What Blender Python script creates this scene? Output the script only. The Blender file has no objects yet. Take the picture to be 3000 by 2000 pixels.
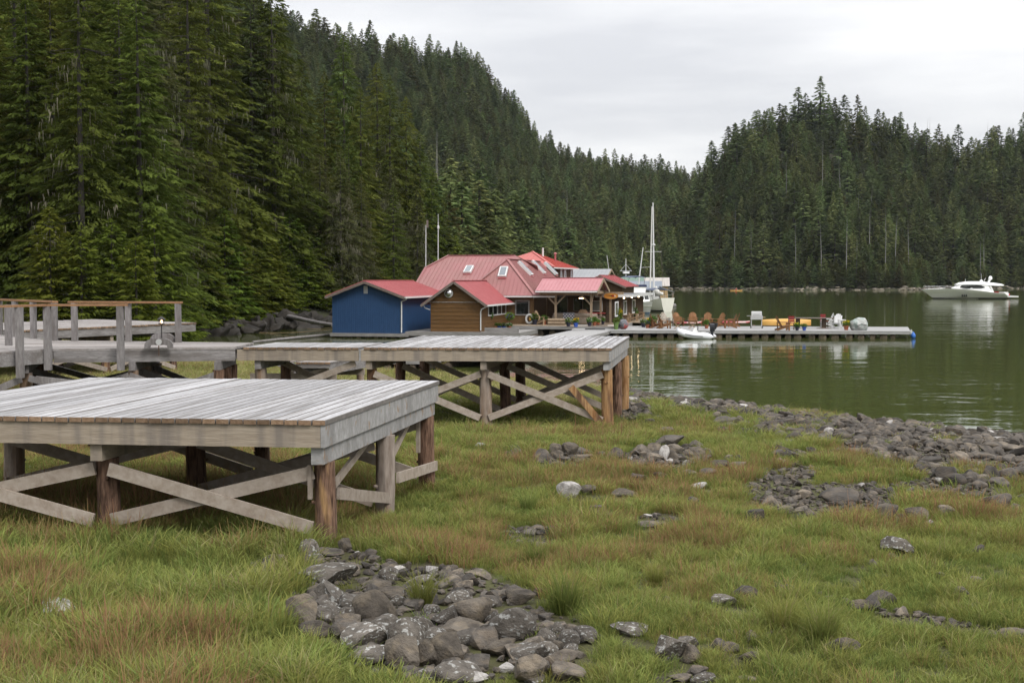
import bpy, bmesh, math, random
import numpy as np
from mathutils import Vector, Matrix, noise

R = math.radians
random.seed(7)
rng = np.random.default_rng(7)
SC = bpy.context.scene
COL = SC.collection

# ------------------------------------------------------------------ camera
F = 3621.0            # focal length in pixels of the 3000 px wide photograph
CZ = 4.0              # eye height above the water (m)
PITCH = math.atan(183.0 / F)
cam = bpy.data.cameras.new("camera")
cam.sensor_width = 36.0
cam.lens = F / 3000.0 * 36.0
cam.clip_start = 0.2
cam.clip_end = 5000.0
camo = bpy.data.objects.new("camera", cam)
camo.location = (0, 0, CZ)
camo.rotation_euler = (math.pi / 2 - PITCH, 0, 0)
COL.objects.link(camo)
SC.camera = camo

# ------------------------------------------------------------------ sky and sun
SUN_EL, SUN_AZ = R(44), R(142)      # azimuth measured clockwise from +Y (view direction)
world = bpy.data.worlds.new("World")
SC.world = world
world.use_nodes = True
wn, wl = world.node_tree.nodes, world.node_tree.links
wn.clear()
w_out = wn.new("ShaderNodeOutputWorld")
w_bg = wn.new("ShaderNodeBackground")
w_bg.inputs["Strength"].default_value = 0.10
w_sky = wn.new("ShaderNodeTexSky")
w_sky.sky_type = 'NISHITA'
w_sky.sun_disc = False
w_sky.sun_elevation = SUN_EL
w_sky.sun_rotation = SUN_AZ
w_tc = wn.new("ShaderNodeTexCoord")
w_sep = wn.new("ShaderNodeSeparateXYZ")
wl.new(w_tc.outputs["Generated"], w_sep.inputs[0])
w_max = wn.new("ShaderNodeMath"); w_max.operation = 'MAXIMUM'; w_max.inputs[1].default_value = 0.0
wl.new(w_sep.outputs["Z"], w_max.inputs[0])
w_pow = wn.new("ShaderNodeMath"); w_pow.operation = 'POWER'; w_pow.inputs[1].default_value = 1.5
wl.new(w_max.outputs[0], w_pow.inputs[0])
w_grad = wn.new("ShaderNodeMath"); w_grad.operation = 'MULTIPLY_ADD'   # overcast luminance: three times brighter at the zenith than at the horizon
w_grad.inputs[1].default_value = 13.5
w_grad.inputs[2].default_value = 6.1
wl.new(w_pow.outputs[0], w_grad.inputs[0])
w_map = wn.new("ShaderNodeMapping"); w_map.inputs["Scale"].default_value = (2.2, 2.2, 13.0)
wl.new(w_tc.outputs["Generated"], w_map.inputs[0])
w_noise = wn.new("ShaderNodeTexNoise")
w_noise.inputs["Scale"].default_value = 1.25
w_noise.inputs["Detail"].default_value = 5.0
w_noise.inputs["Roughness"].default_value = 0.52
wl.new(w_map.outputs[0], w_noise.inputs["Vector"])
w_ramp = wn.new("ShaderNodeValToRGB")
w_ramp.color_ramp.elements[0].position = 0.34
w_ramp.color_ramp.elements[0].color = (0.79, 0.80, 0.835, 1)
w_ramp.color_ramp.elements[1].position = 0.62
w_ramp.color_ramp.elements[1].color = (1.08, 1.08, 1.085, 1)
wl.new(w_noise.outputs["Fac"], w_ramp.inputs[0])
w_mul = wn.new("ShaderNodeVectorMath"); w_mul.operation = 'SCALE'
wl.new(w_ramp.outputs["Color"], w_mul.inputs[0])
wl.new(w_grad.outputs[0], w_mul.inputs["Scale"])
w_mix = wn.new("ShaderNodeMixRGB"); w_mix.inputs[0].default_value = 0.95     # thick cloud cover over the clear sky
wl.new(w_sky.outputs[0], w_mix.inputs[1])
wl.new(w_mul.outputs[0], w_mix.inputs[2])
wl.new(w_mix.outputs[0], w_bg.inputs[0])
wl.new(w_bg.outputs[0], w_out.inputs[0])

sun = bpy.data.lights.new("sun", 'SUN')
sun.energy = 1.5
sun.angle = R(18)
sun.color = (1.0, 0.965, 0.92)
suno = bpy.data.objects.new("sun", sun)
sdir = Vector((math.sin(SUN_AZ) * math.cos(SUN_EL), math.cos(SUN_AZ) * math.cos(SUN_EL), math.sin(SUN_EL)))
suno.rotation_euler = (-sdir).to_track_quat('-Z', 'Y').to_euler()
suno.location = (40, -50, 60)
COL.objects.link(suno)

SC.view_settings.view_transform = 'Standard'
SC.view_settings.look = 'None'
SC.view_settings.exposure = 0.5
SC.view_settings.gamma = 1.0
SC.view_settings.use_curve_mapping = False
SC.render.engine = 'CYCLES'
SC.cycles.use_denoising = True
SC.cycles.max_bounces = 6
SC.cycles.transparent_max_bounces = 8
SC.cycles.caustics_reflective = False
SC.cycles.caustics_refractive = False

# ------------------------------------------------------------------ projection helpers (pixels of the photograph -> places on the ground)
cp, sp = math.cos(PITCH), math.sin(PITCH)
def ray(px, py):
    a, b = (px - 1500) / F, (1000 - py) / F
    return Vector((a, cp + sp * b, -sp + cp * b))
def gz(px, py, z):
    d = ray(px, py); t = (z - CZ) / d.z
    return Vector((d.x * t, d.y * t, z))
def at(px, py, y):
    d = ray(px, py); t = y / d.y
    return Vector((d.x * t, y, CZ + d.z * t))
def proj(x, y, z):
    dz = z - CZ
    f = y * cp - dz * sp
    u = y * sp + dz * cp
    return 1500 + F * x / f, 1000 - F * u / f

# ------------------------------------------------------------------ materials
MATS = {}
def _hex(c):
    return (c[0], c[1], c[2], 1.0)
def pmat(name, c1, c2=None, scale=6.0, stretch=(1, 1, 1), rough=0.75, bump=0.0, bscale=None, objrand=0.0, c3=None, c3amt=0.5, c3scale=1.5,
         c3rng=(0.48, 0.62), stain=None, spec=0.3, metal=0.0, detail=6.0, coat=0.0, tint=None, pos=(0.35, 0.68)):
    m = bpy.data.materials.new(name); m.use_nodes = True
    n, l = m.node_tree.nodes, m.node_tree.links
    b = n["Principled BSDF"]
    b.inputs["Roughness"].default_value = rough
    b.inputs["Metallic"].default_value = metal
    b.inputs["Specular IOR Level"].default_value = spec
    b.inputs["Coat Weight"].default_value = coat
    tc = n.new("ShaderNodeTexCoord"); mp = n.new("ShaderNodeMapping")
    mp.inputs["Scale"].default_value = stretch
    l.new(tc.outputs["Object"], mp.inputs[0])
    vec = mp.outputs[0]
    oi = None
    if objrand > 0:
        oi = n.new("ShaderNodeObjectInfo")
        sc = n.new("ShaderNodeVectorMath"); sc.operation = 'SCALE'; sc.inputs["Scale"].default_value = 37.0
        cmb = n.new("ShaderNodeCombineXYZ")
        for i in range(3): l.new(oi.outputs["Random"], cmb.inputs[i])
        l.new(cmb.outputs[0], sc.inputs[0])
        ad = n.new("ShaderNodeVectorMath"); ad.operation = 'ADD'
        l.new(mp.outputs[0], ad.inputs[0]); l.new(sc.outputs[0], ad.inputs[1])
        vec = ad.outputs[0]
    tx = n.new("ShaderNodeTexNoise"); tx.inputs["Scale"].default_value = scale; tx.inputs["Detail"].default_value = detail
    tx.inputs["Roughness"].default_value = 0.6
    l.new(vec, tx.inputs["Vector"])
    rp = n.new("ShaderNodeValToRGB")
    rp.color_ramp.elements[0].position = pos[0]; rp.color_ramp.elements[1].position = pos[1]
    rp.color_ramp.elements[0].color = _hex(c1); rp.color_ramp.elements[1].color = _hex(c2 or c1)
    l.new(tx.outputs["Fac"], rp.inputs[0])
    col = rp.outputs[0]
    if c3 is not None:
        t2 = n.new("ShaderNodeTexNoise"); t2.inputs["Scale"].default_value = c3scale; t2.inputs["Detail"].default_value = 4.0
        l.new(vec, t2.inputs["Vector"])
        r2 = n.new("ShaderNodeMapRange"); r2.inputs[1].default_value = c3rng[0]; r2.inputs[2].default_value = c3rng[1]
        r2.inputs[3].default_value = 0.0; r2.inputs[4].default_value = c3amt
        l.new(t2.outputs["Fac"], r2.inputs[0])
        mx = n.new("ShaderNodeMixRGB"); l.new(r2.outputs[0], mx.inputs[0]); l.new(col, mx.inputs[1]); mx.inputs[2].default_value = _hex(c3)
        col = mx.outputs[0]
    if stain is not None:      # rain streaks running down the board
        ms_ = n.new("ShaderNodeMapping"); ms_.inputs["Scale"].default_value = (5.5, 5.5, 0.5); l.new(tc.outputs["Object"], ms_.inputs[0])
        t5 = n.new("ShaderNodeTexNoise"); t5.inputs["Scale"].default_value = 1.0; t5.inputs["Detail"].default_value = 3.0; l.new(ms_.outputs[0], t5.inputs["Vector"])
        r5 = n.new("ShaderNodeMapRange"); r5.inputs[1].default_value = 0.46; r5.inputs[2].default_value = 0.68; r5.inputs[4].default_value = 0.75; l.new(t5.outputs["Fac"], r5.inputs[0])
        m5 = n.new("ShaderNodeMixRGB"); l.new(r5.outputs[0], m5.inputs[0]); l.new(col, m5.inputs[1]); m5.inputs[2].default_value = _hex(stain)
        col = m5.outputs[0]
    if objrand > 0:
        mr = n.new("ShaderNodeMapRange"); mr.inputs[3].default_value = 1 - objrand; mr.inputs[4].default_value = 1 + objrand * 0.7
        l.new(oi.outputs["Random"], mr.inputs[0])
        ms = n.new("ShaderNodeVectorMath"); ms.operation = 'SCALE'
        l.new(col, ms.inputs[0]); l.new(mr.outputs[0], ms.inputs["Scale"])
        col = ms.outputs[0]
    l.new(col, b.inputs["Base Color"])
    if bump > 0:
        t3 = n.new("ShaderNodeTexNoise"); t3.inputs["Scale"].default_value = bscale or scale * 2; t3.inputs["Detail"].default_value = 5.0
        l.new(vec, t3.inputs["Vector"])
        bp = n.new("ShaderNodeBump"); bp.inputs["Strength"].default_value = min(1.0, bump); bp.inputs["Distance"].default_value = 0.02
        l.new(t3.outputs["Fac"], bp.inputs["Height"]); l.new(bp.outputs[0], b.inputs["Normal"])
    MATS[name] = m
    return m

def leafmat(name, dark, light, rand=0.25, rough=0.6, transl=0.25):
    """foliage: colour from the leaf's own tint (young tips paler) and a per-plant variation"""
    m = bpy.data.materials.new(name); m.use_nodes = True
    n, l = m.node_tree.nodes, m.node_tree.links
    n.remove(n["Principled BSDF"])
    out = n["Material Output"]
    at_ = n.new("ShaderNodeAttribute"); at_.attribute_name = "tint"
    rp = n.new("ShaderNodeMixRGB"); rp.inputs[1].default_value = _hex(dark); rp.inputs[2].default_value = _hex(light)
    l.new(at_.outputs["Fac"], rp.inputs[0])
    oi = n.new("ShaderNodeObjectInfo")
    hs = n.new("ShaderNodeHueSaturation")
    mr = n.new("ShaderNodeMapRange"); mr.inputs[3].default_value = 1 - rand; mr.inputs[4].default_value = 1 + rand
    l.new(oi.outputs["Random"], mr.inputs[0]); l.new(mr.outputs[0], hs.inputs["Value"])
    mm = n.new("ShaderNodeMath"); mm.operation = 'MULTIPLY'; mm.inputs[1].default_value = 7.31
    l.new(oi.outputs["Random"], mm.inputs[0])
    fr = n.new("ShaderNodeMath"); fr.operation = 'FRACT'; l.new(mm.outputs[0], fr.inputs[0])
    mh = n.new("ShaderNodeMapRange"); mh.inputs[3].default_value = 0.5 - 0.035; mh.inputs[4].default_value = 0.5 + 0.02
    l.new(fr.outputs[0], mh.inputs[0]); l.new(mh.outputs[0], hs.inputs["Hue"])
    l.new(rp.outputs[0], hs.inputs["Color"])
    df = n.new("ShaderNodeBsdfDiffuse"); tr = n.new("ShaderNodeBsdfTranslucent")
    l.new(hs.outputs[0], df.inputs[0]); l.new(hs.outputs[0], tr.inputs[0])
    mx = n.new("ShaderNodeMixShader"); mx.inputs[0].default_value = transl
    l.new(df.outputs[0], mx.inputs[1]); l.new(tr.outputs[0], mx.inputs[2])
    l.new(mx.outputs[0], out.inputs[0])
    MATS[name] = m
    return m

def emat(name, col, strength):
    m = bpy.data.materials.new(name); m.use_nodes = True
    b = m.node_tree.nodes["Principled BSDF"]
    b.inputs["Base Color"].default_value = _hex(col)
    b.inputs["Emission Color"].default_value = _hex(col)
    b.inputs["Emission Strength"].default_value = strength
    MATS[name] = m
    return m

# weathered boards: grain runs along local Y (planks), X (fascias) or Z
pmat('plank_new', (0.275, 0.270, 0.274), (0.415, 0.41, 0.418), scale=10, stretch=(9, 0.45, 3), rough=0.9, spec=0.15, bump=0.35, objrand=0.24, c3=(0.19, 0.18, 0.172), c3amt=0.6, c3scale=1.1)
pmat('plank_old', (0.235, 0.215, 0.205), (0.345, 0.325, 0.315), scale=9, stretch=(0.5, 7, 3), rough=0.9, spec=0.15, bump=0.4, objrand=0.26, c3=(0.17, 0.14, 0.12), c3amt=0.5, c3scale=1.3)
pmat('plank_end', (0.16, 0.10, 0.06), (0.25, 0.17, 0.11), scale=20, rough=0.9, objrand=0.4, bump=0.3)
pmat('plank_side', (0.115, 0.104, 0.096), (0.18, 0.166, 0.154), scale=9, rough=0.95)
pmat('fascia_warm', (0.25, 0.205, 0.155), (0.325, 0.275, 0.215), scale=5, stretch=(0.7, 2, 6), rough=0.85, bump=0.25, objrand=0.08, c3=(0.165, 0.143, 0.125), c3amt=0.0, c3scale=1.6, stain=(0.155, 0.135, 0.12))
pmat('fascia_grey', (0.235, 0.228, 0.22), (0.355, 0.35, 0.345), scale=5, stretch=(1.0, 3, 2), rough=0.85, bump=0.25, objrand=0.08, c3=(0.26, 0.15, 0.07), c3amt=0.7, c3scale=2.6, c3rng=(0.60, 0.66), stain=(0.19, 0.185, 0.18))
pmat('timber_old', (0.15, 0.138, 0.135), (0.25, 0.235, 0.23), scale=9, stretch=(2.5, 2.5, 0.6), rough=0.9, bump=0.35, objrand=0.18, c3=(0.10, 0.085, 0.075), c3amt=0.5)
pmat('timber_old_beam', (0.165, 0.155, 0.15), (0.27, 0.255, 0.25), scale=9, stretch=(0.6, 2.5, 3.5), rough=0.9, bump=0.35, objrand=0.12, c3=(0.10, 0.085, 0.075), c3amt=0.55)
pmat('brace', (0.235, 0.19, 0.15), (0.335, 0.29, 0.245), scale=7, stretch=(1.5, 1.5, 1.5), rough=0.85, bump=0.2, objrand=0.22)
pmat('rail_cap', (0.22, 0.115, 0.055), (0.32, 0.18, 0.09), scale=8, stretch=(0.6, 4, 4), rough=0.7, bump=0.2, objrand=0.1)
pmat('bark', (0.050, 0.026, 0.016), (0.215, 0.130, 0.088), scale=12, stretch=(2.2, 2.2, 0.35), rough=0.95, bump=1.0, bscale=14, objrand=0.25, c3=(0.36, 0.22, 0.10), c3amt=0.8, c3scale=2.0, c3rng=(0.64, 0.70))
pmat('log_peeled', (0.20, 0.095, 0.036), (0.40, 0.25, 0.12), scale=9, stretch=(2.2, 2.2, 0.3), rough=0.8, bump=0.8, bscale=9, objrand=0.15, c3=(0.085, 0.045, 0.028), c3amt=0.85, c3scale=2.2, c3rng=(0.52, 0.60))
pmat('log_grey', (0.16, 0.125, 0.10), (0.33, 0.28, 0.24), scale=9, stretch=(1.6, 1.6, 0.3), rough=0.85, bump=0.6, bscale=9, objrand=0.15, c3=(0.20, 0.11, 0.05), c3amt=0.6, c3scale=2.0)
pmat('rusty_bolt', (0.06, 0.035, 0.025), (0.10, 0.06, 0.04), scale=30, rough=0.8)
pmat('dark_iron', (0.018, 0.017, 0.016), (0.035, 0.033, 0.03), scale=20, rough=0.6)

# ------------------------------------------------------------------ objects
def tag(o, label=None, cat=None, group=None, kind=None):
    if label: o["label"] = label
    if cat: o["category"] = cat
    if group: o["group"] = group
    if kind: o["kind"] = kind
    return o
def empty(name, loc=(0, 0, 0), rz=0.0, label=None, cat=None, group=None):
    o = bpy.data.objects.new(name, None)
    o.empty_display_size = 0.2
    o.location = loc; o.rotation_euler = (0, 0, rz)
    COL.objects.link(o)
    return tag(o, label, cat, group)
def link(name, mesh, parent=None, loc=(0, 0, 0), rot=(0, 0, 0), scale=(1, 1, 1)):
    o = bpy.data.objects.new(name, mesh)
    o.location = loc; o.rotation_euler = rot; o.scale = scale
    COL.objects.link(o)
    if parent is not None: o.parent = parent
    return o
KIDS = {}
def copy_tree(o, parent=None):
    c = o.copy(); COL.objects.link(c); c.parent = parent
    for ch in o.children: copy_tree(ch, c)
    return c

class MB:
    """collects shapes and links them as one mesh object"""
    def __init__(s, M=None):
        s.v, s.f, s.mi = [], [], []
        s.M = M; s.cur = 0
    def add(s, vs, fs):
        o = len(s.v)
        if s.M is not None: vs = [s.M @ Vector(p) for p in vs]
        s.v += [tuple(p) for p in vs]
        s.f += [tuple(i + o for i in q) for q in fs]
        s.mi += [s.cur] * len(fs)
        return s
    BF = [(0, 3, 2, 1), (4, 5, 6, 7), (0, 1, 5, 4), (1, 2, 6, 5), (2, 3, 7, 6), (3, 0, 4, 7)]
    def box(s, x0, x1, y0, y1, z0, z1):
        return s.add([(x0, y0, z0), (x1, y0, z0), (x1, y1, z0), (x0, y1, z0), (x0, y0, z1), (x1, y0, z1), (x1, y1, z1), (x0, y1, z1)], MB.BF)
    def cbox(s, c, sz, rz=0.0, rx=0.0, ry=0.0):
        m = Matrix.Translation(c) @ Matrix.Rotation(rz, 4, 'Z') @ Matrix.Rotation(ry, 4, 'Y') @ Matrix.Rotation(rx, 4, 'X')
        a, b, d = sz[0] / 2, sz[1] / 2, sz[2] / 2
        vs = [(-a, -b, -d), (a, -b, -d), (a, b, -d), (-a, b, -d), (-a, -b, d), (a, -b, d), (a, b, d), (-a, b, d)]
        return s.add([m @ Vector(p) for p in vs], MB.BF)
    def beam(s, p0, p1, w, h, up=(0, 0, 1)):
        p0, p1 = Vector(p0), Vector(p1); d = (p1 - p0).normalized()
        x = d.cross(Vector(up))
        if x.length < 1e-4: x = Vector((1, 0, 0))
        x.normalize(); z = x.cross(d)
        vs = []
        for p in (p0, p1):
            for a, b in ((-1, -1), (1, -1), (1, 1), (-1, 1)):
                vs.append(p + x * (a * w / 2) + z * (b * h / 2))
        return s.add(vs, [(0, 1, 2, 3), (7, 6, 5, 4), (0, 4, 5, 1), (1, 5, 6, 2), (2, 6, 7, 3), (3, 7, 4, 0)])
    def tube(s, pts, rad, n=8, cap=True):
        pts = [Vector(p) for p in pts]
        rad = rad if isinstance(rad, (list, tuple)) else [rad] * len(pts)
        vs, fs = [], []
        x = None
        for i, p in enumerate(pts):
            d = (pts[min(i + 1, len(pts) - 1)] - pts[max(i - 1, 0)]).normalized()
            if x is None:
                x = d.cross(Vector((0.13, 0.31, 0.94)))
                if x.length < 1e-3: x = d.cross(Vector((1, 0, 0)))
            x = (x - d * x.dot(d)).normalized(); y = d.cross(x)
            for k in range(n):
                a = 2 * math.pi * k / n
                vs.append(p + (x * math.cos(a) + y * math.sin(a)) * rad[i])
        for i in range(len(pts) - 1):
            for k in range(n):
                a, b = i * n + k, i * n + (k + 1) % n
                fs.append((a, b, b + n, a + n))
        if cap:
            fs.append(tuple(range(n - 1, -1, -1))); fs.append(tuple(range(len(vs) - n, len(vs))))
        return s.add(vs, fs)
    def lathe(s, c, prof, n=14, sx=1.0, sy=1.0):
        vs, fs = [], []
        for r, z in prof:
            for k in range(n):
                a = 2 * math.pi * k / n
                vs.append((c[0] + r * sx * math.cos(a), c[1] + r * sy * math.sin(a), c[2] + z))
        for i in range(len(prof) - 1):
            for k in range(n):
                a, b = i * n + k, i * n + (k + 1) % n
                fs.append((a, b, b + n, a + n))
        fs.append(tuple(range(n - 1, -1, -1))); fs.append(tuple(range(len(vs) - n, len(vs))))
        return s.add(vs, fs)
    def loft(s, rings, closed=True, cap=True):
        n = len(rings[0]); vs = [p for r in rings for p in r]; fs = []
        for i in range(len(rings) - 1):
            for k in range(n if closed else n - 1):
                a, b = i * n + k, i * n + (k + 1) % n
                fs.append((a, b, b + n, a + n))
        if cap:
            fs.append(tuple(range(n - 1, -1, -1))); fs.append(tuple(range(len(vs) - n, len(vs))))
        return s.add(vs, fs)
    def prism(s, poly, d):
        """poly: 3-D outline; d: extrusion vector"""
        n = len(poly); d = Vector(d)
        vs = [Vector(p) for p in poly] + [Vector(p) + d for p in poly]
        fs = [tuple(range(n - 1, -1, -1)), tuple(range(n, 2 * n))] + [(i, (i + 1) % n, (i + 1) % n + n, i + n) for i in range(n)]
        return s.add(vs, fs)
    def slab(s, poly, t):
        """a sheet of thickness t below the outline, along its normal"""
        P = [Vector(p) for p in poly]
        nn = (P[1] - P[0]).cross(P[2] - P[0]).normalized()
        if nn.z < 0: nn = -nn
        return s.prism([p - nn * t for p in P], nn * t)
    def mesh(s, name, mats, smooth=False, fix=True):
        me = bpy.data.meshes.new(name)
        me.from_pydata(s.v, [], s.f)
        for m in (mats if isinstance(mats, (list, tuple)) else [mats]):
            me.materials.append(MATS[m] if isinstance(m, str) else m)
        if any(s.mi): me.polygons.foreach_set("material_index", s.mi)
        if fix:
            bm = bmesh.new(); bm.from_mesh(me); bmesh.ops.recalc_face_normals(bm, faces=bm.faces); bm.to_mesh(me); bm.free()
        if smooth:
            me.polygons.foreach_set("use_smooth", [True] * len(me.polygons))
            if smooth != 'all':
                me.set_sharp_from_angle(angle=R(40))
        me.update()
        return me
    def build(s, name, mats, parent=None, smooth=False, loc=(0, 0, 0), rot=(0, 0, 0)):
        return link(name, s.mesh(name, mats, smooth), parent, loc, rot)

def npmesh(name, V, Fq, mats, tint=None, mi=None):
    """fast mesh from numpy arrays (all faces with the same corner count)"""
    me = bpy.data.meshes.new(name)
    V = np.asarray(V, dtype=np.float32); Fq = np.asarray(Fq, dtype=np.int32)
    k = Fq.shape[1]; nf = len(Fq)
    me.vertices.add(len(V)); me.vertices.foreach_set("co", V.ravel())
    me.loops.add(nf * k); me.loops.foreach_set("vertex_index", Fq.ravel())
    me.polygons.add(nf)
    me.polygons.foreach_set("loop_start", np.arange(0, nf * k, k, dtype=np.int32))
    me.polygons.foreach_set("loop_total", np.full(nf, k, dtype=np.int32))
    for m in (mats if isinstance(mats, (list, tuple)) else [mats]): me.materials.append(MATS[m])
    if mi is not None: me.polygons.foreach_set("material_index", np.asarray(mi, dtype=np.int32))
    me.update(calc_edges=True)
    if tint is not None:
        a = me.attributes.new("tint", 'FLOAT', 'POINT'); a.data.foreach_set("value", np.asarray(tint, dtype=np.float32))
    return me
# ------------------------------------------------------------------ the lie of the land
NEAR = [(90, -4), (45, 12), (25, 22), (16, 29), (12.9, 31.3), (11.5, 33.2), (9.45, 35.4), (7.4, 39), (6.4, 40.1), (4.7, 42.5), (4.1, 44.3), (2.55, 46.3),
        (.8, 47.8), (-1.4, 50), (-4.5, 52), (-9, 55), (-15, 60), (-21, 68), (-24, 78)]
LEFT = [(-24, 78), (-23, 88), (-19.5, 98), (-15.6, 106), (-11, 122), (-6, 150), (0, 200), (6, 280), (18, 380), (40, 450), (64, 474)]
FARS = [(64, 474), (80, 462), (110, 442), (140, 440), (157, 466), (165, 500), (220, 505), (300, 490), (380, 380), (330, 200), (220, 60), (90, -4)]
def segdist(P, line):
    d = np.full(len(P), 1e9)
    for (x0, y0), (x1, y1) in zip(line[:-1], line[1:]):
        dx, dy = x1 - x0, y1 - y0
        t = np.clip(((P[:, 0] - x0) * dx + (P[:, 1] - y0) * dy) / (dx * dx + dy * dy), 0, 1)
        d = np.minimum(d, np.hypot(P[:, 0] - x0 - t * dx, P[:, 1] - y0 - t * dy))
    return d
COVE = NEAR[:-1] + LEFT[:-1] + FARS[:-1]
def inside(P):
    c = np.zeros(len(P), dtype=bool); n = len(COVE)
    for i in range(n):
        (x0, y0), (x1, y1) = COVE[i], COVE[(i + 1) % n]
        if y0 == y1: continue
        k = ((P[:, 1] < y0) != (P[:, 1] < y1)) & (P[:, 0] < (x1 - x0) * (P[:, 1] - y0) / (y1 - y0) + x0)
        c ^= k
    return c
# the ridge against the sky: (pixel column, pixel row of the tree tops, distance)
RIDGE = np.array([(-600, -420, 420), (300, -260, 480), (700, -30, 560), (850, 40, 640), (1000, 90, 690), (1100, 125, 710), (1170, 95, 720), (1250, 95, 730), (1330, 125, 740),
                  (1400, 170, 750), (1450, 240, 755), (1500, 285, 760), (1560, 365, 770), (1620, 425, 780), (1690, 455, 790), (1760, 465, 800), (1850, 480, 810),
                  (1950, 495, 810), (2030, 505, 800), (2060, 490, 610), (2110, 445, 600), (2160, 375, 595), (2230, 345, 595), (2330, 325, 595), (2420, 305, 595), (2480, 320, 595),
                  (2560, 345, 600), (2650, 375, 605), (2740, 400, 610), (2810, 440, 615), (2860, 410, 615), (2930, 390, 615), (3000, 365, 615), (3400, 300, 615)])
def ridge(px):
    return np.interp(px, RIDGE[:, 0], RIDGE[:, 1]), np.interp(px, RIDGE[:, 0], RIDGE[:, 2])
_rp = np.stack([(RIDGE[:, 0] - 1500) / F * RIDGE[:, 2], RIDGE[:, 2]], 1)
RIDGE_D = np.minimum(segdist(_rp, LEFT), segdist(_rp, FARS))
def wob(x, y, s, a):
    return a * (np.sin(x / s + 1.3 * np.sin(y / s * 0.7)) + np.sin(y / s * 1.13 + 1.7 * np.sin(x / s * 0.6 + 1.0)) + 0.5 * np.sin((x + y) / s * 2.3 + 0.7))
TREE_H = 12.5
def height(x, y):
    x = np.asarray(x, dtype=float); y = np.asarray(y, dtype=float)
    P = np.stack([x.ravel(), y.ravel()], 1)
    dn, dl, df = segdist(P, NEAR), segdist(P, LEFT), segdist(P, FARS)
    ins = inside(P)
    X, Y = P[:, 0], P[:, 1]
    # meadow behind the near beach
    hm = 1.45 * (1 - np.exp(-dn / 14.0)) + wob(X, Y, 1.9, 0.028) * np.clip(dn / 3, 0, 1) + wob(X, Y, 6.0, 0.03) * np.clip(dn / 6, 0, 1)
    hm += 0.30 * np.clip(-18 - X - np.clip((40 - Y) * 0.3, 0, 8), 0, 60)
    # wooded banks
    d = np.minimum(dl, df)
    px = 1500 + F * X / np.maximum(Y, 20)
    pr, yr = ridge(px)
    hr = 4 + (817 - pr) / F * yr - TREE_H
    dr = np.interp(px, RIDGE[:, 0], RIDGE_D)
    tt = d / np.maximum(dr, 30)
    hb = 1.0 * (1 - np.exp(-d / 2.5)) + 1.06 * hr * np.clip(tt, 0, 1.4) ** 1.18 + wob(X, Y, 11, 0.6) * np.clip(d / 10, 0, 1)
    near_ = np.clip((150 - Y) / 60, 0, 1)
    hb = hb * (1 - near_) + near_ * (1.6 * (1 - np.exp(-d / 1.6)) + wob(X, Y, 1.6, 0.22) * np.clip(d, 0, 1) + 0.40 * np.maximum(d - 2, 0))
    k = 2.5
    hh = -k * np.log(np.exp(-np.clip(hb / k, -50, 50)) + np.exp(-np.clip(hr / k, -50, 50)))
    hh = np.maximum(hh, np.minimum(hb, 1.2))
    over = np.clip((Y - yr) / 140, 0, 1)
    hh = hh * (1 - 0.75 * over)
    dh = np.minimum(dl, df)
    w = dh / (dh + dn + 1e-6)                 # 1 on the meadow side, 0 on the wooded banks
    w = np.clip((w - 0.35) / 0.3, 0, 1)
    h = hm * w + hh * (1 - w)
    dd = np.minimum(np.minimum(dn, dl), df)
    h = np.where(ins, -np.minimum(0.10 * dd, 2.5), h)
    return h.reshape(x.shape)
def hz(x, y):
    return float(height(np.array([x]), np.array([y]))[0])
def on_ground(px, py):
    """where the line of sight through a pixel meets the ground"""
    d = ray(px, py); z = 1.0
    for _ in range(12):
        t = (z - CZ) / d.z; z = max(0.0, hz(d.x * t, d.y * t))
    t = (z - CZ) / d.z
    return Vector((d.x * t, d.y * t, z))

def axis(lo, hi, a, b, fine, grow, mid_lo, mid_hi, cap):
    c = list(np.arange(a, b + 1e-6, fine)); s = fine; v = b
    while v < hi: s = s * grow if v > mid_hi else min(s * grow, cap); v += s; c.append(v)
    s = fine; v = a; pre = []
    while v > lo: s = s * grow if v < mid_lo else min(s * grow, cap); v -= s; pre.append(v)
    return np.array(pre[::-1] + c)
gx = axis(-800, 800, -26, 22, 0.30, 1.08, -220, 330, 5.0)
gy = axis(0.5, 1300, 3, 58, 0.30, 1.07, 0, 860, 4.5)
GX, GY = np.meshgrid(gx, gy)
GH = height(GX, GY)
nx, ny = len(gx), len(gy)
ii = (np.arange(ny - 1)[:, None] * nx + np.arange(nx - 1)[None, :]).ravel()
quads = np.stack([ii, ii + 1, ii + 1 + nx, ii + nx], 1)
GV = np.stack([GX.ravel(), GY.ravel(), GH.ravel()], 1)

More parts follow.
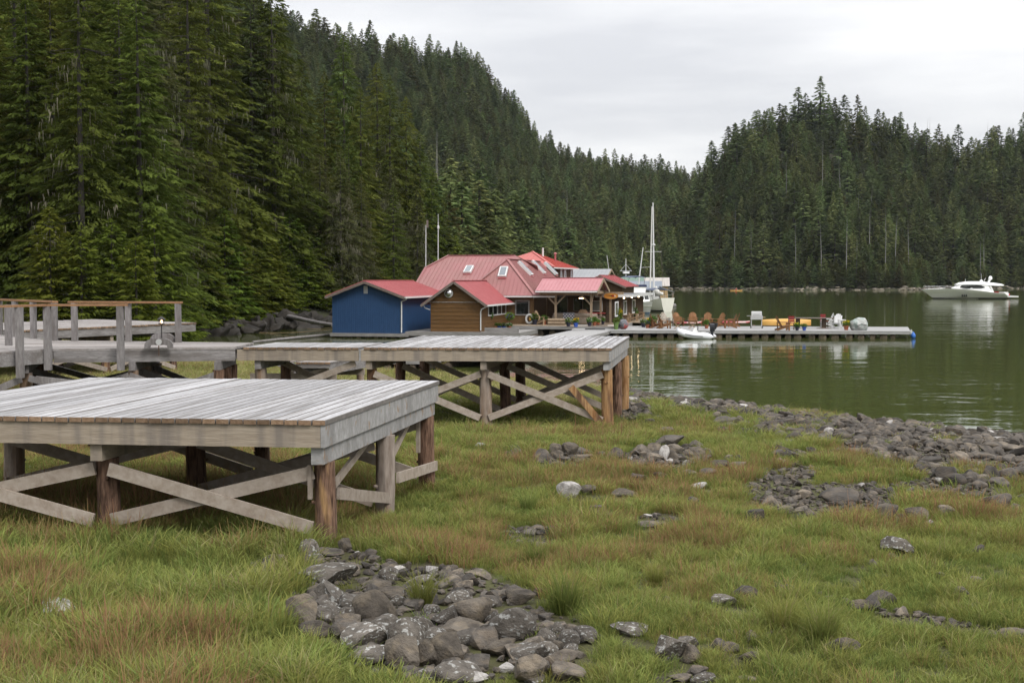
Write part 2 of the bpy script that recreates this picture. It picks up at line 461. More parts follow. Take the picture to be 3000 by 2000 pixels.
def ground_material():
    m = bpy.data.materials.new('soil'); m.use_nodes = True
    n, l = m.node_tree.nodes, m.node_tree.links
    b = n["Principled BSDF"]; b.inputs["Roughness"].default_value = 0.95; b.inputs["Specular IOR Level"].default_value = 0.15
    g = n.new("ShaderNodeNewGeometry")
    t1 = n.new("ShaderNodeTexNoise"); t1.inputs["Scale"].default_value = 1.1; t1.inputs["Detail"].default_value = 8; t1.inputs["Roughness"].default_value = 0.7
    l.new(g.outputs["Position"], t1.inputs["Vector"])
    r1 = n.new("ShaderNodeValToRGB")
    r1.color_ramp.elements[0].position = 0.35; r1.color_ramp.elements[0].color = (0.045, 0.038, 0.022, 1)
    r1.color_ramp.elements[1].position = 0.65; r1.color_ramp.elements[1].color = (0.075, 0.080, 0.030, 1)
    l.new(t1.outputs["Fac"], r1.inputs[0])
    v = n.new("ShaderNodeTexVoronoi"); v.inputs["Scale"].default_value = 14.0
    l.new(g.outputs["Position"], v.inputs["Vector"])
    r2 = n.new("ShaderNodeValToRGB")
    r2.color_ramp.elements[0].color = (0.055, 0.05, 0.045, 1); r2.color_ramp.elements[1].color = (0.15, 0.14, 0.13, 1)
    l.new(v.outputs["Color"], r2.inputs[0])
    sep = n.new("ShaderNodeSeparateXYZ"); l.new(g.outputs["Position"], sep.inputs[0])
    mr = n.new("ShaderNodeMapRange"); mr.inputs[1].default_value = 0.25; mr.inputs[2].default_value = 0.85; mr.inputs[3].default_value = 1; mr.inputs[4].default_value = 0
    l.new(sep.outputs["Z"], mr.inputs[0])
    mx = n.new("ShaderNodeMixRGB"); l.new(mr.outputs[0], mx.inputs[0]); l.new(r1.outputs[0], mx.inputs[1]); l.new(r2.outputs[0], mx.inputs[2])
    # forest floor on the banks
    fy = n.new("ShaderNodeMapRange"); fy.inputs[1].default_value = 70; fy.inputs[2].default_value = 85
    l.new(sep.outputs["Y"], fy.inputs[0])
    t4 = n.new("ShaderNodeTexNoise"); t4.inputs["Scale"].default_value = 0.6; t4.inputs["Detail"].default_value = 8
    l.new(g.outputs["Position"], t4.inputs["Vector"])
    r4 = n.new("ShaderNodeValToRGB")
    r4.color_ramp.elements[0].position = 0.4; r4.color_ramp.elements[0].color = (0.020, 0.022, 0.012, 1)
    r4.color_ramp.elements[1].position = 0.65; r4.color_ramp.elements[1].color = (0.055, 0.056, 0.030, 1)
    l.new(t4.outputs["Fac"], r4.inputs[0])
    m2 = n.new("ShaderNodeMixRGB"); l.new(fy.outputs[0], m2.inputs[0]); l.new(mx.outputs[0], m2.inputs[1]); l.new(r4.outputs[0], m2.inputs[2])
    l.new(m2.outputs[0], b.inputs["Base Color"])
    bp = n.new("ShaderNodeBump"); bp.inputs["Strength"].default_value = 0.6; bp.inputs["Distance"].default_value = 0.05
    l.new(v.outputs["Distance"], bp.inputs["Height"]); l.new(bp.outputs[0], b.inputs["Normal"])
    MATS['soil'] = m
ground_material()
gme = npmesh('ground', GV, quads, 'soil')
gme.polygons.foreach_set("use_smooth", [True] * len(gme.polygons))
tag(link('ground', gme), 'grassy meadow and wooded banks around the cove', None, None, 'structure')

def water_material():
    m = bpy.data.materials.new('water'); m.use_nodes = True
    n, l = m.node_tree.nodes, m.node_tree.links
    b = n["Principled BSDF"]
    b.inputs["Base Color"].default_value = (0.047, 0.057, 0.012, 1)
    b.inputs["Roughness"].default_value = 0.035
    b.inputs["IOR"].default_value = 1.333
    g = n.new("ShaderNodeNewGeometry")
    mp = n.new("ShaderNodeMapping"); mp.inputs["Scale"].default_value = (0.55, 1.0, 1.0)
    l.new(g.outputs["Position"], mp.inputs[0])
    a = n.new("ShaderNodeTexNoise"); a.inputs["Scale"].default_value = 1.6; a.inputs["Detail"].default_value = 3.0; a.inputs["Roughness"].default_value = 0.5
    c = n.new("ShaderNodeTexNoise"); c.inputs["Scale"].default_value = 0.33; c.inputs["Detail"].default_value = 2.0
    l.new(mp.outputs[0], a.inputs["Vector"]); l.new(mp.outputs[0], c.inputs["Vector"])
    # ruffled and calm patches
    p = n.new("ShaderNodeTexNoise"); p.inputs["Scale"].default_value = 0.045; p.inputs["Detail"].default_value = 3.0
    mp2 = n.new("ShaderNodeMapping"); mp2.inputs["Scale"].default_value = (0.5, 1.3, 1.0)
    l.new(g.outputs["Position"], mp2.inputs[0]); l.new(mp2.outputs[0], p.inputs["Vector"])
    pr = n.new("ShaderNodeMapRange"); pr.inputs[1].default_value = 0.38; pr.inputs[2].default_value = 0.66; pr.inputs[3].default_value = 0.25; pr.inputs[4].default_value = 1.0
    l.new(p.outputs["Fac"], pr.inputs[0])
    am = n.new("ShaderNodeMath"); am.operation = 'MULTIPLY'; l.new(a.outputs["Fac"], am.inputs[0]); l.new(pr.outputs[0], am.inputs[1])
    s = n.new("ShaderNodeMath"); s.operation = 'MULTIPLY_ADD'; l.new(c.outputs["Fac"], s.inputs[0]); s.inputs[1].default_value = 1.6; l.new(am.outputs[0], s.inputs[2])
    bp = n.new("ShaderNodeBump"); bp.inputs["Strength"].default_value = 1.0; bp.inputs["Distance"].default_value = 0.020
    l.new(s.outputs[0], bp.inputs["Height"]); l.new(bp.outputs[0], b.inputs["Normal"])
    MATS['water'] = m
water_material()
wme = npmesh('water', [(-120, 2, 0), (520, 2, 0), (520, 640, 0), (-120, 640, 0)], [(0, 1, 2, 3)], 'water')
tag(link('water', wme), 'calm green water of the sheltered cove', None, None, 'structure')

# ------------------------------------------------------------------ scattering: points and prototype shapes in one mesh, instanced by geometry nodes
def scatter(name, protos, pts, pick, rotz, scl, label, tilt=None):
    """protos: [mesh]; the object carries the prototypes and the points and instances one on the other"""
    V, polys, ids, tints, mats, mis = [], [], [], [], [], []
    off = 0
    for k, me in enumerate(protos):
        n = len(me.vertices); co = np.empty(n * 3, dtype=np.float32); me.vertices.foreach_get("co", co)
        V.append(co.reshape(-1, 3)); ids.append(np.full(n, k, dtype=np.int32))
        if "tint" in me.attributes:
            t = np.empty(n, dtype=np.float32); me.attributes["tint"].data.foreach_get("value", t)
        else: t = np.zeros(n, dtype=np.float32)
        tints.append(t)
        remap = []
        for mt in me.materials:
            if mt not in mats: mats.append(mt)
            remap.append(mats.index(mt))
        for p in me.polygons:
            polys.append(tuple(i + off for i in p.vertices)); mis.append(remap[p.material_index] if remap else 0)
        off += n
    npt = len(pts)
    V.append(np.asarray(pts, dtype=np.float32)); ids.append(np.full(npt, -1, dtype=np.int32)); tints.append(np.zeros(npt, dtype=np.float32))
    V = np.concatenate(V)
    me = bpy.data.meshes.new(name)
    me.from_pydata(V.tolist(), [], polys)
    for mt in mats: me.materials.append(mt)
    me.polygons.foreach_set("material_index", mis)
    def attr(nm, typ, arr):
        a = me.attributes.new(nm, typ, 'POINT'); a.data.foreach_set("value" if typ != 'FLOAT_VECTOR' else "vector", np.asarray(arr).ravel())
    attr("proto", 'INT', np.concatenate(ids))
    attr("tint", 'FLOAT', np.concatenate(tints))
    attr("pick", 'INT', np.concatenate([np.full(off, -1, dtype=np.int32), np.asarray(pick, dtype=np.int32)]))
    rot = np.zeros((off + npt, 3), dtype=np.float32); rot[off:, 2] = rotz
    if tilt is not None: rot[off:, :2] = tilt
    attr("rot", 'FLOAT_VECTOR', rot)
    sc = np.ones((off + npt, 3), dtype=np.float32); sc[off:] = np.asarray(scl, dtype=np.float32).reshape(npt, -1)
    attr("scl", 'FLOAT_VECTOR', sc)
    o = link(name, me)
    ng = bpy.data.node_groups.new(name + "_scatter", 'GeometryNodeTree')
    ng.interface.new_socket("Geometry", in_out='INPUT', socket_type='NodeSocketGeometry')
    ng.interface.new_socket("Geometry", in_out='OUTPUT', socket_type='NodeSocketGeometry')
    N, L = ng.nodes, ng.links
    gi, go = N.new("NodeGroupInput"), N.new("NodeGroupOutput")
    def named(nm, typ):
        a = N.new("GeometryNodeInputNamedAttribute"); a.data_type = typ; a.inputs["Name"].default_value = nm
        return a.outputs["Attribute"]
    def eq(sock, k):
        c = N.new("FunctionNodeCompare"); c.data_type = 'INT'; c.operation = 'EQUAL'
        L.new(sock, c.inputs[2]); c.inputs[3].default_value = k
        return c.outputs[0]
    join = N.new("GeometryNodeJoinGeometry")
    for k in range(len(protos)):
        s1 = N.new("GeometryNodeSeparateGeometry"); s1.domain = 'POINT'
        L.new(gi.outputs[0], s1.inputs[0]); L.new(eq(named("proto", 'INT'), k), s1.inputs[1])
        s2 = N.new("GeometryNodeSeparateGeometry"); s2.domain = 'POINT'
        L.new(gi.outputs[0], s2.inputs[0]); L.new(eq(named("pick", 'INT'), k), s2.inputs[1])
        ip = N.new("GeometryNodeInstanceOnPoints")
        L.new(s2.outputs[0], ip.inputs["Points"]); L.new(s1.outputs[0], ip.inputs["Instance"])
        e2r = N.new("FunctionNodeEulerToRotation"); L.new(named("rot", 'FLOAT_VECTOR'), e2r.inputs[0])
        L.new(e2r.outputs[0], ip.inputs["Rotation"])
        L.new(named("scl", 'FLOAT_VECTOR'), ip.inputs["Scale"])
        L.new(ip.outputs[0], join.inputs[0])
    L.new(join.outputs[0], go.inputs[0])
    md = o.modifiers.new("scatter", 'NODES'); md.node_group = ng
    return tag(o, label, None, None, 'stuff')
# ------------------------------------------------------------------ timber platforms on log posts
def log_mesh(name, h, r, mat, seed, knots=3):
    rd = random.Random(seed)
    n, m = 14, 9
    rings = []
    ph = [rd.uniform(0, 6.28) for _ in range(4)]
    for j in range(m):
        z = h * j / (m - 1)
        ring = []
        for k in range(n):
            a = 2 * math.pi * k / n
            rr = r * (1 + 0.05 * math.sin(3 * a + ph[0] + z * 1.5) + 0.035 * math.sin(5 * a + ph[1] - z * 3) + rd.uniform(-0.025, 0.025)) * (1.06 - 0.08 * j / (m - 1))
            ring.append((rr * math.cos(a) + 0.012 * math.sin(z * 2 + ph[2]), rr * math.sin(a) + 0.012 * math.cos(z * 1.7 + ph[3]), z))
        rings.append(ring)
    b = MB(); b.loft(rings)
    for _ in range(knots):
        a, z = rd.uniform(0, 6.28), rd.uniform(0.3 * h, 0.9 * h)
        c = Vector((r * 0.85 * math.cos(a), r * 0.85 * math.sin(a), z)); d = Vector((math.cos(a), math.sin(a), 0.25))
        b.tube([c, c + d * 0.055], [0.028, 0.016], 6)
    return b.mesh(name, mat, smooth=True)

class Deck:
    def __init__(s, name, label, corner, rz, skew, zt, cat='platform'):
        s.zg = hz(corner[0], corner[1])
        s.root = empty(name, (corner[0], corner[1], s.zg), rz, label, cat)
        s.rz, s.skew, s.zt = rz, skew, zt - s.zg
        s.c, s.sn = math.cos(rz), math.sin(rz)
        s.o = corner
    def P(s, u, v, z): return (u + s.skew * v, v, z)
    def W(s, u, v):
        x, y, _ = s.P(u, v, 0)
        return s.o[0] + s.c * x - s.sn * y, s.o[1] + s.sn * x + s.c * y
    def gl(s, u, v):                      # ground height below, local
        x, y = s.W(u, v); return hz(x, y) - s.zg
    def bx(s, b, u0, u1, v0, v1, z0, z1):
        P = s.P
        return b.add([P(u0, v0, z0), P(u1, v0, z0), P(u1, v1, z0), P(u0, v1, z0), P(u0, v0, z1), P(u1, v0, z1), P(u1, v1, z1), P(u0, v1, z1)], MB.BF)
    def planks(s, u0, u1, v0, v1, mat='plank_new', pitch=0.146, w=0.1325, t=0.05, seed=1):
        rd = random.Random(seed)
        n = int((u1 - u0) / pitch)
        shared = []
        for k in range(4):
            b = MB()
            dv0, dv1 = rd.uniform(-0.012, 0.008), rd.uniform(-0.01, 0.015)
            a, e, g = -w / 2, w / 2, 0.006
            P = s.P
            prof = [(a, -t), (e, -t), (e, -g), (e - g, 0), (a + g, 0), (a, -g)]
            r0 = [P(x, v0 + dv0, z) for x, z in prof]; r1 = [P(x, v1 + dv1, z) for x, z in prof]
            for i in range(6):
                b.cur = 2 if i in (1, 2, 5) else 0  # unbleached sides; one top chamfer darkened too, painting in the gap's shade
                b.add([r0[i], r0[(i + 1) % 6], r1[(i + 1) % 6], r1[i]], [(0, 1, 2, 3)])
            b.cur = 1
            b.add(r0 + r1, [(5, 4, 3, 2, 1, 0), (6, 7, 8, 9, 10, 11)])
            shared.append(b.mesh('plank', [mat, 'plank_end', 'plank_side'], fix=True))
        for i in range(n):
            u = u1 - (i + 0.5) * pitch
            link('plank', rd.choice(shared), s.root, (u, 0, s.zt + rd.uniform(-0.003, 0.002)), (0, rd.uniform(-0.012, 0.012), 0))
    def board(s, name, u0, u1, v0, v1, z0, z1, mat, off=0.0):
        b = MB(); s.bx(b, u0, u1, v0, v1, z0, z1); return b.build(name, mat, s.root)
    def post(s, u, v, ztop, r, mat, seed, sink=0.25, label=None):
        z0 = s.gl(u, v) - sink
        x, y, _ = s.P(u, v, 0)
        o = link('post', log_mesh('post', ztop - z0, r, mat, seed), s.root, (x, y, z0))
        if label: o["label"] = label
        return o
    def brace(s, a, b, w=0.038, h=0.14, mat='brace'):
        m = MB(); m.beam(s.P(*a), s.P(*b), w, h); return m.build('brace', mat, s.root)

def frame_deck(name, label, corner, rz, skew, zt, W, D, xs, ys, post_mats, seed, fascia='fascia_warm', side='fascia_grey', mat='plank_new', rp=0.115, xbr=True, cross_rows=None):
    d = Deck(name, label, corner, rz, skew, zt)
    T, FH, BH = 0.052, 0.235, 0.185
    z1 = d.zt - T; z0 = z1 - FH; zb = z0 - BH
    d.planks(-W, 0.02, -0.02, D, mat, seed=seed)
    d.board('fascia', -W, -0.045, 0.0, 0.04, z0, z1, fascia)
    d.board('fascia', -0.042, 0.0, 0.0, D - 0.02, z0, z1 - 0.002, side)
    d.board('fascia', -W, -0.045, D - 0.07, D - 0.03, z0, z1, fascia)
    d.board('fascia', -W - 0.042, -W - 0.002, 0.0, D - 0.03, z0, z1, side)
    k = 0.6
    while k < D - 0.3:
        d.board('joist', -W + 0.01, -0.05, k, k + 0.04, z0 + 0.002, z1 - 0.003, 'brace'); k += 0.6
    for x in xs:
        d.board('beam', x - 0.065, x + 0.065, 0.06, D - 0.1, zb, z0 - 0.002, 'fascia_grey' if x == xs[0] else 'fascia_warm')
    rd = random.Random(seed)
    i = 0
    for x in xs:
        for y in ys:
            m = post_mats[i % len(post_mats)]; i += 1
            d.post(x, y, zb - 0.002, rp * rd.uniform(0.92, 1.12), m, seed * 31 + i)
    if xbr:
        for y in (cross_rows or ys):
            for xa, xb in zip(xs[:-1], xs[1:]):
                ga, gb = d.gl(xa, y), d.gl(xb, y)
                hi = zb - 0.10
                d.brace((xa - 0.09, y - 0.135, hi), (xb + 0.09, y - 0.135, gb + 0.20))
                d.brace((xa - 0.09, y - 0.178, ga + 0.20), (xb + 0.09, y - 0.178, hi))
    return d, z0, zb

ZT = 2.55
d1, d1z0, d1zb = frame_deck('near_platform', 'near square grey plank platform on log posts standing in the grass', (-1.93, 12.66), R(-6.6), 0.062, ZT, 5.35, 5.0,
                            [-0.10, -2.50, -4.95], [0.33, 2.55, 4.72], ['bark', 'log_grey', 'bark', 'bark', 'bark', 'bark'], 3)
# side bracing seen at the corner
d1.brace((-0.20, 0.55, d1.gl(-0.2, 0.55) + 0.45), (-0.20, 2.2, d1zb - 0.02), 0.038, 0.09)
d1.brace((-0.20, 2.75, d1.gl(-0.2, 2.7) + 0.42), (-0.20, 4.1, d1zb - 0.02), 0.038, 0.09)
d1.brace((0.03, 2.68, d1.gl(0, 2.7) + 0.45), (0.03, 4.72, d1.gl(0, 4.7) + 0.30), 0.038, 0.13)
d1.brace((-0.02, 0.5, d1.gl(0, 0.5) + 0.52), (-0.02, 2.5, d1.gl(0, 2.5) + 0.22), 0.038, 0.13)
b = MB(); d1.bx(b, -0.215, -0.165, 4.55, 4.60, d1.gl(0, 4.6) + 0.5, d1zb); b.build('cleat', 'brace', d1.root)
b = MB(); d1.bx(b, -0.24, -0.20, 0.16, 0.21, d1.gl(0, 0.2) + 0.5, d1zb - 0.02); b.build('cleat', 'brace', d1.root)

d2, d2z0, d2zb = frame_deck('far_platform', 'far square grey plank platform on orange peeled log posts by the beach', (2.08, 25.92), R(-3.2), 0.108, ZT, 5.3, 5.45,
                            [-0.10, -2.70, -5.15], [0.33, 2.75, 5.1], ['log_peeled', 'bark', 'log_peeled', 'log_grey', 'bark', 'bark', 'log_peeled', 'bark', 'bark'], 5)
d2.brace((-0.15, 0.15, d2.gl(-.1, .1) + 0.05), (-0.85, 0.10, d2.gl(-.8, .1) + 0.88), 0.10, 0.14, 'log_peeled')
# boardwalk spur of the far platform
sp_ = Deck('boardwalk_spur', 'newer pale boardwalk between the far platform and the railed boardwalk', (2.08 - 5.347 * math.cos(R(3.2)), 25.92 + 5.347 * math.sin(R(3.2))), R(-3.2), 0.108, ZT - 0.003, 'boardwalk')
z1 = sp_.zt - 0.052; z0 = z1 - 0.235
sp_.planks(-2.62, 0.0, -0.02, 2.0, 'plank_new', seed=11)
sp_.board('fascia', -2.62, -0.002, -0.002, 0.038, z0, z1, 'fascia_warm')
sp_.board('fascia', -2.62, -0.002, 1.93, 1.97, z0, z1, 'fascia_warm')
for v in (0.65, 1.3): sp_.board('joist', -2.62, -0.05, v, v + 0.04, z0 + 0.003, z1 - 0.003, 'brace')
for u in (-2.2,):
    sp_.board('beam', u - 0.065, u + 0.065, 0.06, 1.9, z0 - 0.185, z0 - 0.002, 'timber_old_beam')
    sp_.post(u, 0.25, z0 - 0.187, 0.13, 'log_grey', 77); sp_.post(u, 1.75, z0 - 0.187, 0.12, 'bark', 78)
sp_.brace((-2.3, 0.1, sp_.gl(-2.3, 0.1) + 0.3), (-0.1, 0.1, z0 - 0.05)); sp_.brace((-2.3, 1.65, z0 - 0.1), (-0.2, 1.65, sp_.gl(0, 1.6) + 0.3))

# ------------------------------------------------------------------ older railed boardwalk
bw = empty('railed_boardwalk', (-8.2, 27.0, hz(-8.2, 27)), 0, 'weathered grey boardwalk with log posts and a brown capped railing', 'boardwalk')
BWO = Vector((-8.2, 27.0, hz(-8.2, 27)))
def bwp(name, b, mat, smooth=False):
    b.v = [tuple(Vector(p) - BWO) for p in b.v]; return b.build(name, mat, bw, smooth)
NE = [Vector((-5.92, 26.35, ZT)), Vector((-9.57, 25.72, ZT)), Vector((-11.9, 20.4, ZT))]
BE = [Vector((-5.9, 28.2, ZT)), Vector((-10.93, 29.3, ZT)), Vector((-16.0, 35.4, ZT))]
NB = 16
for s in range(2):
    n = NB + (4 if s else 0)
    for i in range(n):
        t0, t1 = (i + 0.05) / n, (i + 0.95) / n
        q = [NE[s].lerp(BE[s], t0), NE[s + 1].lerp(BE[s + 1], t0), NE[s + 1].lerp(BE[s + 1], t1), NE[s].lerp(BE[s], t1)]
        dz = random.uniform(-0.004, 0.003)
        e = 0.004 if s == 0 else 0.0
        q = [p + Vector((0, 0, dz - 0.004 * s)) for p in q]
        if s: q[0] += Vector((-0.006, 0, 0)); q[3] += Vector((-0.006, 0, 0))
        b = MB(); b.prism([p - Vector((0, 0, 0.05)) for p in q], (0, 0, 0.05)); bwp('plank', b, 'plank_old')
for ln, off in ((NE, (0.03, 0.045)), (BE, (0.0, -0.045))):
    for s in range(2):
        p, q = ln[s].copy(), ln[s + 1].copy()
        inw = (BE[s] - NE[s]).normalized() * (0.04 if ln is NE else -0.04)
        p += inw; q += inw
        if s: p += (q - p).normalized() * 0.03
        b = MB(); b.beam(p - Vector((0, 0, 0.175)), q - Vector((0, 0, 0.175)), 0.05, 0.24); bwp('fascia', b, 'timber_old_beam')
for tj in (0.3, 0.6):
    b = MB(); b.beam(NE[0].lerp(BE[0], tj) - Vector((0, 0, .18)), NE[1].lerp(BE[1], tj) - Vector((0, 0, .18)), 0.05, 0.22); bwp('joist', b, 'timber_old')
zc = ZT - 0.297
for k, (a, c) in enumerate([((-6.25, 26.15), (-6.35, 28.1)), ((-8.0, 25.95), (-8.2, 28.5)), ((-9.95, 25.2), (-11.2, 29.5)), ((-10.9, 23.0), (-13.4, 32.0))]):
    b = MB(); b.beam((a[0], a[1], zc - 0.09), (c[0], c[1], zc - 0.09), 0.13, 0.18); bwp('beam', b, 'timber_old')
    for j in range(3):
        x, y = a[0] + (c[0] - a[0]) * (0.06 + 0.44 * j), a[1] + (c[1] - a[1]) * (0.06 + 0.44 * j)
        g = hz(x, y) - 0.25
        link('post', log_mesh('post', zc - 0.182 - g, random.uniform(0.10, 0.135), random.choice(['log_grey', 'bark', 'log_grey']), 200 + k * 5 + j), bw, Vector((x, y, g)) - BWO)
def bwbrace(x0, y0, z0_, x1, y1, z1_):
    b = MB(); b.beam((x0, y0, z0_), (x1, y1, z1_), 0.045, 0.13); bwp('brace', b, 'timber_old')
for (xa, ya), (xb, yb) in [((-6.3, 26.4), (-8.05, 26.1)), ((-8.05, 26.1), (-9.9, 25.4)), ((-6.35, 28.0), (-8.2, 28.4)), ((-8.2, 28.4), (-11.1, 29.4)), ((-8.1, 27.2), (-10.6, 27.4)), ((-9.95, 25.2), (-10.9, 23.2)), ((-6.3, 27.1), (-8.1, 27.2))]:
    ga, gb = hz(xa, ya), hz(xb, yb)
    bwbrace(xa, ya - 0.16, ga + 0.25, xb, yb - 0.16, zc - 0.28); bwbrace(xa, ya - 0.21, zc - 0.28, xb, yb - 0.21, gb + 0.25)
bwbrace(-9.62, 24.9, 1.98, -6.9, 25.6, 1.60)
# railing
def rail(pts, zt_=3.46):
    for p, q in zip(pts[:-1], pts[1:]):
        b = MB(); b.beam((p[0], p[1], zt_), (q[0], q[1], zt_), 0.14, 0.045); bwp('handrail', b, 'rail_cap')
def rpost(x, y, zb_, w=0.135):
    b = MB(); b.cbox((x, y, (zb_ + 3.435) / 2), (w, w, 3.435 - zb_), R(6)); bwp('railing_post', b, 'timber_old')
for x, y, zb_ in [(-8.15, 25.70, 2.10), (-9.60, 25.52, 2.12), (-9.86, 24.72, 2.02), (-10.75, 22.8, 2.1)]: rpost(x, y, zb_)
for x, y in [(-7.66, 28.35), (-8.92, 28.72), (-10.27, 29.0), (-10.80, 29.16), (-11.7, 30.2), (-12.55, 31.2), (-11.05, 27.1), (-13.4, 32.3)]: rpost(x, y, ZT - 0.03, 0.13)
rail([(-8.0, 25.72), (-9.6, 25.52)]); rail([(-9.62, 25.54), (-9.9, 24.72), (-10.9, 22.5), (-11.8, 20.3)])
rail([(-7.58, 28.34), (-10.4, 29.04)]); rail([(-10.75, 29.1), (-13.4, 32.3)])

# low wooden arches on the kerb of the boardwalk and a small lantern between them
def arch(x, y, label, rz):
    o = empty('mooring_rail', (x, y, ZT), rz, label, 'rail')
    b = MB()
    out = [(-0.29, 0), (-0.29, 0.09), (-0.24, 0.16), (-0.15, 0.20), (0.15, 0.20), (0.24, 0.16), (0.29, 0.09), (0.29, 0)]
    inn = [(-0.18, 0), (-0.18, 0.04), (-0.17, 0.055), (-0.13, 0.065), (0.13, 0.065), (0.17, 0.055), (0.18, 0.04), (0.18, 0)]
    for i in range(7):
        b.prism([(out[i][0], -0.045, out[i][1]), (inn[i][0], -0.045, inn[i][1]), (inn[i + 1][0], -0.045, inn[i + 1][1]), (out[i + 1][0], -0.045, out[i + 1][1])], (0, 0.09, 0))
    b.build('arch', 'timber_old', o)
    return o
MATS_pale = pmat('pale_disc', (0.36, 0.36, 0.35), (0.45, 0.45, 0.44), scale=10, rough=0.6)
a1 = arch(-7.42, 25.93, 'low grey wooden arch with a pale round disc on the near boardwalk edge', R(5))
b = MB(); b.tube([(0.01, -0.048, 0.13), (0.01, -0.075, 0.13)], 0.062, 18); b.build('disc', 'pale_disc', a1)
b = MB(); b.beam((0.01, -0.06, 0.06), (0.01, -0.06, -0.16), 0.018, 0.018); b.build('stake', 'rusty_bolt', a1)
arch(-8.05, 28.45, 'low grey wooden arch at the back edge of the boardwalk', R(-12))
emat('lamp_glow', (1.0, 0.55, 0.25), 5.0)
ln = empty('deck_lantern', (-7.86, 27.7, ZT), 0, 'small black stake lantern lit on the boardwalk', 'lantern')
b = MB(); b.tube([(0, 0, 0), (0, 0, 0.42)], 0.012, 8); b.lathe((0, 0, 0), [(0.07, 0), (0.07, 0.015), (0.015, 0.03)], 10); b.build('stake', 'dark_iron', ln)
b = MB(); b.lathe((0, 0, 0.54), [(0.10, 0), (0.075, 0.03), (0.03, 0.06), (0.012, 0.075)], 12); b.lathe((0, 0, 0.42), [(0.02, 0), (0.07, 0.02), (0.075, 0.03), (0.02, 0.035)], 12)
for a in range(4):
    q = (0.055 * math.cos(a * 1.571), 0.055 * math.sin(a * 1.571)); b.tube([(q[0], q[1], 0.44), (q[0], q[1], 0.55)], 0.006, 5)
b.build('hood', 'dark_iron', ln)
b = MB(); b.lathe((0, 0, 0.46), [(0.012, 0), (0.026, 0.02), (0.026, 0.05), (0.01, 0.075)], 10); b.build('bulb', 'lamp_glow', ln, True)

# ------------------------------------------------------------------ platform behind the boardwalk
d3, d3z0, d3zb = frame_deck('rear_platform', 'low grey plank platform behind the boardwalk railing under the trees', (-10.55, 41.2), R(61), 0.12, ZT + 0.0, 7.2, 5.6,
                            [-0.7, -3.6, -6.6], [0.4, 2.8, 5.2], ['bark', 'bark', 'log_grey'], 9, fascia='timber_old_beam', side='timber_old_beam', mat='plank_old')

# ------------------------------------------------------------------ lower landing and ramp behind the spur
ld = Deck('lower_landing', 'small lower landing with a short ramp behind the boardwalk', (-4.55, 30.9), R(-3), 0.25, 1.92, 'landing')
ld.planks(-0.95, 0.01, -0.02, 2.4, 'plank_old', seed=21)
zl = ld.zt - 0.052
ld.board('fascia', -0.95, -0.045, 0, 0.04, zl - 0.10, zl, 'timber_old_beam')
ld.board('fascia', -0.042, 0, 0, 2.38, zl - 0.24, zl - 0.002, 'timber_old_beam')
ld.board('fascia', -0.95, -0.92, 0.05, 2.38, zl - 0.24, zl - 0.002, 'timber_old_beam')
ld.board('beam', -2.2, 0.0, 0.3, 0.36, zl - 0.42, zl - 0.26, 'brace')
ld.board('beam', -2.2, 0.0, 2.0, 2.06, zl - 0.42, zl - 0.26, 'brace')
for u, v in ((-0.1, 0.33), (-0.1, 2.03), (-1.9, 0.33), (-1.9, 2.03)): ld.post(u, v, zl - 0.422, 0.10, 'log_grey', 300 + int(u * 10 + v * 7), 0.2)
for v in np.arange(0.08, 2.35, 0.146):
    b = MB(); b.beam(ld.P(-0.97, v, ld.zt), ld.P(-1.95, v, ld.zt + 0.27), 0.135, 0.04); b.build('ramp_plank', 'plank_old', ld.root)
for v in (0.0, 2.37):
    b = MB(); b.beam(ld.P(-0.93, v, ld.zt - 0.12), ld.P(-1.95, v, ld.zt + 0.15), 0.04, 0.18); b.build('ramp_stringer', 'timber_old_beam', ld.root)
# ------------------------------------------------------------------ the floating lodge: local axes u (to the side), v (away), z
A13 = R(13)
WD = Vector((math.cos(A13), -math.sin(A13), 0)); DD = Vector((math.sin(A13), math.cos(A13), 0)); LO = Vector((0, 90, 0))
LM = Matrix.Translation(LO) @ Matrix.Rotation(-A13, 4, 'Z')
def Lv(px, py, v):
    d = ray(px, py); c = Vector((0, 0, CZ)) - LO
    t = (v - c.dot(DD)) / d.dot(DD); p = c + d * t
    return p.dot(WD), p.z
def Lu(px, py, u):
    d = ray(px, py); c = Vector((0, 0, CZ)) - LO
    t = (u - c.dot(WD)) / d.dot(WD); p = c + d * t
    return p.dot(DD), p.z
def Lz(px, py, z):
    p = gz(px, py, z) - LO; return p.dot(WD), p.dot(DD)

pmat('roof_faded', (0.235, 0.085, 0.083), (0.275, 0.108, 0.105), scale=1.2, stretch=(1, 0.4, 1), rough=0.5, spec=0.4, c3=(0.20, 0.105, 0.085), c3amt=0.35, c3scale=0.7)
pmat('roof_red', (0.335, 0.090, 0.094), (0.385, 0.115, 0.118), scale=1.2, rough=0.45, spec=0.4)
pmat('roof_pink', (0.345, 0.130, 0.142), (0.385, 0.155, 0.168), scale=1.5, rough=0.5, spec=0.4)
pmat('roof_orange', (0.36, 0.065, 0.05), (0.40, 0.078, 0.06), scale=1.2, rough=0.45, spec=0.4)
pmat('roof_grey', (0.22, 0.225, 0.235), (0.26, 0.265, 0.275), scale=1.0, rough=0.6)
pmat('roof_bluegrey', (0.155, 0.175, 0.205), (0.185, 0.205, 0.235), scale=1.0, rough=0.55)
pmat('roof_green', (0.10, 0.16, 0.125), (0.12, 0.18, 0.145), scale=1.0, rough=0.55)
pmat('roof_pale', (0.36, 0.33, 0.30), (0.44, 0.41, 0.38), scale=2.0, rough=0.7)
pmat('roof_felt', (0.10, 0.10, 0.105), (0.13, 0.13, 0.135), scale=3.0, rough=0.8)
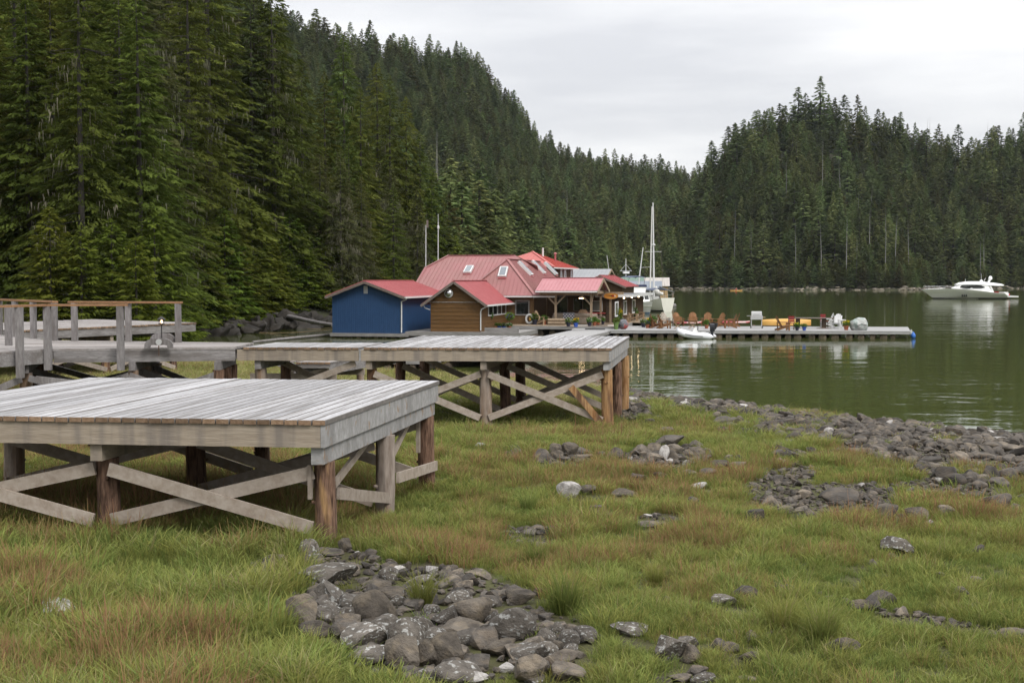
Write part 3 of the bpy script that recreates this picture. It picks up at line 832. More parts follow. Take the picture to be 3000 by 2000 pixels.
pmat('siding_brown', (0.095, 0.047, 0.014), (0.145, 0.075, 0.024), scale=5, stretch=(0.35, 1, 4), rough=0.7, bump=0.15, objrand=0.12)
pmat('wall_brown', (0.060, 0.036, 0.018), (0.105, 0.062, 0.030), scale=6, stretch=(5, 5, 0.3), rough=0.75, bump=0.2)
pmat('wall_ochre', (0.12, 0.068, 0.028), (0.17, 0.10, 0.045), scale=6, stretch=(5, 5, 0.3), rough=0.75, bump=0.2)
pmat('wall_blue', (0.016, 0.048, 0.118), (0.023, 0.062, 0.148), scale=3, stretch=(2, 2, 0.5), rough=0.55, spec=0.35)
pmat('trim_white', (0.55, 0.55, 0.54), (0.62, 0.62, 0.61), scale=4, rough=0.5)
pmat('trim_brown', (0.13, 0.10, 0.085), (0.18, 0.15, 0.13), scale=6, rough=0.7)
pmat('trim_dark', (0.05, 0.035, 0.022), (0.08, 0.055, 0.035), scale=6, rough=0.7)
pmat('post_timber', (0.21, 0.155, 0.10), (0.30, 0.235, 0.165), scale=6, stretch=(2, 2, 0.4), rough=0.75, objrand=0.1)
pmat('plywood', (0.36, 0.24, 0.11), (0.44, 0.31, 0.16), scale=3, rough=0.8)
pmat('steel', (0.42, 0.42, 0.42), (0.5, 0.5, 0.5), scale=4, rough=0.25, metal=1.0)
pmat('float_wood', (0.17, 0.16, 0.15), (0.27, 0.26, 0.25), scale=4, stretch=(0.5, 3, 3), rough=0.85, bump=0.2)
pmat('dock_wood', (0.26, 0.255, 0.25), (0.36, 0.355, 0.35), scale=4, stretch=(0.4, 4, 3), rough=0.85, bump=0.2)
pmat('float_log', (0.055, 0.042, 0.030), (0.14, 0.11, 0.08), scale=5, rough=0.9, bump=0.4, objrand=0.3)
pmat('black_rubber', (0.012, 0.012, 0.013), (0.02, 0.02, 0.021), scale=5, rough=0.6)
def glass(name, col, rough=0.05):
    m = pmat(name, col, col, rough=rough, spec=0.6); return m
glass('glass_dark', (0.012, 0.014, 0.014)); glass('glass_sky', (0.16, 0.18, 0.20), 0.12); glass('glass_curtain', (0.16, 0.16, 0.15), 0.1)
emat('bulb_warm', (1.0, 0.72, 0.42), 9.0)

class Bld:
    def __init__(s, name, base, label, cat, M=LM):
        s.b = Vector(base); s.M = M
        w = M @ s.b
        s.root = empty(name, w, M.to_euler().z, label, cat)
    def part(s, name, b, mat, parent=None, smooth=False, kind=None, label=None):
        b.v = [tuple(Vector(p) - s.b) for p in b.v]
        o = b.build(name, mat, parent or s.root, smooth)
        if kind: o["kind"] = kind
        if label: o["label"] = label
        return o
    def box(s, name, x0, x1, y0, y1, z0, z1, mat, parent=None, **k):
        b = MB(); b.box(x0, x1, y0, y1, z0, z1); return s.part(name, b, mat, parent, **k)
    def beam(s, name, p, q, w, h, mat, parent=None):
        b = MB(); b.beam(p, q, w, h); return s.part(name, b, mat, parent)
    def roof(s, poly, mat, rib=0.30, t=0.06, name='roof', h=0.025, ribs=True):
        """poly: eave start, eave end, then round to the ridge; ribs run up the slope"""
        P = [Vector(p) for p in poly]
        b = MB(); b.slab(P, t); ro = s.part(name, b, mat)
        if not ribs: return ro
        e = (P[1] - P[0]).normalized(); nn = (P[1] - P[0]).cross(P[-1] - P[0]).normalized()
        if nn.z < 0: nn = -nn
        f = nn.cross(e)
        if f.z < 0: f = -f
        q = [((p - P[0]).dot(e), (p - P[0]).dot(f)) for p in P]
        lo, hi = min(a for a, _ in q), max(a for a, _ in q)
        rb = MB(); x = lo + rib * 0.5
        while x < hi:
            ys = []
            for (xa, ya), (xb, yb) in zip(q, q[1:] + q[:1]):
                if (xa - x) * (xb - x) < 0: ys.append(ya + (yb - ya) * (x - xa) / (xb - xa))
            ys.sort()
            for a, c in zip(ys[::2], ys[1::2]):
                if c - a > 0.1: rb.beam(P[0] + e * x + f * (a + 0.01) + nn * h * 0.4, P[0] + e * x + f * (c - 0.01) + nn * h * 0.4, 0.035, h, nn)
            x += rib
        if rb.v: s.part('roof_rib', rb, mat, ro, kind='stuff')
        return ro
    def window(s, axis, c, a0, a1, z0, z1, panes=1, mat='glass_dark', fr='trim_white', out=-1, t=0.05):
        """axis 'v': in a wall at v=c looking along -v; axis 'u': in a wall at u=c. a0..a1: extent along the wall"""
        def bx(b, p0, p1, d0, d1, q0, q1):
            if axis == 'v': b.box(p0, p1, min(c + out * d0, c + out * d1), max(c + out * d0, c + out * d1), q0, q1)
            else: b.box(min(c + out * d0, c + out * d1), max(c + out * d0, c + out * d1), p0, p1, q0, q1)
        b = MB()
        bx(b, a0 - t, a1 + t, 0.002, 0.05, z0 - t, z0); bx(b, a0 - t, a1 + t, 0.002, 0.05, z1, z1 + t)
        bx(b, a0 - t, a0, 0.002, 0.048, z0, z1); bx(b, a1, a1 + t, 0.002, 0.048, z0, z1)
        w = (a1 - a0) / panes
        for i in range(1, panes): bx(b, a0 + i * w - t * 0.4, a0 + i * w + t * 0.4, 0.002, 0.046, z0, z1)
        wn_ = s.part('window', b, fr)
        for i in range(panes):
            b = MB(); bx(b, a0 + i * w + (t * 0.45 if i else 0), a0 + (i + 1) * w - (t * 0.45 if i < panes - 1 else 0), 0.004, 0.016, z0, z1); s.part('pane', b, mat, wn_)
        return wn_
    def pipe(s, name, pts, r, mat, parent=None, n=8):
        b = MB(); b.tube(pts, r, n); return s.part(name, b, mat, parent, True)

def gable_box(bd, u0, u1, v0, v1, z0, ze, zr, ov_s, ov_f, ov_b, wall, roofm, t=0.1, rib=0.30, fascia='trim_brown'):
    """a gabled house with its ridge along v"""
    um = (u0 + u1) / 2; sl = (zr - ze) / ((u1 - u0) / 2 + ov_s)
    zw = ze + sl * ov_s - 0.07
    b = MB()
    b.prism([(u0, v0, z0), (u1, v0, z0), (u1, v0, zw), (um, v0, zr - 0.09), (u0, v0, zw)], (0, t, 0)); bd.part('wall', b, wall)
    b = MB(); b.prism([(u0, v1 - t, z0), (u1, v1 - t, z0), (u1, v1 - t, zw), (um, v1 - t, zr - 0.09), (u0, v1 - t, zw)], (0, t, 0)); bd.part('wall', b, wall)
    bd.box('wall', u0, u0 + t, v0 + t + .002, v1 - t - .002, z0, zw - 0.01, wall); bd.box('wall', u1 - t, u1, v0 + t + .002, v1 - t - .002, z0, zw - 0.01, wall)
    bd.roof([(u0 - ov_s, v1 + ov_b, ze), (u0 - ov_s, v0 - ov_f, ze), (um, v0 - ov_f, zr), (um, v1 + ov_b, zr)], roofm, rib)
    bd.roof([(u1 + ov_s, v0 - ov_f, ze), (u1 + ov_s, v1 + ov_b, ze), (um + 0.003, v1 + ov_b, zr), (um + 0.003, v0 - ov_f, zr)], roofm, rib)
    b = MB(); b.beam((um, v0 - ov_f, zr + 0.02), (um, v1 + ov_b, zr + 0.02), 0.22, 0.035); bd.part('ridge_cap', b, roofm)
    for sg, ue in ((-1, u0 - ov_s), (1, u1 + ov_s)):
        b = MB(); b.beam((ue, v0 - ov_f - 0.02, ze - 0.12), (um + sg * 0.02, v0 - ov_f - 0.02, zr - 0.12), 0.035, 0.17, (0, 1, 0) if False else (0, 0, 1)); bd.part('bargeboard', b, fascia)
    return zw

# ---- blue boathouse
VB = -8.0
uL, _ = Lv(974, 975, VB); uR, zf = Lv(1175, 976, VB); _, zr = Lv(1066, 822, VB - 0.4); uE, ze = Lv(1185, 868, VB - 0.4)
bh = Bld('blue_boathouse', ((uL + uR) / 2, VB, 0), 'blue boathouse with a red metal roof floating beside the brown shed', 'boathouse')
ovs = uE - uR
gable_box(bh, uL, uR, VB, VB + 10, zf - 0.02, ze, zr, ovs, 0.4, 0.3, 'wall_blue', 'roof_red')
b = MB()
x = uL + 0.10
while x < uR - 0.03:      # battens of the vertical cladding
    zt_ = ze + (zr - ze) * (1 - abs(x - (uL + uR) / 2) / ((uR - uL) / 2 + ovs)) - 0.12
    b.box(x - 0.014, x + 0.014, VB - 0.010, VB - 0.001, zf, zt_); x += 0.135
y = VB + 0.2
while y < VB + 9.9: b.box(uR + 0.001, uR + 0.010, y - 0.014, y + 0.014, zf, ze - 0.02); y += 0.135
bh.part('batten', b, 'wall_blue', kind='stuff')
u0, z1_ = Lv(1066, 837, VB); u1, z0_ = Lv(1077, 860, VB)
vent = bh.box('gable_vent', u0, u1, VB - 0.04, VB - 0.012, z0_, z1_, 'trim_white')
b = MB()
for k in range(7): b.cbox(((u0 + u1) / 2, VB - 0.05, z0_ + (k + 0.5) * (z1_ - z0_) / 7), (u1 - u0 - 0.05, 0.03, 0.03), 0, R(35))
bh.part('slat', b, 'fascia_grey', vent, kind='stuff')
gut = bh.box('gutter', uR + ovs - 0.02, uR + ovs + 0.10, VB - 0.38, VB + 10.2, ze - 0.14, ze - 0.03, 'trim_white')
bh.pipe('downpipe', [(uR + ovs + 0.04, VB - 0.15, ze - 0.12), (uR + ovs + 0.02, VB - 0.12, ze - 0.22), (uR + 0.06, VB - 0.06, ze - 0.36), (uR + 0.05, VB - 0.06, zf + 0.05)], 0.045, 'trim_white')
bh.box('float', uL - 0.1, uR + 0.5, VB - 0.25, VB + 10.3, 0.10, zf - 0.02, 'float_wood')
for k in range(9):
    xx_ = uL + 0.1 + k * (uR - uL) / 8
    b = MB(); b.tube([(xx_, VB - 0.15, -0.05), (xx_, VB + 10, -0.05)], 0.17, 10); bh.part('float_log', b, 'float_log')

# ---- brown shed
VS = -7.2
sL, _ = Lv(1262, 972, VS); sR, sz = Lv(1407, 972, VS); _, szr = Lv(1327, 822, VS - 0.3); a_, sze = Lv(1425, 892, VS - 0.3); a0_, _ = Lv(1232, 890, VS - 0.3)
sh = Bld('brown_shed', ((sL + sR) / 2, VS, 0), 'brown horizontal plank shed with a round steel vent and a bright red roof', 'shed')
sov = (a_ - sR + sL - a0_) / 2
zw = gable_box(sh, sL, sR, VS, VS + 9.6, sz, sze, szr, sov, 0.45, 0.2, 'trim_dark', 'roof_red', rib=0.27)
um = (sL + sR) / 2
k = 0; zc_ = sz + 0.0; bhgt = 0.265
while zc_ < szr - 0.35:       # plank siding, each course a board of its own
    hw = (sR - sL) / 2
    if zc_ + bhgt > zw: hw = min(hw, (szr - 0.12 - zc_ - bhgt * 0.75) / (szr - sze) * ((sR - sL) / 2 + sov))
    if hw < 0.15: break
    b = MB(); z_a, z_b = zc_ + 0.004, zc_ + bhgt - 0.004
    b.add([(um - hw, VS - 0.035, z_a), (um + hw, VS - 0.035, z_a), (um + hw, VS - 0.012, z_b), (um - hw, VS - 0.012, z_b), (um - hw, VS - 0.002, z_a), (um + hw, VS - 0.002, z_a), (um + hw, VS - 0.002, z_b), (um - hw, VS - 0.002, z_b)],
          [(0, 1, 2, 3), (4, 7, 6, 5), (0, 4, 5, 1), (3, 2, 6, 7), (1, 5, 6, 2), (0, 3, 7, 4)])
    sh.part('siding_board', b, 'siding_brown')
    if zc_ + bhgt < zw:
        b = MB(); b.add([(sR + 0.035, VS, z_a), (sR + 0.035, VS + 9.6, z_a), (sR + 0.012, VS + 9.6, z_b), (sR + 0.012, VS, z_b), (sR + 0.002, VS, z_a), (sR + 0.002, VS + 9.6, z_a), (sR + 0.002, VS + 9.6, z_b), (sR + 0.002, VS, z_b)],
          [(0, 1, 2, 3), (4, 7, 6, 5), (0, 4, 5, 1), (3, 2, 6, 7), (1, 5, 6, 2), (0, 3, 7, 4)])
        sh.part('siding_board', b, 'siding_brown')
    zc_ += bhgt
_, zt_ = Lv(1330, 885, VS); sh.box('trim_strip', sL - 0.15, sR + 0.12, VS - 0.06, VS - 0.037, zt_ - 0.02, zt_ + 0.02, 'fascia_grey')
cu, cz = Lv(1316, 859, VS)
b = MB(); b.tube([(cu, VS - 0.03, cz), (cu, VS - 0.16, cz)], 0.29, 24); ve = sh.part('round_vent', b, 'trim_white', smooth=True)
b = MB(); b.tube([(cu, VS - 0.15, cz), (cu, VS - 0.26, cz), (cu, VS - 0.33, cz), (cu, VS - 0.36, cz)], [0.235, 0.22, 0.13, 0.02], 24); sh.part('fan_cowl', b, 'steel', ve, True)
va, z1_ = Lu(1429, 893, sR); vb, z0_ = Lu(1479, 917, sR)
sh.window('u', sR + 0.035, va, vb, z0_, z1_ - 0.0, 4, 'glass_dark', out=1, t=0.08)
sh.box('gutter', sR + sov - 0.02, sR + sov + 0.09, VS - 0.4, VS + 9.7, sze - 0.13, sze - 0.03, 'trim_white')
sh.pipe('downpipe', [(sR + sov + 0.03, VS - 0.2, sze - 0.1), (sR + 0.12, VS - 0.1, sze - 0.32), (sR + 0.05, VS - 0.08, sze - 0.5), (sR + 0.05, VS - 0.08, sz + 0.1)], 0.04, 'trim_white')
sh.pipe('downpipe', [(sL - sov + 0.1, VS - 0.1, sze - 0.08), (sL - 0.4, VS, sze - 0.25), (sL - 0.05, VS + 0.02, sze - 0.38)], 0.035, 'trim_white')
sh.box('float', sL - 1.6, sR + 2.9, VS - 0.7, VS + 9.6, 0.16, sz - 0.004, 'float_wood')
for k in range(10):
    xx_ = sL - 1.4 + k * 0.85
    b = MB(); b.tube([(xx_, VS - 0.6, 0.0), (xx_, VS + 9.5, 0.0)], 0.18, 10); sh.part('float_log', b, 'float_log')
b = MB(); b.box(sR + 0.35, sR + 2.7, VS - 0.2, VS - 0.12, sz, sz + 0.30); sh.part('planter_board', b, 'float_wood')

# ---- main lodge
ZD = 0.70
lg = Bld('floating_lodge', (0, 3, 0), 'brown timber lodge with a faded red metal roof and skylights floating on a deck', 'lodge')
VR = 8.0
uA, zR = Lv(1315, 748, VR); uB, _ = Lv(1508, 748, VR)
SLP = 0.50
# front slope through ridge; clipped gable corner through (1247,784)
v_ = 6.0
for _ in range(8):
    uC, zC = Lv(1247, 784, v_); v_ = VR - (zR - zC) / SLP
uC, zC = Lv(1247, 784, v_)
VE = VR - (zR - 2.85) / SLP; ZE = 2.85
uD = -0.6
lg.roof([(uC, VE, ZE), (uD, VE, ZE), (uB + 1.5, VR - 1.6, zR - 0.8), (uB, VR, zR), (uA, VR, zR), (uC, v_, zC)], 'roof_faded', 0.32)
lg.roof([(uD, 2 * VR - VE, ZE), (uC, 2 * VR - VE, ZE), (uC, 2 * VR - v_, zC), (uA, VR, zR), (uB, VR, zR), (uB + 1.5, VR + 1.6, zR - 0.8)], 'roof_faded', 0.32)
lg.roof([(uC, 2 * VR - v_, zC), (uC, v_, zC), (uA, VR, zR)], 'roof_faded', 0.32)
lg.beam('ridge_cap', (uA, VR, zR + 0.02), (uB, VR, zR + 0.02), 0.25, 0.04, 'roof_faded')
lg.beam('ridge_cap', (uA, VR, zR + 0.03), (uC, v_, zC + 0.03), 0.22, 0.04, 'roof_faded')
lg.beam('ridge_cap', (uC, v_, zC + 0.02), (uC, VE, ZE + 0.02), 0.16, 0.05, 'roof_faded')
lg.box('wall', uC + 0.35, -3.2, VE + 0.35, VE + 0.5, ZD, 2.95, 'wall_brown')
lg.box('wall', uC + 0.35, uC + 0.5, VE + 0.52, 2 * VR - VE - 0.4, ZD, 3.0, 'wall_brown')
# cross wing with a hipped front
VW = 0.0; ZWE = 2.80
uPk, zPk = Lv(1486, 759, 2.9)
uRr, _ = Lv(1567, 863, VW); HWW = uRr - uPk; uLw = uPk - HWW
VPk = 2.9
vEnd, _ = Lu(1582, 757, uPk); vEnd = min(max(vEnd, 10), 16)
lg.roof([(uLw, VW, ZWE), (uRr, VW, ZWE), (uPk, VPk, zPk)], 'roof_faded', 0.32)
lg.roof([(uRr, VW, ZWE), (uRr, vEnd, ZWE), (uPk, vEnd, zPk), (uPk, VPk, zPk)], 'roof_faded', 0.30)
lg.roof([(uLw, vEnd, ZWE), (uLw, VW, ZWE), (uPk, VPk, zPk), (uPk, vEnd, zPk)], 'roof_faded', 0.32)
lg.beam('ridge_cap', (uPk, VPk, zPk + 0.02), (uPk, vEnd, zPk + 0.02), 0.25, 0.04, 'roof_faded')
lg.beam('ridge_cap', (uRr, VW, ZWE + 0.03), (uPk, VPk, zPk + 0.02), 0.24, 0.04, 'roof_faded')
lg.beam('ridge_cap', (uLw, VW, ZWE + 0.03), (uPk, VPk, zPk + 0.02), 0.24, 0.04, 'roof_faded')
lg.box('gutter', uLw, uRr + 1.5, VW - 0.10, VW - 0.005, ZWE - 0.13, ZWE - 0.03, 'trim_white')
wu0, _ = Lv(1450, 920, 0.55)
lg.box('wall', uLw + 0.4, uRr - 0.2, 0.55, 0.7, ZD, ZWE - 0.05, 'wall_ochre')
b = MB(); x = uLw + 0.5
while x < uRr - 0.25: b.box(x - 0.02, x + 0.02, 0.53, 0.549, ZD, ZWE - 0.08); x += 0.26
lg.part('batten', b, 'wall_ochre', kind='stuff')
u0, z1_ = Lv(1513, 882, 0.55); u1, z0_ = Lv(1548, 920, 0.55)
lg.window('v', 0.53, u0, u1, z0_, z1_, 1, 'glass_dark', 'float_wood', t=0.09)
lg.box('wall', uRr - 0.35, uRr - 0.2, 0.72, 5.3, ZD, ZWE, 'wall_brown')
# skylights
def skylight(P0, ex, ey, nn, label=None):
    b = MB(); ex, ey, nn = Vector(ex), Vector(ey), Vector(nn); P0 = Vector(P0)
    b.prism([P0 - nn * 0.02, P0 + ex - nn * 0.02, P0 + ex + ey - nn * 0.02, P0 + ey - nn * 0.02], nn * 0.20); fr = lg.part('skylight', b, 'trim_white')
    b = MB(); i = 0.09
    a = P0 + ex.normalized() * i + ey.normalized() * i + nn * 0.183
    e2, f2 = ex - ex.normalized() * 2 * i, ey - ey.normalized() * 2 * i
    b.prism([a, a + e2, a + e2 + f2, a + f2], nn * 0.015); lg.part('pane', b, 'glass_sky', fr)
    b = MB(); q = P0 - ey.normalized() * 0.02
    b.prism([q, q + ex, q + ex - ey.normalized() * 0.12 + nn * 0.02, q - ey.normalized() * 0.12 + nn * 0.02], nn * 0.05); lg.part('flashing', b, 'roof_red', fr)
up1 = Vector((0, 1, SLP)).normalized(); n1 = Vector((0, -SLP, 1)).normalized()
vv = 4.5
for _ in range(8):
    uS, zS = Lv(1357, 802, vv); vv = VR - (zR - zS) / SLP
skylight((uS, vv, zS), Vector((0.60, 0, 0)), up1 * 1.15, n1)
sw = (zPk - ZWE) / (VPk - VW); up2 = Vector((0, 1, sw)).normalized(); n2 = Vector((0, -sw, 1)).normalized()
vv = 1.2
for _ in range(12):
    uS, zS = Lv(1459, 813, vv); vv = 0.5 * vv + 0.5 * (VW + (zS - ZWE) / sw)
skylight((uS, vv, zS), Vector((0.62, 0, 0)), up2 * 1.05, n2)
s3 = (zPk - ZWE) / HWW; up3 = Vector((-1, 0, s3)).normalized(); n3 = Vector((s3, 0, 1)).normalized()
for px_, py_ in ((1556, 808), (1594, 803), (1629, 806)):
    uu = uPk + 1.4
    for _ in range(12):
        vS, zS = Lu(px_, py_, uu); uu = 0.5 * uu + 0.5 * (uRr - (zS - ZWE) / s3)
    skylight((uu, vS - 0.35, zS), Vector((0, 0.75, 0)), up3 * 1.45, n3)
# porch
VPF, VPR, VPB = -0.6, 2.2, 5.2
uP0, zPe = Lv(1568, 851, VPF); uP1, _ = Lv(1750, 853, VPF); _, zPr = Lv(1700, 814, VPR)
lg.roof([(uP0, VPF, zPe), (uP1, VPF, zPe), (uP1, VPR, zPr), (uP0, VPR, zPr)], 'roof_pink', 0.27, t=0.09)
lg.roof([(uP1, VPB, zPe), (uP0, VPB, zPe), (uP0, VPR, zPr), (uP1, VPR, zPr)], 'roof_pink', 0.27, t=0.09)
lg.beam('ridge_cap', (uP0, VPR, zPr + 0.02), (uP1 + 0.02, VPR, zPr + 0.02), 0.24, 0.04, 'roof_pink')
lg.box('gutter', uP0, uP1, VPF - 0.09, VPF - 0.004, zPe - 0.13, zPe - 0.03, 'trim_white')
for va_, vb_ in ((VPF, VPR), (VPB, VPR)):
    lg.beam('bargeboard', (uP1 + 0.02, va_, zPe - 0.13), (uP1 + 0.02, vb_, zPr - 0.13), 0.05, 0.22, 'post_timber')
    lg.beam('rafter', (uP1 - 0.35, va_ + (0.2 if va_ < vb_ else -0.2), zPe - 0.12), (uP1 - 0.35, vb_, zPr - 0.22), 0.10, 0.16, 'post_timber')
lg.beam('tie_beam', (uP1 - 0.35, VPF + 0.4, zPe - 0.15), (uP1 - 0.35, VPB - 0.4, zPe - 0.15), 0.12, 0.2, 'post_timber')
lg.beam('king_post', (uP1 - 0.35, VPR, zPe - 0.05), (uP1 - 0.35, VPR, zPr - 0.2), 0.12, 0.12, 'post_timber')
lg.beam('plate_beam', (uP0 + 0.2, 0, zPe - 0.24), (uP1 - 0.1, 0, zPe - 0.24), 0.14, 0.2, 'post_timber')
lg.beam('plate_beam', (uP0 + 0.2, 4.3, zPe - 0.24), (uP1 + 1.2, 4.3, zPe - 0.24), 0.14, 0.2, 'post_timber')
for px_, v0_ in ((1628, 0.0), (1732, 0.0), (1760, 4.3), (1788, 4.3)):
    uq, _ = Lv(px_, 940, v0_)
    lg.box('porch_post', uq - 0.075, uq + 0.075, v0_ - 0.075, v0_ + 0.075, ZD, zPe - 0.345, 'post_timber')
    if v0_ == 0:
        for sg in (-1, 1):
            if px_ == 1732 and sg == 1: lg.beam('knee_brace', (uq, 0.05, zPe - 0.95), (uq, 0.75, zPe - 0.35), 0.09, 0.09, 'post_timber'); continue
            lg.beam('knee_brace', (uq + sg * 0.05, 0, zPe - 1.0), (uq + sg * 0.68, 0, zPe - 0.35), 0.09, 0.10, 'post_timber')
# inner walls of the porch
lg.box('wall', uRr - 0.18, uP1 + 0.9, 5.4, 5.55, ZD, zPe - 0.36, 'wall_brown')
b = MB(); x = uRr
while x < uP1 + 0.8: b.box(x - 0.02, x + 0.02, 5.38, 5.399, ZD, zPe - 0.4); x += 0.28
lg.part('batten', b, 'wall_brown', kind='stuff')
lg.window('v', 5.375, uRr + 0.5, uRr + 1.4, ZD + 0.1, 2.6, 1, 'glass_dark', 'trim_brown'); lg.window('v', 5.375, uRr + 1.9, uRr + 3.3, ZD + 0.9, 2.5, 2, 'glass_dark', 'trim_brown')
lg.window('v', 5.375, uP1 - 1.4, uP1 - 0.6, ZD + 0.9, 2.3, 1, 'glass_curtain', 'trim_white'); lg.box('door', uP1 - 0.3, uP1 + 0.6, 5.33, 5.374, ZD, 2.7, 'trim_dark')
# long side wing to the back with a flat roof
uW = uP1 + 0.95; VW2 = 18.5
lg.box('wall', uW - 0.15, uW, 5.6, VW2, ZD, 2.62, 'wall_brown')
b = MB(); y = 5.8
while y < VW2: b.box(uW + 0.001, uW + 0.018, y - 0.02, y + 0.02, ZD, 2.55); y += 0.3
lg.part('batten', b, 'wall_brown', kind='stuff')
lg.box('flat_roof', uW - 5.0, uW + 0.75, 5.0, VW2 + 0.4, 2.66, 2.80, 'roof_felt')
lg.box('fascia', uW + 0.752, uW + 0.79, 4.98, VW2 + 0.4, 2.62, 2.82, 'trim_white'); lg.box('fascia', uW - 2.0, uW + 0.75, 4.95, 4.99, 2.62, 2.82, 'trim_white')
for px_ in (1805, 1830, 1855):
    va, _ = Lu(px_ - 4, 890, uW); vb, _ = Lu(px_ + 4, 890, uW)
    lg.window('u', uW + 0.02, va, vb, 1.35, 2.25, 1, 'glass_curtain', out=1, t=0.1)
for px_ in (1828, 1851, 1871):
    v1_, z1_ = Lu(px_, 870, uW + 0.35)
    b = MB(); b.lathe((uW + 0.35, v1_, 2.52), [(0.02, 0), (0.06, 0.02), (0.06, 0.06), (0.03, 0.13)], 10); lg.part('soffit_lamp', b, 'bulb_warm', smooth=True)
# deck
uK0, _ = Lz(1500, 953, ZD); uK1, vK1 = Lz(1793, 960, ZD)
dk = Bld('lodge_deck', (3.0, 0, 0), 'weathered plank deck carrying the lodge porch above dark float logs', 'deck')
b = MB(); y = -2.25
while y < 18.5:
    b.box(-2.2 if y < 0.5 else -0.3, 8.0 if y < 6 else 9.6, y, y + 0.135, ZD - 0.045, ZD); y += 0.142
    if y > 6 and False: break
dk.part('planking', b, 'post_timber', kind='stuff')
dk.box('fascia', -2.2, 8.0, -2.30, -2.255, ZD - 0.24, ZD - 0.005, 'float_wood')
dk.box('fascia', 8.005, 8.05, -2.25, 5.8, ZD - 0.24, ZD - 0.005, 'float_wood'); dk.box('fascia', 9.605, 9.65, 6.0, 18.6, ZD - 0.24, ZD - 0.005, 'float_wood')
for k in range(12):
    xx_ = -1.9 + k * 0.88
    b = MB(); b.tube([(xx_, -2.0, 0.12), (xx_, 20, 0.12)], 0.26, 10); dk.part('float_log', b, 'float_log')

# ---- other houses behind
def simple(name, label, base, cat='house'):
    return Bld(name, base, label, cat)
# house with the bright hipped roof
rh = simple('hip_roof_house', 'brown house with a bright orange red hipped roof behind the lodge', (-3.0, 25, 0))
u1h, z1h = Lv(1623, 782, 20); v2h, _ = Lu(1695, 784, u1h); v2h = min(max(v2h, 28), 36)
uh0 = u1h - 6.4; ap = ((uh0 + u1h) / 2 - 0.1, (20 + v2h) / 2, Lv(1562, 737, (20 + v2h) / 2)[1])
rh.roof([(uh0, 20, z1h), (u1h, 20, z1h), ap], 'roof_orange', 0.35); rh.roof([(u1h, 20, z1h), (u1h, v2h, z1h), ap], 'roof_orange', 0.35)
rh.roof([(uh0, v2h, z1h), (uh0, 20, z1h), ap], 'roof_orange', 0.35); rh.roof([(u1h, v2h, z1h), (uh0, v2h, z1h), ap], 'roof_orange', 0.35)
rh.beam('ridge_cap', (u1h, 20, z1h + 0.04), (ap[0], ap[1], ap[2] + 0.03), 0.24, 0.04, 'roof_orange')
rh.box('gutter', u1h - 0.01, u1h + 0.09, 19.9, v2h, z1h - 0.14, z1h - 0.03, 'trim_white')
rh.box('wall', u1h - 0.75, u1h - 0.6, 20.6, v2h - 0.6, 0.5, z1h + 0.1, 'wall_brown'); rh.box('wall', uh0 + 0.6, u1h - 0.76, 20.6, 20.75, 0.5, z1h + 0.1, 'wall_brown')
for px_ in (1644, 1655, 1674):
    va, zt_ = Lu(px_ - 3, 792, u1h - 0.6); vb, zb_ = Lu(px_ + 3, 812, u1h - 0.6)
    rh.window('u', u1h - 0.6, va, vb, zb_, zt_, 1, 'glass_curtain', out=1, t=0.12)
vx, zx = Lu(1592, 748, ap[0] + 1.0); rh.pipe('flue', [(ap[0] + 1.0, ap[1], ap[2] - 0.5), (ap[0] + 1.0, ap[1], ap[2] + 0.35)], 0.09, 'trim_white')
b = MB(); b.lathe((ap[0] + 1.9, ap[1] + 1.5, ap[2] - 1.0), [(0.09, 0), (0.09, 0.8), (0.2, 0.82), (0.02, 0.95)], 10); rh.part('chimney', b, 'roof_red', smooth=True)
# grey roof house
vg = 34.0
g0, zg0 = Lv(1655, 813, vg); g1, _ = Lv(1798, 813, vg); _, zg1 = Lv(1700, 788, vg + 3.2)
gh_ = simple('grey_roof_house', 'timber house with a plain grey metal roof behind the hipped roof house', ((g0 + g1) / 2, vg + 3, 0))
g1r, _ = Lv(1792, 788, vg + 3.2)
gh_.roof([(g0, vg, zg0), (g1r - 0.05, vg, zg0), (g1r - 0.05, vg + 3.2, zg1), (g0, vg + 3.2, zg1)], 'roof_grey', 0.4); gh_.roof([(g1r - 0.05, vg + 6.4, zg0), (g0, vg + 6.4, zg0), (g0, vg + 3.2, zg1), (g1r - 0.05, vg + 3.2, zg1)], 'roof_grey', 0.4)
gh_.box('wall', g0 + 0.4, g1r - 0.5, vg + 0.5, vg + 0.65, 0.4, zg0 + 0.1, 'wall_ochre'); b = MB(); b.prism([(g1r - 0.5, vg + 0.66, 0.4), (g1r - 0.5, vg + 5.8, 0.4), (g1r - 0.5, vg + 5.8, zg0), (g1r - 0.5, vg + 3.2, zg1 - 0.15), (g1r - 0.5, vg + 0.66, zg0)], (0.1, 0, 0)); gh_.part('wall', b, 'wall_ochre')
gh_.beam('bargeboard', (g1r, vg, zg0 - 0.1), (g1r, vg + 3.2, zg1 - 0.1), 0.05, 0.2, 'post_timber'); gh_.beam('bargeboard', (g1r, vg + 6.4, zg0 - 0.1), (g1r, vg + 3.2, zg1 - 0.1), 0.05, 0.2, 'post_timber')
gh_.pipe('whip_aerial', [(g1r - 0.3, vg + 3.2, zg1), (g1r - 0.5, vg + 3.2, zg1 + 1.4)], 0.025, 'trim_white')
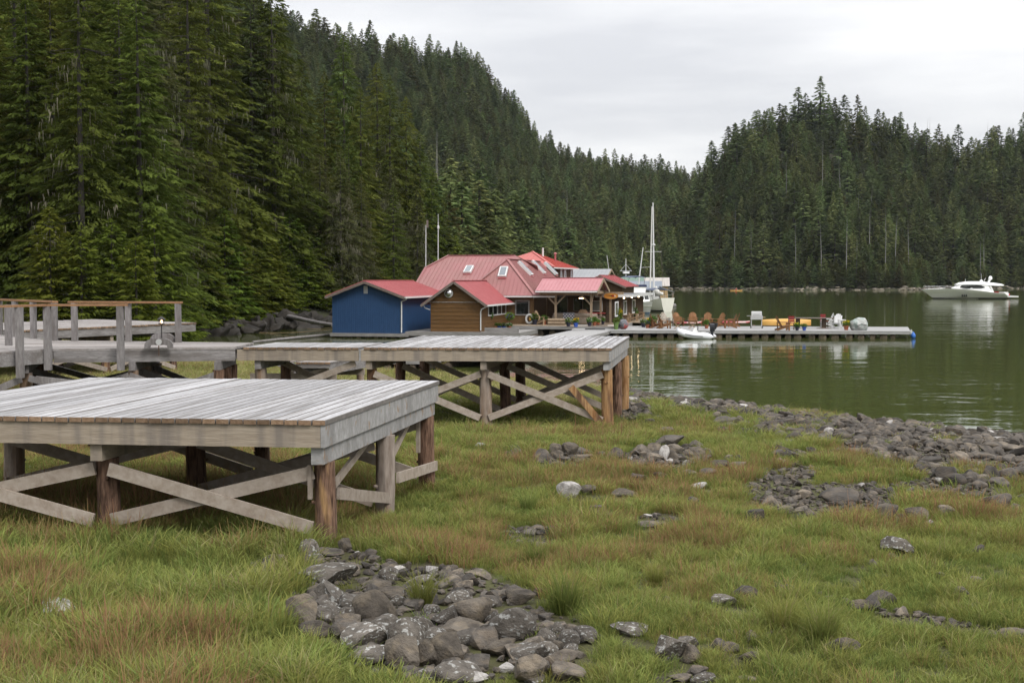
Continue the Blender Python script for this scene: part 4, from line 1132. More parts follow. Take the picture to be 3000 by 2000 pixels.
# small red gable
vq = 25.0
q0, zq0 = Lv(1736, 813, vq); q1, zq1 = Lv(1838, 836, vq + 1); qm, zqm = Lv(1757, 806, vq)
qh = simple('red_gable_cabin', 'small cabin with a red gable roof between the lodge porch and the motor yacht', (qm, vq + 3, 0), 'cabin')
gable_box(qh, qm - 2.0, qm + 2.0, vq + 0.4, vq + 9.0, 0.5, zqm - 1.05, zqm, 0.45, 0.4, 0.3, 'wall_brown', 'roof_red')
# floats beyond the boats
M2 = Matrix.Translation((0, 150, 0)) @ Matrix.Rotation(R(-6), 4, 'Z')
def at2(px, py, y):
    return M2.inverted() @ at(px, py, y)
p0, p1, p2 = at2(1815, 846, 178), at2(1940, 848, 178), at2(1955, 823, 181)
bb = Bld('blue_grey_boathouse', (p1.x - 2, p1.y + 2, 0), 'boathouse with a blue grey metal roof behind the moored boats', 'boathouse', M2)
bb.roof([(p0.x, p0.y, p0.z), (p1.x, p0.y, p0.z), (p1.x, p0.y + 3, p2.z), (p0.x, p0.y + 3, p2.z)], 'roof_bluegrey', 0.4); bb.roof([(p1.x, p0.y + 6, p0.z), (p0.x, p0.y + 6, p0.z), (p0.x, p0.y + 3, p2.z), (p1.x, p0.y + 3, p2.z)], 'roof_bluegrey', 0.4)
bb.box('wall', p0.x + 0.3, p1.x - 0.4, p0.y + 0.5, p0.y + 0.6, 0.4, p0.z - 0.02, 'float_wood'); b = MB(); b.prism([(p1.x - 0.4, p0.y + 0.62, 0.4), (p1.x - 0.4, p0.y + 5.6, 0.4), (p1.x - 0.4, p0.y + 5.6, p0.z + .1), (p1.x - 0.4, p0.y + 3, p2.z - 0.1), (p1.x - 0.4, p0.y + 0.62, p0.z + .1)], (0.1, 0, 0)); bb.part('wall', b, 'trim_dark')
a0, z0_ = p1.x - 0.9, p0.z - 0.35
bb.roof([(a0, p0.y - 1.0, z0_ + 0.28), (a0 + 2.9, p0.y - 1.0, z0_ - 0.15), (a0 + 1.0, p0.y + 1.5, z0_ + 1.0), (a0 + 0.5, p0.y + 1.5, z0_ + 1.0)] if False else [(a0 + 2.6, p0.y - 0.6, z0_ - 0.1), (a0 + 2.6, p0.y + 4.5, z0_ - 0.1), (a0 + 0.5, p0.y + 4.5, z0_ + 0.75), (a0 + 0.5, p0.y - 0.6, z0_ + 0.75)], 'roof_grey', 0.3, name='lean_to_roof')
for (x, y) in ((a0 + 2.45, p0.y - 0.4), (a0 + 2.45, p0.y + 4.2), (a0 + 1.2, p0.y - 0.4)): bb.box('post', x - 0.06, x + 0.06, y - 0.06, y + 0.06, 0.35, z0_ - 0.1 + (a0 + 2.6 - x) * 0.35, 'post_timber')
bb.box('float', p0.x - 0.5, a0 + 2.9, p0.y - 1.2, p0.y + 6.5, 0.05, 0.35, 'float_wood')
p0, p1 = at2(1905, 838, 202), at2(1962, 836, 202); zt_ = at2(1950, 813, 204).z
pl = Bld('plywood_gable_house', (p1.x - 1, p1.y + 2, 0), 'small house with a pale roof and a bare plywood gable beyond the boats', 'house', M2)
pl.roof([(p0.x - 1, p0.y, p0.z), (p1.x, p0.y, p0.z), (p1.x, p0.y + 2, zt_), (p0.x - 1, p0.y + 2, zt_)], 'roof_pale', 0.45); pl.roof([(p1.x, p0.y + 4, p0.z), (p0.x - 1, p0.y + 4, p0.z), (p0.x - 1, p0.y + 2, zt_), (p1.x, p0.y + 2, zt_)], 'roof_pale', 0.45)
b = MB(); b.prism([(p1.x - 0.25, p0.y + 0.3, p0.z), (p1.x - 0.25, p0.y + 3.7, p0.z), (p1.x - 0.25, p0.y + 2, zt_ - 0.1)], (0.1, 0, 0)); pl.part('gable', b, 'plywood')
pl.box('wall', p0.x - 0.7, p1.x - 0.3, p0.y + 0.3, p0.y + 0.4, 0.3, p0.z, 'plywood'); pl.box('wall', p1.x - 0.4, p1.x - 0.28, p0.y + 0.42, p0.y + 3.7, 0.3, p0.z - 0.01, 'plywood'); pl.box('float', p0.x - 1, p1.x + 0.3, p0.y - 0.3, p0.y + 4.2, 0.02, 0.3, 'float_wood')
p0, p1 = at2(1815, 832, 215), at2(1903, 832, 215); zt_ = at2(1850, 812, 218).z
gr = Bld('green_roof_house', (p1.x - 2, p1.y + 2, 0), 'house with a low green roof half hidden by the motor yacht canopy', 'house', M2)
gr.roof([(p0.x, p0.y, p0.z), (p1.x, p0.y, p0.z), (p1.x, p0.y + 3, zt_), (p0.x, p0.y + 3, zt_)], 'roof_green', 0.5); gr.box('wall', p0.x + 0.3, p1.x - 0.3, p0.y + 0.3, p0.y + 2.8, 0.3, p0.z, 'float_wood')
gr.box('float', p0.x, p1.x, p0.y - 0.3, p0.y + 3.2, 0.0, 0.3, 'float_wood')
# antennas behind the lodge
for px_, pt, lb in ((1247, 652, 'thin white antenna pole with a small box at its tip behind the lodge roof'), (1283, 643, 'thin white antenna pole with a white cylinder near its tip behind the lodge roof')):
    p = at(px_, pt, 101)
    o = empty('antenna_mast', (p.x, p.y, 0.0), 0, lb, 'antenna')
    b = MB(); b.tube([(0, 0, 0), (0, 0, p.z * 0.6), (0.02, 0, p.z - 0.2)], [0.055, 0.04, 0.03], 8); b.build('pole', 'trim_white', o, True)
    b = MB()
    if px_ == 1283: b.lathe((0.02, 0, p.z - 0.75), [(0.09, 0), (0.09, 0.22), (0.03, 0.26)], 10); b.tube([(0.02, 0, p.z - 0.3), (0.02, 0, p.z + 0.45)], 0.018, 6)
    else: b.cbox((0.14, 0, p.z - 0.1), (0.16, 0.1, 0.62)); b.beam((0, 0, p.z - 0.3), (0.14, 0, p.z - 0.2), 0.03, 0.03)
    b.build('head', 'trim_white' if px_ == 1283 else 'trim_brown', o)
# ------------------------------------------------------------------ floating dock in front of the lodge
pmat('cedar_red', (0.155, 0.070, 0.026), (0.235, 0.115, 0.048), scale=5, stretch=(2, 2, 0.5), rough=0.7, objrand=0.2)
pmat('cedar_pale', (0.27, 0.185, 0.11), (0.36, 0.26, 0.165), scale=5, stretch=(2, 2, 0.5), rough=0.75, objrand=0.15)
pmat('cedar_grey', (0.26, 0.225, 0.185), (0.34, 0.30, 0.25), scale=5, rough=0.75)
pmat('plastic_white', (0.52, 0.52, 0.51), (0.58, 0.58, 0.57), scale=3, rough=0.4)
pmat('paint_red', (0.30, 0.025, 0.028), (0.36, 0.04, 0.04), scale=4, rough=0.5)
pmat('paint_yellow', (0.50, 0.27, 0.06), (0.56, 0.33, 0.09), scale=3, rough=0.45)
pmat('pot_blue', (0.03, 0.075, 0.32), (0.04, 0.09, 0.36), scale=3, rough=0.3)
pmat('pot_green', (0.10, 0.17, 0.045), (0.12, 0.19, 0.055), scale=3, rough=0.5)
pmat('pot_clay', (0.26, 0.085, 0.045), (0.31, 0.11, 0.06), scale=3, rough=0.7)
pmat('pot_dark', (0.02, 0.02, 0.035), (0.03, 0.03, 0.05), scale=3, rough=0.4)
pmat('soil_pot', (0.03, 0.022, 0.015), (0.05, 0.04, 0.03), scale=8, rough=0.95)
pmat('canvas_tarp', (0.33, 0.34, 0.32), (0.46, 0.47, 0.45), scale=4, rough=0.7, c3=(0.10, 0.17, 0.14), c3amt=0.6, c3scale=4)
pmat('sofa_tan', (0.19, 0.155, 0.12), (0.27, 0.225, 0.175), scale=6, rough=0.9)
pmat('buoy_blue', (0.03, 0.12, 0.42), (0.05, 0.16, 0.50), scale=3, rough=0.4)
leafmat('plant_green', (0.035, 0.070, 0.014), (0.11, 0.17, 0.04), rand=0.2)
leafmat('flower_yellow', (0.45, 0.33, 0.015), (0.65, 0.5, 0.03), rand=0.05)
leafmat('flower_red', (0.35, 0.03, 0.03), (0.5, 0.06, 0.05), rand=0.05)
leafmat('flower_white', (0.5, 0.5, 0.48), (0.65, 0.65, 0.62), rand=0.05)
leafmat('flower_purple', (0.12, 0.10, 0.25), (0.22, 0.18, 0.36), rand=0.05)

ZK = 0.50
DA, DB, DC, DE_ = Vector((6.75, 84.6, ZK)), Vector((26.75, 82.9, ZK)), Vector((28.95, 90.3, ZK)), Vector((8.5, 92.2, ZK))
dock = empty('floating_dock', (17, 86, 0), 0, 'long pale plank dock floating on short logs with chairs and a canoe on it', 'dock')
DKO = Vector((17, 86, 0))
def dpart(name, b, mat, parent=None, **k):
    b.v = [tuple(Vector(p) - DKO) for p in b.v]
    kind = k.pop('kind', None)
    o = b.build(name, mat, parent or dock, **k)
    if kind: o["kind"] = kind
    return o
n = 38
for i in range(n):
    t0, t1 = (i + 0.03) / n, (i + 0.97) / n
    b = MB(); q = [DA.lerp(DE_, t0), DB.lerp(DC, t0), DB.lerp(DC, t1), DA.lerp(DE_, t1)]
    dz = random.uniform(-0.006, 0.004)
    b.prism([p + Vector((0, 0, dz - 0.04)) for p in q], (0, 0, 0.04)); dpart('plank', b, 'dock_wood')
for p, q, o_ in ((DA, DB, Vector((0, 1, 0))), (DC, DE_, Vector((0, -1, 0))), (DB, DC, Vector((-1, 0.2, 0))), (DE_, DA, Vector((1, 0, 0)))):
    b = MB(); b.beam(p + o_ * 0.05 - Vector((0, 0, 0.125)), q + o_ * 0.05 - Vector((0, 0, 0.125)), 0.06, 0.165); dpart('fascia', b, 'dock_wood')
rl = random.Random(4)
x = 0.02
while x < 0.985:
    p, q = DA.lerp(DB, x), DE_.lerp(DC, x)
    r = rl.uniform(0.17, 0.26)
    b = MB(); b.tube([Vector((p.x, p.y + 0.15, 0.30 - r)), Vector((q.x, q.y - 0.15, 0.30 - r))], r, 12); dpart('float_log', b, 'float_log')
    x += rl.uniform(0.030, 0.05)
for k, (zz_, s) in enumerate(((0.34, 0.20), (0.10, 0.17))):
    o = link('fender', None) if False else None
fb = Vector((26.95, 83.3, 0))
for k, (dx, dy, zz_, m, lb) in enumerate(((0.12, 0.0, 0.20, 'buoy_blue', 'round blue fender hanging at the outer corner of the dock'), (0.30, 1.0, 0.30, 'canvas_tarp', 'grey round fender hanging on the end of the dock'))):
    o = empty('dock_fender', (fb.x + dx, fb.y + dy, zz_), 0, lb, 'fender')
    b = MB(); b.lathe((0, 0, -0.24), [(0.03, 0), (0.11, 0.05), (0.16, 0.14), (0.16, 0.26), (0.10, 0.38), (0.05, 0.44), (0.04, 0.50)], 14); b.build('ball', m, o, True)
    b = MB(); b.tube([(0, 0, 0.26), (-0.12, 0, 0.30)], 0.015, 6); b.build('rope', 'dark_iron', o)

# floating walkway from the lodge to the shore
wk = empty('floating_walkway', (2, 72, 0), 0, 'floating plank walkway leading from the lodge deck towards the shore', 'walkway')
W0, W1 = (Vector((4.3, 87.0, 0.42)), Vector((7.0, 86.2, 0.42))), (Vector((-3.3, 56.0, 0.42)), Vector((-0.7, 55.3, 0.42)))
n = 200
for i in range(0, n):
    t0, t1 = (i + 0.03) / n, (i + 0.95) / n
    if i % 1: continue
    b = MB(); q = [W0[0].lerp(W1[0], t0), W0[1].lerp(W1[1], t0), W0[1].lerp(W1[1], t1), W0[0].lerp(W1[0], t1)]
    b.prism([p - Vector((2, 72, 0.04)) for p in q], (0, 0, 0.04)); b.build('plank', 'dock_wood', wk)
for k in range(2):
    b = MB(); b.beam(W0[k] - Vector((2, 72, 0.13)), W1[k] - Vector((2, 72, 0.13)), 0.12, 0.16); b.build('stringer', 'float_wood', wk)
    b = MB(); s_ = (0.35 if k == 0 else -0.35)
    b.tube([W0[k] + Vector((s_ - 2, -72, -0.42)), W1[k] + Vector((s_ - 2, -72, -0.42))], 0.22, 10); b.build('float_log', 'float_log', wk)
# step board with a dark mat at the lodge end
o = empty('step_ramp', (5.9, 86.6, 0.42), R(-13), 'short ramp with a dark mat from the walkway up to the lodge deck', 'ramp')
b = MB(); b.add([(-1.6, -0.7, 0), (1.6, -0.7, 0), (1.6, 0.9, 0.29), (-1.6, 0.9, 0.29), (-1.6, -0.7, 0.04), (1.6, -0.7, 0.04), (1.6, 0.9, 0.33), (-1.6, 0.9, 0.33)], MB.BF); b.build('board', 'dock_wood', o)
b = MB(); b.add([(-0.7, -0.6, 0.065), (0.7, -0.6, 0.065), (0.7, 0.8, 0.322), (-0.7, 0.8, 0.322), (-0.7, -0.6, 0.08), (0.7, -0.6, 0.08), (0.7, 0.8, 0.337), (-0.7, 0.8, 0.337)], MB.BF); b.build('mat', 'black_rubber', o)
# shore floats with a grey gangway and its lamps
sf = empty('shore_float', (-4.6, 54.6, 0.0), R(-8), 'low grey shore float with a dark matted gangway end lying under the far platform', 'float')
b = MB(); b.box(-3.2, 1.2, -0.6, 1.4, 0.28, 0.42); b.build('deck', 'float_wood', sf)
for k in range(8):
    b = MB(); b.tube([(-3.0 + k * 0.55, -0.55, 0.12), (-3.0 + k * 0.55, 1.35, 0.12)], 0.16, 10); b.build('float_log', 'float_log', sf)
b = MB(); b.prism([(-1.5, -0.3, 0.425), (0.6, -0.3, 0.425), (0.3, 0.5, 0.72), (-1.2, 0.5, 0.72)], (0, 0, 0.03)); b.build('gangway_end', 'dock_wood', sf)
b = MB(); b.prism([(-1.0, -0.28, 0.46), (0.1, -0.28, 0.46), (0, 0.45, 0.745), (-0.9, 0.45, 0.745)], (0, 0, 0.012)); b.build('mat', 'black_rubber', sf)
for px_, py_, z_, lb in ((1208, 1076, 0.42, 'small lit lantern on a white block under the far platform'), (1012, 1090, 0.5, 'small lit lantern by the water under the boardwalk spur')):
    p = gz(px_, py_, z_); p.y = min(p.y, 55.5)
    p = at(px_, py_, 54.2 if px_ > 1100 else 50.5)
    zb_ = max(p.z, 0.0)
    o = empty('float_lantern', (p.x, p.y, zb_), 0, lb, 'lantern')
    b = MB(); b.box(-0.09, 0.09, -0.09, 0.09, 0, 0.14); b.build('base', 'trim_white', o)
    b = MB(); b.lathe((0, 0, 0.14), [(0.05, 0), (0.10, 0.06), (0.10, 0.22), (0.03, 0.30)], 10); b.build('cage', 'rusty_bolt', o, True)
    b = MB(); b.lathe((0, -0.075, 0.22), [(0.02, 0), (0.045, 0.03), (0.045, 0.08), (0.02, 0.11)], 8); b.build('bulb', 'lamp_glow', o, True)

# ------------------------------------------------------------------ chairs
def adirondack(name, label, mat, group=None):
    o = empty(name, (0, 0, 0), 0, label, 'chair', group)
    # faces -y
    for i in range(5):
        x = (i - 2) * 0.112; top = 1.02 - 0.035 * (i - 2) ** 2
        b = MB(); b.beam((x * 0.85, 0.18, 0.30), (x, 0.52, top), 0.10, 0.022, (0, -1, 0.3)); b.build('back_slat', mat, o)
    for i in range(5):
        y = -0.32 + i * 0.125
        b = MB(); b.cbox((0, y, 0.375 - (y + 0.32) * 0.18), (0.56, 0.105, 0.022), 0, R(-10)); b.build('seat_slat', mat, o)
    for s in (-1, 1):
        b = MB(); b.cbox((s * 0.34, -0.02, 0.56), (0.13, 0.74, 0.025)); b.build('armrest', mat, o)
        b = MB(); b.box(s * 0.30 - 0.02, s * 0.30 + 0.02, -0.34, -0.24, 0, 0.545); b.build('leg', mat, o)
        b = MB(); b.beam((s * 0.26, -0.36, 0.33), (s * 0.26, 0.55, 0.04), 0.03, 0.11); b.build('leg', mat, o)
        b = MB(); b.beam((s * 0.29, 0.33, 0.10), (s * 0.31, 0.37, 0.55), 0.03, 0.07, (0, 1, 0)); b.build('arm_brace', mat, o)
    b = MB(); b.beam((-0.30, 0.36, 0.62), (0.30, 0.36, 0.62), 0.03, 0.07); b.build('back_rail', mat, o)
    return o
def place(o, loc, rz): o.location = loc; o.rotation_euler = (0, 0, rz); return o
def on(px, py, z): p = gz(px, py, z); return Vector((p.x, p.y, z))
ch_red = adirondack('adirondack_chair', 'reddish wooden deck chair with its back to the porch at the ring on the dock', 'cedar_red', None)
CG = None
spots = [(1925, 961, 95, None), (1948, 962, 100, 'reddish wooden deck chair second from the flower pots in the dock ring'), (1987, 955, 15, 'reddish wooden deck chair behind the folding chair nearest the inflatable bow'),
         (2030, 954, -5, 'reddish wooden deck chair behind the inflatable boat console'), (2070, 955, -20, 'orange brown wooden deck chair behind the green potted plant on the dock'),
         (2103, 957, -55, 'orange brown wooden deck chair beside the black tub on the dock'), (2136, 961, -95, 'reddish wooden deck chair seen from the side nearest the red kayak'), (2146, 957, -100, 'outermost reddish wooden deck chair of the dock ring')]
for i, (px, py, a, lb) in enumerate(spots):
    o = ch_red if i == 0 else copy_tree(ch_red)
    if lb: o["label"] = lb
    place(o, on(px, py, ZK), R(a)); o["group"] = 'deck chairs in a ring on the dock'
ch_pale = adirondack('adirondack_chair', 'pale weathered deck chair behind the first reddish ones on the dock', 'cedar_grey')
place(ch_pale, on(1955, 955, ZK), R(35))
def folding(label, px, py, rz):
    o = empty('folding_chair', on(px, py, ZK), rz, label, 'chair')
    for s in (-1, 1):
        b = MB(); b.beam((-0.25 * s, 0.26, 0), (0.25 * s, 0.26, 0.44), 0.03, 0.04, (0, 1, 0)); b.build('leg', 'cedar_pale', o)
        b = MB(); b.beam((-0.25 * s, -0.2, 0), (0.25 * s, -0.2, 0.44), 0.03, 0.04, (0, 1, 0)); b.build('leg', 'cedar_pale', o)
        b = MB(); b.beam((0.27 * s, 0.24, 0.44), (0.27 * s, 0.24, 0.86), 0.03, 0.04, (0, 1, 0)); b.build('back_post', 'cedar_red', o)
        b = MB(); b.beam((0.28 * s, -0.24, 0.62), (0.28 * s, 0.26, 0.62), 0.05, 0.03); b.build('armrest', 'cedar_pale', o)
    b = MB(); b.box(-0.25, 0.25, -0.24, 0.24, 0.44, 0.47); b.build('seat', 'cedar_red', o)
    b = MB(); b.prism([(-0.27, 0.26, 0.62), (0.27, 0.26, 0.62), (0.27, 0.26, 0.82), (0, 0.26, 0.90), (-0.27, 0.26, 0.82)], (0, 0.02, 0)); b.build('backrest', 'cedar_red', o)
folding('brown folding chair with crossed legs behind the inflatable bow', 1985, 963, R(178)); folding('brown folding chair with crossed legs behind the inflatable console', 2028, 962, R(182))
# chairs on the lodge deck
ch_l = adirondack('adirondack_chair', 'pale wooden deck chair nearest the porch on the lodge deck', 'cedar_pale')
for i, (px, py, a, lb) in enumerate([(1832, 944, 70, None), (1855, 940, 75, 'middle pale wooden deck chair of three beside the lodge wing'), (1875, 935, 80, 'outermost pale wooden deck chair beside the lodge wing')]):
    o = ch_l if i == 0 else copy_tree(ch_l)
    if lb: o["label"] = lb
    place(o, on(px, py, ZD), R(a)); o["group"] = 'pale deck chairs along the lodge wing'
ch_p = copy_tree(ch_l); ch_p["label"] = 'single orange wooden deck chair at the corner of the porch'; del ch_p["group"]; place(ch_p, on(1588, 951, ZD), R(60))

# ------------------------------------------------------------------ pots and plants
def leaf_ball(seed, n, rx, rz, size, mat, zc=0.0, up=0.3):
    g_ = np.random.default_rng(seed)
    d = g_.normal(0, 1, (n, 3)); d /= np.linalg.norm(d, axis=1, keepdims=True)
    r = g_.random(n) ** 0.45
    c = d * np.array([rx, rx, rz]) * r[:, None] + np.array([0, 0, zc])
    a = d + g_.normal(0, 0.6, (n, 3)) + np.array([0, 0, up]); a /= np.linalg.norm(a, axis=1, keepdims=True)
    w = np.cross(a, g_.normal(0, 1, (n, 3))); w /= np.linalg.norm(w, axis=1, keepdims=True)
    s = size * (0.6 + 0.8 * g_.random(n))
    V = np.stack([c - a * s[:, None] * .5, c + w * s[:, None] * .28, c + a * s[:, None] * .5, c - w * s[:, None] * .28], 1).reshape(-1, 3)
    return npmesh('foliage', V, np.arange(4 * n).reshape(n, 4), mat, np.repeat(np.clip(r * 0.7 + g_.random(n) * .3, 0, 1), 4))
PL = {k: leaf_ball(i + 1, 260, 0.26, 0.22, 0.13, m) for i, (k, m) in enumerate([('g', 'plant_green')])}
FL = {'y': leaf_ball(11, 90, 0.27, 0.13, 0.085, 'flower_yellow'), 'r': leaf_ball(12, 70, 0.26, 0.16, 0.08, 'flower_red'), 'w': leaf_ball(13, 60, 0.26, 0.2, 0.07, 'flower_white'), 'p': leaf_ball(14, 80, 0.26, 0.18, 0.07, 'flower_purple')}
POT = {}
def pot(px, py, z, pm, label, s=1.0, fl=None, tall=1.0, ph=0.32, name='flower_pot'):
    key = (pm, ph)
    if key not in POT:
        b = MB(); b.lathe((0, 0, 0), [(0.12, 0), (0.15, ph * 0.5), (0.18, ph * 0.88), (0.20, ph * 0.88), (0.20, ph), (0.17, ph), (0.165, ph - 0.03), (0.01, ph - 0.035)], 16); POT[key] = b.mesh('pot', pm, True)
    o = empty(name, on(px, py, z), random.uniform(0, 6), label, 'plant pot'); s *= 0.8; o.scale = (s, s, s)
    link('pot', POT[key], o)
    link('foliage', PL['g'], o, (0, 0, ph + 0.10 * tall), (0, 0, random.uniform(0, 6)), (1, 1, tall))
    if fl: link('blossom', FL[fl], o, (0, 0, ph + 0.10 * tall + (0.13 if fl == 'y' else 0.03)), (0, 0, 0), (1.03, 1.03, 1.05 * tall))["kind"] = 'stuff'
    return o
pot(1805, 965, ZK, 'pot_green', 'light green bucket with a leafy plant at the inner end of the dock', 1.3, None, 0.8, 0.5)
pot(1885, 958, ZK, 'pot_dark', 'low dark pot of foliage behind the weathered plank on the dock', 1.3, 'w', 0.8)
pot(1897, 961, ZK, 'pot_clay', 'clay pot with purple flowers on the dock', 1.1, 'p'); pot(1903, 957, ZK, 'pot_dark', 'pot with yellow flowers behind the clay pot on the dock', 1.2, 'y')
pot(1914, 958, ZK, 'pot_clay', 'tall bushy pale green plant in a clay pot beside the deck chairs', 1.5, None, 1.2)
pot(2070, 962, ZK, 'pot_clay', 'spiky green plant in a clay pot behind the outboard motor', 1.1, None, 1.3)
pot(2335, 968, ZK, 'pot_dark', 'dark blue pot of yellow flowers by the red backed chair', 1.05, 'y'); pot(2356, 968, ZK, 'pot_blue', 'bright blue pot of green foliage near the long table', 1.05, None, 0.8)
pot(2479, 967, ZK, 'pot_clay', 'clay pot of yellow flowers near the end of the dock', 1.25, 'y'); pot(2499, 967, ZK, 'pot_clay', 'clay pot of red flowers beside the covered bundle', 1.0, 'r')
pot(1687, 958, ZD, 'pot_blue', 'bright blue pot of yellow flowers on the lodge deck edge', 1.2, 'y'); pot(1665, 956, ZD, 'pot_dark', 'dark pot of white flowers on the lodge deck edge', 1.2, 'w')
pot(1727, 955, ZD, 'pot_dark', 'dark pot of leafy flowers at the porch post', 1.2, 'w'); pot(1742, 954, ZD, 'pot_clay', 'clay pot of ferns beside the porch post', 1.1, None, 1.3); pot(1752, 953, ZD, 'pot_clay', 'small orange pot of ferns behind the porch post', 0.9)
pot(1766, 950, ZD, 'pot_dark', 'low dark pot of foliage by the back porch post', 1.0); pot(1567, 951, ZD, 'pot_dark', 'bushy fern in a dark pot below the lodge window', 1.5, None, 1.2); pot(1595, 951, ZD, 'pot_clay', 'bushy fern in a clay pot beside the orange deck chair', 1.3, None, 1.1)
pot(1812, 948, ZD, 'pot_dark', 'tall climbing plant with orange flowers by the sign post', 1.4, 'y', 2.4); pot(1818, 950, ZD, 'pot_blue', 'blue pot of white flowers beside the climbing plant', 1.1, 'w'); pot(1861, 936, ZD, 'pot_dark', 'tall plant by the last lodge wing window', 1.3, 'w', 2.2)
for px_, fl, pm, lb in ((1418, None, 'pot_clay', 'first leafy pot along the brown shed side wall'), (1434, 'p', 'pot_dark', 'pot of purple flowers along the brown shed side wall'), (1450, None, 'pot_clay', 'green pot plant between purple flowers and blue pots by the shed'), (1463, None, 'pot_blue', 'dark blue pot along the brown shed side wall'), (1476, 'w', 'pot_blue', 'small blue pot with white flowers by the shed'), (1492, 'w', 'pot_clay', 'last pot of white flowers at the end of the shed planter')):
    pot(px_, 966, 0.42, pm, lb, 1.05, fl, 0.9)
for px_, py_, v_, lb, fl in ((1428, 922, None, 'hanging basket of white flowers on the brown shed side wall', 'w'), (1490, 925, None, 'hanging basket of purple flowers at the shed window corner', 'p')):
    p = at(px_, py_, 86.0)
    o = empty('hanging_basket', (p.x + 0.1, p.y, p.z - 0.25), 0, lb, 'hanging basket')
    b = MB(); b.lathe((0, 0, 0), [(0.05, 0), (0.16, 0.07), (0.21, 0.18), (0.19, 0.18)], 12); b.build('basket', 'rusty_bolt', o, True)
    b = MB(); b.tube([(0.18, 0, 0.18), (0, 0, 0.75)], 0.008, 5); b.tube([(-0.18, 0, 0.18), (0, 0, 0.75)], 0.008, 5); b.tube([(0, 0, 0.75), (-0.45, 0.1, 0.8)], 0.012, 5); b.build('bracket', 'dark_iron', o)
    link('foliage', PL['g'], o, (0, 0, 0.22), (0, 0, 1), (1.3, 1.3, 1.3)); link('blossom', FL[fl], o, (0, 0, 0.22), (0, 0, 2), (1.35, 1.35, 1.3))["kind"] = 'stuff'

# ------------------------------------------------------------------ other things on the dock
o = empty('black_tub', on(2090, 965, ZK), 0, 'round black tub standing near the outboard motor on the dock', 'tub')
b = MB(); b.lathe((0, 0, 0), [(0.16, 0), (0.22, 0.10), (0.30, 0.30), (0.33, 0.45), (0.30, 0.45), (0.26, 0.28), (0.01, 0.2)], 16); b.build('bowl', 'black_rubber', o, True)
b = MB(); b.tube([(-0.3, 0, 0.44), (-0.35, 0, 0.5), (-0.3, 0.05, 0.54)], 0.02, 6); b.build('handle', 'dark_iron', o)
o = empty('net_float_ball', on(1826, 964, ZK), 0, 'dark speckled ball planter with red patches beside the green bucket', 'planter')
pmat('ball_mottle', (0.05, 0.055, 0.065), (0.20, 0.20, 0.21), scale=9, rough=0.5, c3=(0.35, 0.06, 0.05), c3amt=0.9, c3scale=2.2)
b = MB(); b.lathe((0, 0, 0), [(0.14, 0), (0.30, 0.10), (0.37, 0.28), (0.34, 0.48), (0.20, 0.66), (0.10, 0.70)], 18); b.build('ball', 'ball_mottle', o, True)
b = MB(); b.lathe((0, 0, 0.69), [(0.11, 0), (0.12, 0.03), (0.09, 0.04)], 14); b.build('rim', 'dark_iron', o, True)
# barbecue
bq = empty('barbecue', on(2216, 961, ZK), R(-6), 'pale grey barbecue with side shelves on thin legs on the dock', 'barbecue')
pmat('bbq_grey', (0.33, 0.33, 0.32), (0.39, 0.39, 0.38), scale=4, rough=0.4)
b = MB(); b.box(-0.42, 0.42, -0.25, 0.25, 0.62, 0.88); b.build('firebox', 'bbq_grey', bq)
b = MB(); b.prism([(-0.36, -0.25, 0.885), (-0.36, 0.25, 0.885), (-0.36, 0.2, 1.10), (-0.36, 0.0, 1.2), (-0.36, -0.14, 1.14)], (0.72, 0, 0)); ld_ = b.build('lid', 'bbq_grey', bq)
b = MB(); b.tube([(-0.25, -0.27, 1.0), (0.25, -0.27, 1.0)], 0.018, 8); b.build('handle', 'steel', ld_)
b = MB(); b.box(-0.68, -0.425, -0.2, 0.2, 0.86, 0.89); b.build('shelf', 'bbq_grey', bq); b = MB(); b.box(0.425, 0.62, -0.2, 0.2, 0.76, 0.79); b.build('shelf', 'cedar_pale', bq)
for sx in (-1, 1):
    for sy in (-1, 1):
        b = MB(); b.box(sx * 0.36 - 0.02, sx * 0.36 + 0.02, sy * 0.2 - 0.02, sy * 0.2 + 0.02, 0, 0.618); b.build('leg', 'bbq_grey', bq)
for sx in (-1, 1):
    b = MB(); b.tube([(sx * 0.40, -0.22, 0.09), (sx * 0.44, -0.22, 0.09)], 0.09, 12); b.build('wheel', 'black_rubber', bq, True)
b = MB(); b.box(-0.35, 0.35, -0.18, 0.18, 0.16, 0.18); b.build('lower_shelf', 'bbq_grey', bq)
# upturned canoe and kayaks
def canoe(name, label, cat, px0, px1, py, z, hgt, mat, wid, yoff, rz=0.0, upside=True):
    p, q = on(px0, py, z), on(px1, py, z); L = (q - p).length; c = (p + q) / 2 + Vector((0, yoff, 0))
    o = empty(name, c, rz, label, cat)
    rings = []
    for i in range(15):
        t = -1 + 2 * i / 14; w = wid * (1 - abs(t) ** 2.6) ** 0.8 + 0.02; h = hgt * (0.80 + 0.28 * t ** 4) if upside else hgt
        sheer = hgt * 0.22 * t ** 4
        ring = []
        for k in range(9):
            a = math.pi * k / 8
            y_, z_ = -w * math.cos(a), (hgt * (1 - 0.15 * t ** 2) * math.sin(a) ** 0.7)
            ring.append((t * L / 2, y_, z_ + (0.0 if upside else 0)))
        rings.append(ring)
    b = MB(); b.loft(rings, closed=False, cap=False); b.add(rings[0], [tuple(range(9))]); b.add(rings[-1], [tuple(range(9))]); b.build('hull', mat, o, True)
    b = MB()
    for s in (0, 8): b.tube([Vector(r[s]) + Vector((0, 0, 0.015)) for r in rings], 0.022, 6)
    b.build('gunwale', 'cedar_red', o, True)
    return o
